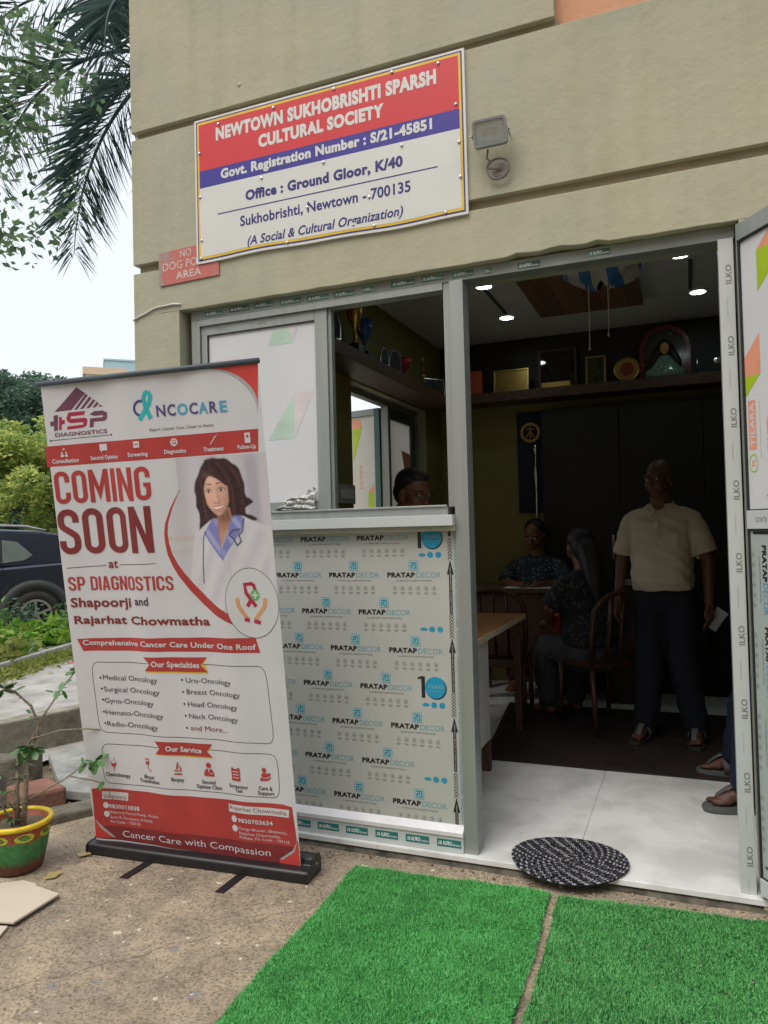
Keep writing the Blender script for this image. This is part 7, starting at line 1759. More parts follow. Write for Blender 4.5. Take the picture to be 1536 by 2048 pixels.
# ceiling joints between lights
for x in (-0.385, 0.915):
    tag(B().box(x - 0.012, x + 0.012, 2.03, 2.66, 3.052, 3.0595).build('ceiling_batten', mat('dark_batten', (0.08, 0.085, 0.085), 0.7), None), 'thin dark batten linking the two downlights %s' % ('beside the post' if x < 0 else 'by the door leaf'), 'batten')
fan = thing('wrapped_fan', 'ceiling fan wrapped in a blue and white plastic sack with strings hanging', 'fan', loc=(0.46, 1.25, 0))
B().lathe([(0.0, 3.003), (0.012, 3.003), (0.012, 2.8), (0.0, 2.8)], 10).build('rod', M_WHITE, fan)
b = grid_sheet(0, 1, 0, 1, 40, 14, lambda x, y: 0); nv = []
for u, v, _ in b.v:
    a = 2 * PI * u; r_ = 0.05 + 0.22 * math.sin(PI * min(1, v * 1.05)) ** 0.6 * (1 + 0.10 * math.sin(5 * a) + 0.05 * math.sin(11 * a + 3 * v))
    nv.append((r_ * 0.75 * math.cos(a), r_ * math.sin(a) * 0.8, 2.90 - 0.17 * v + 0.018 * math.sin(4 * a + 2)))
b.v = nv
def sack_mat():
    m, nt, p = nmat('printed_sack'); L = nt.links; N = nt.nodes.new
    w = N('ShaderNodeTexWave'); w.inputs['Scale'].default_value = 2.2; w.inputs['Distortion'].default_value = 2.0; L.new(N('ShaderNodeTexCoord').outputs['Object'], w.inputs['Vector'])
    r = N('ShaderNodeValToRGB'); r.color_ramp.interpolation = 'CONSTANT'; e = r.color_ramp.elements
    e[0].color = (0.45, 0.42, 0.38, 1); e[1].position = 0.62; e[1].color = (0.04, 0.14, 0.34, 1); L.new(w.outputs[0], r.inputs[0]); L.new(r.outputs[0], p.inputs['Base Color']); p.inputs['Roughness'].default_value = 0.4
    return m
b.build('sack', sack_mat(), fan, smooth=True)
for x, y, z0, z1 in ((-0.075, 0.0, 2.80, 2.395), (0.025, 0.02, 2.79, 2.465)):
    b = B(); b.tube([(x, y, z0), (x + 0.002, y, (z0 + z1) / 2), (x - 0.002, y, z1)], 0.0032, 5); b.ell((x, y, z0 - 0.03), (0.012, 0.012, 0.018), 8, 6); b.ell((x - 0.002, y, z1), (0.006, 0.006, 0.012), 6, 5)
    b.tube([(x, y, z0 - 0.03), (x + 0.03, y, z0 - 0.05), (x + 0.035, y, z0 - 0.075), (x + 0.01, y, z0 - 0.06)], 0.0025, 4); b.build('string', mat('white_cord', (0.62, 0.60, 0.55), 0.8), fan)

# ------------------------------------------------------------------ side window with casements
sw = thing('side_window', 'aluminium side window with one casement swung outward, behind the seated man', 'window')
def sw_box(name, x0, x1, y0, y1, z0, z1, m=M_ALU_D, par=None): return B().box(x0, x1, y0, y1, z0, z1).build(name, m, par or sw, bevel=0.0015)
wx = -1.30
sw_box('frame', wx - 0.03, wx + 0.03, 1.552, 1.59, 1.002, 2.428); sw_box('frame', wx - 0.03, wx + 0.03, 3.04, 3.078, 1.002, 2.428)
sw_box('frame', wx - 0.03, wx + 0.03, 1.5905, 3.0395, 2.388, 2.428); sw_box('frame', wx - 0.03, wx + 0.03, 1.5905, 3.0395, 1.002, 1.042); sw_box('mullion', wx - 0.03, wx + 0.03, 2.40, 2.45, 1.0425, 2.3875, M_ALU)
# fixed casement in the far half
sw_box('casement_rail', wx - 0.02, wx + 0.02, 2.4505, 3.0395, 2.30, 2.387, mat('dark_alu', (0.10, 0.12, 0.12), 0.5, 0.3)); sw_box('casement_stile', wx - 0.02, wx + 0.02, 2.945, 3.0395, 1.043, 2.2995, MATS['dark_alu'])
ws = sw_box('sheet', wx - 0.004, wx + 0.004, 2.4505, 2.9445, 1.043, 2.2995, mat('lit_sheet', (0.72, 0.71, 0.68), 0.3))
m_, nt_, p_ = nmat('thin_sheet'); p_.inputs['Base Color'].default_value = (0.74, 0.73, 0.70, 1); p_.inputs['Roughness'].default_value = 0.35
tr_ = nt_.nodes.new('ShaderNodeBsdfTranslucent'); tr_.inputs[0].default_value = (0.9, 0.89, 0.86, 1); mx_ = nt_.nodes.new('ShaderNodeMixShader'); mx_.inputs[0].default_value = 0.55
nt_.links.new(p_.outputs[0], mx_.inputs[1]); nt_.links.new(tr_.outputs[0], mx_.inputs[2]); nt_.links.new(mx_.outputs[0], nt_.nodes['Material Output'].inputs[0])
ws.data.materials[0] = m_
b = B()
for mi, pts in ((1, [(2.46, 2.05), (2.52, 2.0), (2.46, 2.22)]), (0, [(2.74, 2.08), (2.94, 2.06), (2.94, 1.75), (2.88, 1.7)]), (1, [(2.90, 1.76), (2.94, 1.76), (2.94, 1.62)])):
    b.add([(wx + 0.0052, y, z) for y, z in pts], [tuple(range(len(pts)))], mi)
b.build('printed_pattern', [M_OR, M_LIME], ws, fixn=False)
# open casement, hinged at the mullion and swung outside
oc = thing('side_casement', 'open casement with green and orange printed white sheet, seen outside through the side window', 'window', loc=(wx - 0.035, 2.40, 0)); oc.rotation_euler = (0, 0, R(0))
oc.rotation_euler = (0, 0, R(168))
def oc_box(name, s0, s1, z0, z1, m=M_ALU_D, y0=-0.015, y1=0.015): return B().box(s0, s1, y0, y1, z0, z1).build(name, m, oc, bevel=0.0015)
oc_box('stile', 0.0, 0.05, 1.05, 2.38, mat('green_edge', (0.06, 0.12, 0.11), 0.5)); oc_box('stile', 0.71, 0.75, 1.05, 2.38); oc_box('rail', 0.0505, 0.7095, 2.33, 2.38); oc_box('rail', 0.0505, 0.7095, 1.05, 1.10)
os_ = oc_box('sheet', 0.0505, 0.7095, 1.1005, 2.3295, m_, -0.003, 0.003)
b = B()
for yy in (-0.0042, 0.0042):
    for mi, pts in ((0, [(0.30, 2.31), (0.45, 2.31), (0.45, 2.24), (0.27, 2.24)]), (1, [(0.27, 2.24), (0.45, 2.24), (0.44, 1.98)]), (1, [(0.06, 1.72), (0.17, 1.74), (0.17, 1.52), (0.06, 1.58)]), (0, [(0.06, 1.73), (0.16, 1.74), (0.06, 1.80)]), (0, [(0.56, 1.80), (0.70, 1.68), (0.70, 1.98)][::-1]), (1, [(0.56, 1.68), (0.70, 1.68), (0.70, 1.54)]), (0, [(0.2, 1.12), (0.34, 1.12), (0.2, 1.28)])):
        b.add([(0.04 + s * 0.5, yy, z) for s, z in pts], [tuple(range(len(pts)))], mi)
    for (s, z0, z1) in ((0.34, 1.24, 1.46), (0.19, 1.75, 1.95)):
        v, f = text2d('TILARA', 0.0); b.add([(s + (0.03 if yy < 0 else -0.03) * (p[1] - 0.5), yy, z0 + (z1 - z0) * p[0]) for p in v], f, 0)
b.build('printed_pattern', [M_OR, M_LIME], os_, fixn=False)
# switch plates and cable trunk on the side wall
def plate(label, x, y, z, w, h, rz):
    t = thing('switch_plate', label, 'switch', loc=(x, y, z), rz=rz)
    B().box(-w / 2, w / 2, -0.012, 0, -h / 2, h / 2).build('plate', mat('switch_grey', (0.42, 0.46, 0.46), 0.4), t, bevel=0.004)
    for k in range(4): B().box(-w * 0.38 + k * w * 0.19, -w * 0.38 + k * w * 0.19 + w * 0.17, -0.016, -0.0121, -h * 0.25, h * 0.25).build('rocker', M_WHITE, t, bevel=0.002)
plate('grey switch plate on the side wall just inside the window', -1.187, 1.42, 1.67, 0.26, 0.125, R(90))
plate('small switch plate on the rear wall beyond the seated man', -0.98, 3.497, 1.66, 0.12, 0.12, 0)
tag(B().box(-1.19, -1.175, 1.22, 1.24, 1.0, 2.43).build('wire_trunking', mat('olive_trunk', (0.34, 0.31, 0.12), 0.6), None), 'thin vertical trunking on the olive side wall by the switch plate', 'trunking')

# ------------------------------------------------------------------ dark cupboard, banner strip, figurine on the rear wall
cb = thing('dark_cupboard', 'tall black laminated cupboard doors on the rear wall behind the standing man', 'cupboard')
for k in range(3):
    d_ = B().box(-0.26 + k * 0.62, 0.355 + k * 0.62, 3.30, 3.498, 0.102, 2.40).build('door', mat('black_laminate', (0.011, 0.010, 0.008), 0.55, var=0.3, scale=2), cb, bevel=0.003)
    B().box(0.28 + k * 0.62, 0.30 + k * 0.62, 3.275, 3.2995, 1.15, 1.35).build('handle', M_STEEL, d_)
pn = thing('emblem_pennant', 'dark blue hanging pennant with a round gold emblem on the rear wall', 'pennant', loc=(-0.385, 3.485, 0))
B().box(-0.115, 0.115, -0.006, 0.0, 1.55, 2.42).build('cloth', mat('midnight_cloth', (0.012, 0.016, 0.035), 0.7), pn)
b = B(); b.lathe([(0.062, 0.0), (0.085, 0.0), (0.085, 0.004), (0.062, 0.004)], 28, (0, -0.0065, 2.24), M=Mx, close=True)
b.tube([(-0.03, -0.010, 2.20), (0.0, -0.010, 2.26), (0.03, -0.010, 2.20)], 0.006, 5); b.tube([(-0.035, -0.010, 2.27), (0.035, -0.010, 2.27)], 0.006, 5); b.tube([(0, -0.010, 2.19), (0, -0.010, 2.30)], 0.006, 5)
b.build('emblem', M_GOLD, pn)
fg = thing('figure_trophy', 'slender silver figure trophy standing before the pennant', 'trophy', loc=(-0.33, 3.40, 1.30)); B().box(-0.05, 0.05, -0.05, 0.05, -1.198, -0.001).build('pedestal', M_BLACK, fg)
b = B(); b.lathe([(0, 0.0), (0.05, 0.0), (0.05, 0.02), (0.012, 0.05), (0.010, 0.45), (0.022, 0.56), (0.010, 0.66), (0.006, 0.74), (0.02, 0.78), (0.022, 0.80), (0.0, 0.83)], 14); b.build('figure', M_STEEL, fg, smooth=True)

# ------------------------------------------------------------------ floor mat and furniture
b = grid_sheet(-0.45, 2.0, 1.27, 2.68, 30, 18, lambda x, y: FZ + 0.008 + 0.002 * math.sin(9 * x + 3) * math.sin(7 * y)); b.v = [(x + 0.10 * (2.68 - y) / 1.4 * 1.6 - 0.0, y, z) for x, y, z in b.v]
o = b.build('floor_mat', mat('brown_carpet', (0.032, 0.023, 0.021), 0.5, var=0.4, scale=12, bump=0.5, bscale=150), None); md = o.modifiers.new('thick', 'SOLIDIFY'); md.thickness = 0.007; md.offset = -1
tag(o, 'dark brown carpet mat on the white tiled floor', 'mat')
dk = thing('office_desk', 'desk with a teak top and white side panel just inside the window', 'desk')
B().box(-0.86, -0.175, 0.42, 2.02, 0.825, 0.855).build('top', M_WOOD, dk, bevel=0.003)
B().box(-0.1745, -0.170, 0.42, 2.02, 0.824, 0.856).build('edge_band', mat('pale_edge', (0.60, 0.50, 0.38), 0.5), dk)
B().box(-0.215, -0.195, 0.50, 1.10, 0.27, 0.8245).build('side_panel', mat('white_laminate', (0.55, 0.55, 0.54), 0.4), dk)
for x, y in ((-0.215, 0.5), (-0.215, 1.09), (-0.80, 0.5), (-0.80, 1.94), (-0.215, 1.94)):
    b = B(); b.box(x - 0.022, x + 0.022, y - 0.022, y + 0.022, FZ, 0.269 if x > -0.3 and y < 1.2 else 0.8245); b.build('leg', M_WOODD, dk, bevel=0.003)
b = grid_sheet(-0.7, -0.4, 0.75, 0.97, 2, 2, lambda x, y: 0.8565); tag(b.build('paper_sheet', M_WHITE, None), 'white paper sheet on the teak desk', 'paper')
tb = thing('writing_table', 'dark table where the woman in a patterned top writes', 'table')
B().box(-0.78, 0.10, 2.72, 3.24, 0.93, 0.96).build('top', M_WOODD, tb, bevel=0.003)
for x, y in ((-0.74, 2.76), (0.06, 2.76), (-0.74, 3.20), (0.06, 3.20)): B().box(x - 0.02, x + 0.02, y - 0.02, y + 0.02, FZ, 0.9295).build('leg', M_WOODD, tb)
B().box(-0.72, 0.04, 2.755, 2.77, 0.35, 0.9295).build('modesty_panel', M_WOODD, tb)
b = grid_sheet(-0.50, -0.10, 2.76, 2.98, 2, 2, lambda x, y: 0.9615); tag(b.build('paper_sheet', M_WHITE, None), 'white register sheet under the writing woman\'s hands', 'paper')
cn = thing('counter_ledge', 'grey topped counter behind the standing man', 'counter'); B().box(0.22, 0.62, 2.85, 3.25, 0.98, 1.0).build('top', mat('grey_top', (0.25, 0.28, 0.28), 0.4), cn); B().box(0.24, 0.60, 2.87, 3.23, 0.102, 0.9795).build('cabinet', M_DARKWALL, cn)

def chair(label, loc, rz, first=[None]):
    if first[0] is None:
        t = thing('armless_chair', label, 'chair', loc=loc, rz=rz, group='brown bent-back chairs'); first[0] = t
        wood = mat('chair_brown', (0.05, 0.021, 0.012), 0.4, var=0.25, scale=5)
        b = B(); b.box(-0.21, 0.21, -0.21, 0.21, 0.42, 0.455); b.build('seat', wood, t, bevel=0.015)
        for sx in (-1, 1):
            b = B(); b.tube([(0.18, sx * 0.18, 0.42), (0.20, sx * 0.19, 0.0)], [0.02, 0.015], 8); b.build('leg', wood, t, smooth=True)
            b = B(); b.tube([(-0.18, sx * 0.18, 0.42), (-0.23, sx * 0.19, 0.0)], [0.02, 0.015], 8); b.build('leg', wood, t, smooth=True)
        pts = [(-0.20, -0.19, 0.44), (-0.23, -0.21, 0.65), (-0.26, -0.20, 0.80)] + [(-0.27 - 0.02 * math.sin(PI * k / 10), -0.19 * math.cos(PI * k / 10), 0.80 + 0.11 * math.sin(PI * k / 10)) for k in range(1, 10)] + [(-0.26, 0.20, 0.80), (-0.23, 0.21, 0.65), (-0.20, 0.19, 0.44)]
        b = B(); b.tube(pts, 0.017, 8); b.build('backrest', wood, t, smooth=True)
        for y in (-0.09, 0.0, 0.09):
            b = B(); b.tube([(-0.20, y, 0.45), (-0.245, y, 0.68), (-0.275, y, 0.88)], 0.010, 6, flat=2.0); b.build('back_slat', wood, t, smooth=True)
        return t
    t = copy_tree(first[0]); t.location = loc; t.rotation_euler = (0, 0, rz); t['label'] = label
    return t
chair('brown chair with a curved back, empty beside the teak desk', (-0.42, 2.32, FZ), R(95)); chair('brown chair whose curved back faces the door, under the seated long-haired person', (0.28, 2.18, FZ), R(130)); chair('brown chair under the writing woman behind the table', (-0.30, 3.28, FZ), R(-90)); chair('brown chair under the man sitting at the window desk', (-0.82, 0.95, FZ), R(0)).scale = (1.1, 1.1, 1.42); chair('brown chair behind the door jamb under the person in sandals', (1.48, 1.12, FZ), R(180))

# ================================================================== PEOPLE
def fuse(name, b, m, parent, voxel=0.008, smooth=4, wrinkle=0.0):
    """melt overlapping closed shapes into one continuous skin"""
    o = b.build(name, m, None)
    md = o.modifiers.new('r', 'REMESH'); md.mode = 'VOXEL'; md.voxel_size = voxel; md.use_smooth_shade = True
    ms = o.modifiers.new('s', 'SMOOTH'); ms.factor = 0.5; ms.iterations = smooth
    dg = bpy.context.evaluated_depsgraph_get(); dg.update()
    me = bpy.data.meshes.new_from_object(o.evaluated_get(dg))
    bpy.data.objects.remove(o)
    me.name = name
    if wrinkle:      # soft cloth folds
        n = len(me.vertices); co = np.empty(n * 3); no = np.empty(n * 3)
        me.vertices.foreach_get('co', co); me.vertices.foreach_get('normal', no); co = co.reshape(-1, 3); no = no.reshape(-1, 3)
        x, y, z = co.T
        w = np.sin(z * 34 + 3 * np.sin(y * 11 + x * 7) + 2 * np.sin(x * 13)) * np.sin(y * 17 + z * 9 + 2 * np.sin(z * 12)) + 0.6 * np.sin(z * 71 + y * 33 + 2.5 * np.sin(x * 23))
        me.vertices.foreach_set('co', (co + no * (wrinkle * w)[:, None]).ravel()); me.update()
    if not me.materials: me.materials.append(m)
    o = bpy.data.objects.new(name, me); COL.objects.link(o); o.parent = parent
    me.polygons.foreach_set('use_smooth', np.ones(len(me.polygons), dtype=bool))
    return o
def limb(b, pts, rad, n=12):
    P_ = [Vector(p) for p in pts]
    d0 = (P_[0] - P_[1]).normalized(); d1 = (P_[-1] - P_[-2]).normalized()
    path, rr_ = [], []
    # dense path with smooth radii and rounded ends
    path.append(P_[0] + d0 * rad[0] * 0.9); rr_.append(rad[0] * 0.35); path.append(P_[0] + d0 * rad[0] * 0.5); rr_.append(rad[0] * 0.8)
    for i in range(len(P_) - 1):
        for k in range(4):
            t = k / 4; path.append(P_[i].lerp(P_[i + 1], t)); rr_.append(rad[i] + (rad[i + 1] - rad[i]) * t)
    path.append(P_[-1]); rr_.append(rad[-1])
    path.append(P_[-1] + d1 * rad[-1] * 0.5); rr_.append(rad[-1] * 0.8); path.append(P_[-1] + d1 * rad[-1] * 0.9); rr_.append(rad[-1] * 0.35)
    b.tube(path, rr_, n)
def loft(b, rings, n=20):
    """rings: (centre, half depth x, half width y) stacked upwards, superellipse sections"""
    vs = []; fs = []
    for (c, rx, ry) in rings:
        for k in range(n):
            a = 2 * PI * k / n; ca, sa = math.cos(a), math.sin(a); e = 0.85
            vs.append((c[0] + rx * math.copysign(abs(ca) ** e, ca), c[1] + ry * math.copysign(abs(sa) ** e, sa), c[2]))
    for i in range(len(rings) - 1):
        for k in range(n): fs.append((i * n + k, i * n + (k + 1) % n, (i + 1) * n + (k + 1) % n, (i + 1) * n + k))
    fs += [tuple(range(n))[::-1], tuple(range((len(rings) - 1) * n, len(rings) * n))]
    b.add(vs, fs)
def hand(b, w, d, palmn, sgn, curl=0.5):
    """hand at wrist w pointing along d; palm normal palmn"""
    w, d, pn_ = Vector(w), Vector(d).normalized(), Vector(palmn).normalized()
    s = d.cross(pn_).normalized() * sgn
    pn_ = s.cross(d).normalized() * sgn
    limb(b, [w - d * 0.02, w + d * 0.03, w + d * 0.075], [0.024, 0.028, 0.030], 8)
    for off in (-0.016, 0.016): limb(b, [w + d * 0.03 + s * off, w + d * 0.085 + s * off], [0.017, 0.016], 8)
    for k, (off, l) in enumerate(((-0.030, 0.062), (-0.010, 0.078), (0.011, 0.073), (0.030, 0.056))):
        p0 = w + d * 0.082 + s * off; dd = d.copy(); pts = [p0]
        for j in range(3):
            dd = (dd + pn_ * curl * (0.35 + 0.35 * j)).normalized(); pts.append(pts[-1] + dd * l / 3)
        limb(b, pts, [0.0092, 0.009, 0.0084, 0.0072], 7)
    p0 = w + d * 0.025 - s * 0.026
    limb(b, [p0, p0 - s * 0.024 + d * 0.03 + pn_ * 0.008, p0 - s * 0.028 + d * 0.058 + pn_ * 0.014], [0.014, 0.011, 0.009], 7)
def head_shapes(b, c, Mh, sc=1.0):
    def E(p, r): b.ell(tuple(Vector(c) + Mh @ (Vector(p) * sc)), tuple(x * sc for x in r), 16, 12, M=Mh)
    E((-0.012, 0, 0.035), (0.098, 0.076, 0.090)); E((0.030, 0, -0.020), (0.066, 0.064, 0.085)); E((0.040, 0, -0.080), (0.042, 0.042, 0.036))
    for s in (-1, 1):
        E((0.060, s * 0.034, -0.030), (0.030, 0.026, 0.030)); E((0.078, s * 0.030, 0.022), (0.018, 0.026, 0.010)); E((-0.004, s * 0.078, -0.010), (0.020, 0.010, 0.032))
    E((0.098, 0, -0.015), (0.013, 0.010, 0.026)); E((0.106, 0, -0.032), (0.014, 0.016, 0.011)); E((0.086, 0, -0.060), (0.012, 0.024, 0.007)); E((0.082, 0, -0.072), (0.012, 0.021, 0.007))
def head_extras(par, c, Mh, glasses, hair, hm, sc=1.0):
    def W(p): return tuple(Vector(c) + Mh @ (Vector(p) * sc))
    for s in (-1, 1):
        b = B(); b.ell(W((0.086, s * 0.031, 0.004)), (0.010, 0.013, 0.009), 10, 8, M=Mh); b.build('eye', mat('eye_white', (0.5, 0.47, 0.43), 0.3), par, smooth=True)
        b = B(); b.ell(W((0.095, s * 0.031, 0.004)), (0.003, 0.005, 0.006), 8, 6, M=Mh); b.build('iris', mat('iris_dark', (0.015, 0.01, 0.008), 0.2), par, smooth=True)
        b = B(); b.tube([W((0.090, s * 0.014, 0.024)), W((0.095, s * 0.033, 0.030)), W((0.082, s * 0.052, 0.024))], [0.003, 0.0042, 0.002], 6); b.build('eyebrow', hm, par, smooth=True)
    if glasses:
        b = B()
        for s in (-1, 1):
            pts = [W((0.108, s * 0.033 + 0.025 * math.cos(2 * PI * k / 14), 0.000 + 0.017 * math.sin(2 * PI * k / 14))) for k in range(15)]
            b.tube(pts, 0.0024, 5, cap=False); b.tube([W((0.107, s * 0.058, 0.004)), W((0.05, s * 0.078, 0.006)), W((-0.005, s * 0.084, 0.006))], 0.002, 5)
        b.tube([W((0.108, -0.008, 0.003)), W((0.112, 0, 0.006)), W((0.108, 0.008, 0.003))], 0.002, 5)
        b.build('glasses', M_BLACK, par, smooth=True)
    b = B()
    def E(p, r, n=16): b.ell(W(p), tuple(x * sc for x in r), n, 12, M=Mh)
    if hair == 'short': E((-0.024, 0, 0.058), (0.096, 0.084, 0.082)); E((-0.048, 0, 0.010), (0.072, 0.082, 0.078)); E((0.030, 0, 0.098), (0.052, 0.060, 0.030))
    elif hair == 'bald': 
        for s in (-1, 1): E((-0.030, s * 0.050, 0.010), (0.060, 0.036, 0.045))
        E((-0.070, 0, 0.005), (0.044, 0.064, 0.050))
    elif hair == 'bun': E((-0.026, 0, 0.050), (0.096, 0.086, 0.084)); E((-0.060, 0, -0.01), (0.066, 0.080, 0.080)); E((-0.125, 0, -0.01), (0.045, 0.05, 0.045))
    elif hair == 'long':
        E((-0.026, 0, 0.050), (0.100, 0.090, 0.086)); E((-0.060, 0, -0.02), (0.072, 0.088, 0.10))
        limb(b, [W((-0.09, 0, -0.02)), W((-0.13, 0, -0.16)), W((-0.15, 0.01, -0.30)), W((-0.14, 0.02, -0.42))], [0.075, 0.075, 0.055, 0.02])
    fuse('hair', b, hm, par, 0.009, 3)
M_HAIR = mat('dark_hair', (0.014, 0.012, 0.012), 0.55, var=0.4, scale=60)
M_GHAIR = mat('greying_hair', (0.05, 0.047, 0.045), 0.6, var=0.4, scale=60)
def rotm(yaw=0, pitch=0, roll=0):
    return (Matrix.Rotation(yaw, 3, 'Z') @ Matrix.Rotation(pitch, 3, 'Y') @ Matrix.Rotation(roll, 3, 'X'))
def person(label, loc, rz, skin, shirt, trousers, hair, glasses=False, sit=False, arms=None, feet=None, headrot=(0, 0, 0), sleeve=0.5, belly=0.03, lean=0.0, sandal=None, hm=None, sc=1.0, collar=True, knees=None, female=False):
    t = thing('person', label, 'person', loc=loc, rz=rz); t.scale = (sc, sc, sc)
    hz = 0.50 if sit else 0.94
    up = lambda x, y, z: (x + lean * (z - hz), y, z)      # torso lean
    sh = hz + 0.49; wid = 0.178 if female else 0.188
    head_c = Vector(up(0.035, 0, hz + 0.682)); Mh = rotm(*headrot)
    knees = knees or ([(0.42, 0.10, 0.47), (0.42, -0.10, 0.47)] if sit else [(0.015, 0.10, 0.50), (0.015, -0.10, 0.50)])
    feet = feet or ([(0.42, 0.11, 0.075), (0.42, -0.11, 0.075)] if sit else [(0.0, 0.12, 0.075), (0.0, -0.12, 0.075)])
    sho = [up(0.0, wid, sh - 0.05), up(0.0, -wid, sh - 0.05)]
    arms = arms or [[(-0.02, wid + 0.07, sh - 0.31), (0.04, wid + 0.08, sh - 0.56)], [(-0.02, -wid - 0.07, sh - 0.31), (0.04, -wid - 0.08, sh - 0.56)]]
    # skin: one continuous figure
    b = B()
    head_shapes(b, head_c, Mh)
    limb(b, [up(-0.005, 0, sh - 0.02), up(0.01, 0, sh + 0.07), tuple(head_c + Vector((-0.01, 0, -0.03)))], [0.075, 0.064, 0.060])
    loft(b, [((*up(0, 0, hz - 0.10)[:2], hz - 0.10), 0.07, 0.11), ((*up(0.01, 0, hz + 0.10)[:2], hz + 0.10), 0.09, 0.135), ((*up(0, 0, sh - 0.12)[:2], sh - 0.12), 0.09, 0.15), ((*up(-0.01, 0, sh)[:2], sh), 0.06, 0.14), ((*up(-0.01, 0, sh + 0.03)[:2], sh + 0.03), 0.05, 0.07)])
    fdirs = []
    for k, sgn in ((0, 1), (1, -1)):
        limb(b, [sho[k], arms[k][0], arms[k][1]], [0.046, 0.040, 0.027])
        d = (Vector(arms[k][1]) - Vector(arms[k][0])).normalized()
        hd_ = (d + Vector((0.12, 0, -0.15))).normalized() if not (len(arms[k]) > 2) else Vector(arms[k][2]).normalized()
        hand(b, arms[k][1], hd_, (0, -sgn, 0) if len(arms[k]) < 3 else (0, 0, -1), sgn, 0.45)
        hip = (0, 0.09 * sgn, hz - 0.02)
        limb(b, [hip, knees[k], feet[k]], [0.075, 0.052, 0.034])
        f = Vector(feet[k]); fd = Vector((math.cos(0.18 * sgn), math.sin(0.18 * sgn), 0)); fdirs.append(fd); s_ = Vector((-fd.y, fd.x, 0))
        g0 = f.z - 0.075 + (0.03 if sandal else 0.0)
        base = lambda a, s2, z: Vector((f.x, f.y, g0 + z)) + fd * a + s_ * s2
        limb(b, [base(-0.035, 0, 0.036), base(0.05, 0, 0.045), base(0.12, 0, 0.024)], [0.034, 0.034, 0.022], 10); limb(b, [base(0.08, 0.018, 0.022), base(0.145, 0.016, 0.017)], [0.020, 0.015], 8); limb(b, [base(0.08, -0.018, 0.022), base(0.135, -0.018, 0.017)], [0.020, 0.015], 8)
        for q in range(5):
            off = (0.034 - q * 0.0165) * -sgn; l = 0.172 - 0.010 * q - (0.004 if q == 0 else 0)
            limb(b, [base(0.125 - 0.006 * q, off, 0.014), base(l - 0.012, off, 0.015), base(l, off, 0.010)], [0.0105 if q == 0 else 0.0085] * 2 + [0.008 if q == 0 else 0.0065], 7)
    fuse('body', b, skin, t, 0.0062, 3)
    # shirt
    b = B()
    loft(b, [((*up(0.02, 0, hz - (0.0 if not sit else -0.02))[:2], hz - (0.0 if not sit else -0.02)), 0.125 + belly * 0.5, 0.175), ((*up(0.02 + belly * 0.3, 0, hz + 0.06)[:2], hz + 0.06), 0.130 + belly, 0.182), ((*up(0.02 + belly * 0.3, 0, hz + 0.18)[:2], hz + 0.18), 0.128 + belly, 0.180), ((*up(0.01, 0, hz + 0.32)[:2], hz + 0.32), 0.122 + belly * 0.4, 0.185), ((*up(0.0, 0, sh - 0.07)[:2], sh - 0.07), 0.112, 0.195), ((*up(-0.005, 0, sh - 0.015)[:2], sh - 0.015), 0.090, 0.178), ((*up(-0.005, 0, sh + 0.025)[:2], sh + 0.025), 0.070, 0.105), ((*up(0.0, 0, sh + 0.045)[:2], sh + 0.045), 0.062, 0.072)])
    for k, sgn in ((0, 1), (1, -1)):
        e = Vector(sho[k]).lerp(Vector(arms[k][0]), min(1, sleeve * 1.6))
        if sleeve > 0.7: limb(b, [Vector(sho[k]) + Vector((0, -0.03 * sgn, 0)), arms[k][0], Vector(arms[k][0]).lerp(Vector(arms[k][1]), sleeve - 0.05)], [0.072, 0.062, 0.045])
        else: 
            P0 = Vector(sho[k]) + Vector((0, -0.03 * sgn, 0)); P0 = Vector(sho[k]) + Vector((0, -0.08 * sgn, 0.036)); b.tube([P0 + Vector((0, -0.03 * sgn, 0.004)), P0, Vector(sho[k]) + Vector((0, 0.002 * sgn, -0.012)), Vector(sho[k]).lerp(e, 0.35), Vector(sho[k]).lerp(e, 0.7), e], [0.02, 0.042, 0.058, 0.064, 0.068, 0.073], 16)
    so = fuse('shirt', b, shirt, t, 0.009, 2, 0.0038)
    if collar:
        b = B(); cz = sh + 0.035
        for sgn in (-1, 1):
            pts = [up(-0.055, 0, cz + 0.035), up(-0.02, sgn * 0.068, cz + 0.03), up(0.045, sgn * 0.055, cz + 0.005), up(0.085, sgn * 0.022, cz - 0.03)]
            low = [up(-0.075, 0, cz - 0.005), up(-0.02, sgn * 0.09, cz - 0.012), up(0.06, sgn * 0.08, cz - 0.045), up(0.10, sgn * 0.048, cz - 0.085)]
            b.add(pts + low, [(i, i + 1, 5 + i, 4 + i) for i in range(3)])
        co_ = b.build('collar', shirt, so); md = co_.modifiers.new('t', 'SOLIDIFY'); md.thickness = 0.004
        b = B()
        for q in range(5): b.ell(up(0.118 + belly * (0.4 if q < 2 else 1.15), 0, sh - 0.09 - q * 0.075), (0.003, 0.005, 0.005), 8, 5)
        b.build('buttons', M_WHITE, so)
        b = B(); pv = [(0.115 + belly * (0.4 if q < 2 else 1.12), sh - 0.06 - q * 0.075) for q in range(6)]
        b.add([up(x_ + 0.002, s2 * 0.013, z_) for x_, z_ in pv for s2 in (-1, 1)], [(2 * q, 2 * q + 1, 2 * q + 3, 2 * q + 2) for q in range(5)]); pk = b.build('placket', shirt, so); pk.modifiers.new('t', 'SOLIDIFY').thickness = 0.004
        b = B(); b.add([up(0.128 + belly * 0.5, 0.045, sh - 0.14), up(0.112 + belly * 0.5, 0.125, sh - 0.14), up(0.120 + belly * 0.8, 0.125, sh - 0.25), up(0.136 + belly * 0.9, 0.045, sh - 0.25)], [(0, 1, 2, 3)]); pk = b.build('pocket', shirt, so); pk.modifiers.new('t', 'SOLIDIFY').thickness = 0.004
    # trousers
    b = B()
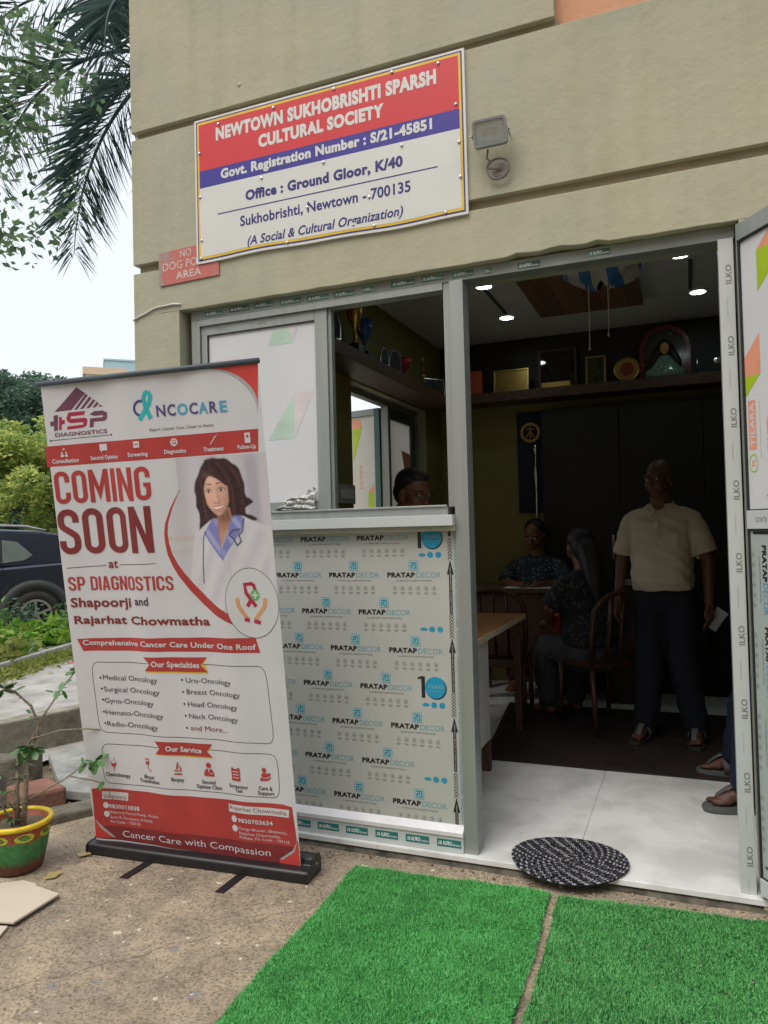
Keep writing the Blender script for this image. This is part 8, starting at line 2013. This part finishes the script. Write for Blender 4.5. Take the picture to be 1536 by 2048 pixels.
    loft(b, [((-0.01, 0, hz - 0.13), 0.10, 0.15), ((0, 0, hz - 0.03), 0.125, 0.172), ((0.01, 0, hz + 0.035), 0.125, 0.165)])
    for k, sgn in ((0, 1), (1, -1)):
        f = Vector(feet[k]); kn = Vector(knees[k]); an = kn.lerp(f, 0.90)
        limb(b, [(0.0, 0.085 * sgn, hz - 0.03), kn, kn.lerp(f, 0.5), an], [0.112, 0.092, 0.082, 0.078])
    fuse('trousers', b, trousers, t, 0.010, 3, 0.0035)
    if not sit:
        b = B(); n = 28; vs = []
        for z in (hz + 0.005, hz + 0.04):
            for k in range(n):
                a = 2 * PI * k / n; vs.append((0.012 + 0.140 * math.cos(a), 0.181 * math.sin(a), z))
        b.add(vs, [(k, (k + 1) % n, n + (k + 1) % n, n + k) for k in range(n)]); be = b.build('belt', M_BLACK, t); be.modifiers.new('t', 'SOLIDIFY').thickness = 0.004
        B().box(0.150, 0.156, -0.022, 0.022, hz + 0.004, hz + 0.041).build('buckle', M_STEEL, be)
    if sandal:
        for k, sgn in ((0, 1), (1, -1)):
            f = Vector(feet[k]); fd = fdirs[k]; s_ = Vector((-fd.y, fd.x, 0)); g0 = f.z - 0.075
            out = [(-0.085, 0.0), (-0.075, 0.026), (-0.03, 0.036), (0.06, 0.042), (0.13, 0.050), (0.175, 0.040), (0.192, 0.010), (0.188, -0.022), (0.16, -0.044), (0.10, -0.048), (0.03, -0.040), (-0.04, -0.034), (-0.078, -0.022)]
            out = [(a, c * -sgn) for a, c in out]
            b = B(); n = len(out)
            for z, q in ((0.0, 0.97), (0.012, 1.02), (0.030, 1.0)):
                b.v += [tuple(Vector((f.x, f.y, g0 + z + 0.001)) + fd * (a * q) + s_ * (c * q)) for a, c in out]
            for i in range(2):
                for j in range(n): b.f.append((i * n + j, i * n + (j + 1) % n, (i + 1) * n + (j + 1) % n, (i + 1) * n + j)); b.m.append(0)
            b.f += [tuple(range(n)), tuple(range(2 * n, 3 * n))]; b.m += [0, 0]
            sd_ = b.build('sandal', sandal, t)
            b = B(); P = lambda a, c, z: Vector((f.x, f.y, g0 + 0.03 + z)) + fd * a + s_ * (c * -sgn)
            b.tube([P(0.142, 0.014, 0.012), P(0.125, 0.012, 0.044), P(0.08, 0.008, 0.078), P(0.035, 0.0, 0.093)], [0.013, 0.017, 0.020, 0.024], 10, flat=0.35)
            b.tube([P(0.03, 0.048, 0.0), P(0.035, 0.046, 0.045), P(0.035, 0.026, 0.080), P(0.035, 0.0, 0.092), P(0.032, -0.026, 0.080), P(0.03, -0.044, 0.045), P(0.02, -0.046, 0.0)], 0.022, 10, flat=0.3, up=tuple(s_))
            b.build('strap', mat('sandal_strap', (0.09, 0.09, 0.10), 0.6), sd_, smooth=True)
    head_extras(t, head_c, Mh, glasses, hair, hm or M_HAIR)
    return t
SKIN = mat('brown_skin', (0.15, 0.068, 0.038), 0.5, var=0.12, scale=12, spec=0.35)
SKIN2 = mat('dark_brown_skin', (0.10, 0.043, 0.027), 0.5, var=0.12, scale=12, spec=0.35)
def print_cloth(name, c1, c2, scale):
    m, nt, p = nmat(name); L = nt.links; N = nt.nodes.new
    v = N('ShaderNodeTexVoronoi'); v.inputs['Scale'].default_value = scale; L.new(N('ShaderNodeTexCoord').outputs['Object'], v.inputs['Vector'])
    r = N('ShaderNodeValToRGB'); r.color_ramp.interpolation = 'CONSTANT'; e = r.color_ramp.elements; e[0].color = (*c2, 1); e[1].position = 0.33; e[1].color = (*c1, 1)
    L.new(v.outputs['Distance'], r.inputs[0]); L.new(r.outputs[0], p.inputs['Base Color']); p.inputs['Roughness'].default_value = 0.85
    return m
CREAM = mat('cream_cotton', (0.47, 0.41, 0.315), 0.85, var=0.08, scale=9, bump=0.5, bscale=12)
NAVYT = mat('navy_trousers', (0.006, 0.008, 0.015), 0.85, var=0.2, bump=0.4, bscale=14)
person('standing man in a cream half-sleeved shirt and dark trousers, with glasses', (0.70, 1.95, FZ), R(-103), SKIN2, CREAM, NAVYT, 'bald', True, arms=[[(0.0, 0.262, 1.12), (0.07, 0.275, 0.86)], [(-0.02, -0.262, 1.12), (0.06, -0.27, 0.87)]], headrot=(R(-14), R(2), 0), sleeve=0.52, belly=0.05, hm=M_GHAIR, feet=[(-0.02, 0.16, 0.075), (0.03, -0.13, 0.075)], sandal=mat('dark_sandal', (0.03, 0.026, 0.024), 0.7), sc=0.985)
ph = thing('mobile_phone', 'phone held low in the standing man\'s hand', 'phone', loc=(0.985, 1.86, 0.86)); ph.rotation_euler = (R(20), R(35), R(-10)); B().box(-0.036, 0.036, -0.005, 0.005, -0.075, 0.075).build('shell', mat('grey_phone', (0.3, 0.31, 0.33), 0.3), ph, bevel=0.004)
# at the desk behind the window, looking down to his right
person('man with dark hair and glasses sitting at the desk behind the window, looking down', (-0.77, 0.95, FZ + 0.245), R(-8), SKIN, mat('beige_cotton', (0.50, 0.44, 0.26), 0.85, var=0.08, bump=0.4, bscale=14), NAVYT, 'short', True, sit=True, arms=[[(0.20, 0.26, 0.78), (0.36, 0.10, 0.70), (1, -0.4, -0.1)], [(0.20, -0.26, 0.78), (0.38, -0.12, 0.70), (1, 0.3, -0.1)]], headrot=(R(-22), R(10), 0), lean=0.26, sc=1.08, knees=[(0.34, 0.12, 0.40), (0.34, -0.12, 0.40)], feet=[(0.16, 0.12, 0.075), (0.16, -0.12, 0.075)])
person('woman in a dark patterned top writing at the table by the rear wall', (-0.30, 3.25, FZ + 0.08), R(-92), SKIN, print_cloth('blue_floral_print', (0.018, 0.022, 0.038), (0.12, 0.125, 0.135), 34), mat('maroon_cloth', (0.07, 0.02, 0.025), 0.8), 'bun', sit=True, female=True, collar=False, arms=[[(0.16, 0.25, 0.80), (0.33, 0.10, 0.80), (0.7, -0.7, -0.05)], [(0.16, -0.25, 0.80), (0.34, -0.10, 0.80), (0.8, 0.6, -0.05)]], headrot=(R(-10), R(22), 0), lean=0.12, sleeve=0.6)
person('long-haired person in dark printed clothes seated with their back to the door', (0.24, 2.20, FZ), R(130), SKIN, print_cloth('black_print', (0.010, 0.010, 0.013), (0.045, 0.045, 0.05), 30), mat('grey_cloth', (0.05, 0.05, 0.058), 0.85, bump=0.4), 'long', sit=True, female=True, collar=False, arms=[[(0.12, 0.25, 0.78), (0.30, 0.16, 0.66), (1, -0.2, -0.2)], [(0.12, -0.25, 0.78), (0.30, -0.16, 0.66), (1, 0.2, -0.2)]], headrot=(0, R(12), 0), lean=0.15, sleeve=0.6)
person('person in blue jeans and grey sandals seated behind the door jamb', (1.53, 1.12, FZ), R(180), SKIN2, mat('grey_tee', (0.18, 0.19, 0.2), 0.85), mat('blue_jeans', (0.006, 0.012, 0.032), 0.85, var=0.25, scale=30, bump=0.3), 'short', sit=True, knees=[(0.42, 0.20, 0.46), (0.42, -0.16, 0.47)], feet=[(0.47, 0.26, 0.075), (0.49, -0.24, 0.075)], sandal=mat('grey_sandal', (0.10, 0.11, 0.105), 0.7), sleeve=0.5)
bg = thing('red_bag', 'dull red handbag on the lap of the long-haired person', 'bag', loc=(0.06, 2.36, FZ + 0.60), rz=R(130)); B().box(-0.04, 0.04, -0.11, 0.11, 0, 0.13).build('pouch', mat('red_leather', (0.22, 0.025, 0.02), 0.5), bg, bevel=0.02); b = B(); b.tube([(0, -0.08, 0.12), (0, -0.05, 0.19), (0, 0.05, 0.19), (0, 0.08, 0.12)], 0.006, 6); b.build('handle', MATS['red_leather'], bg, smooth=True)
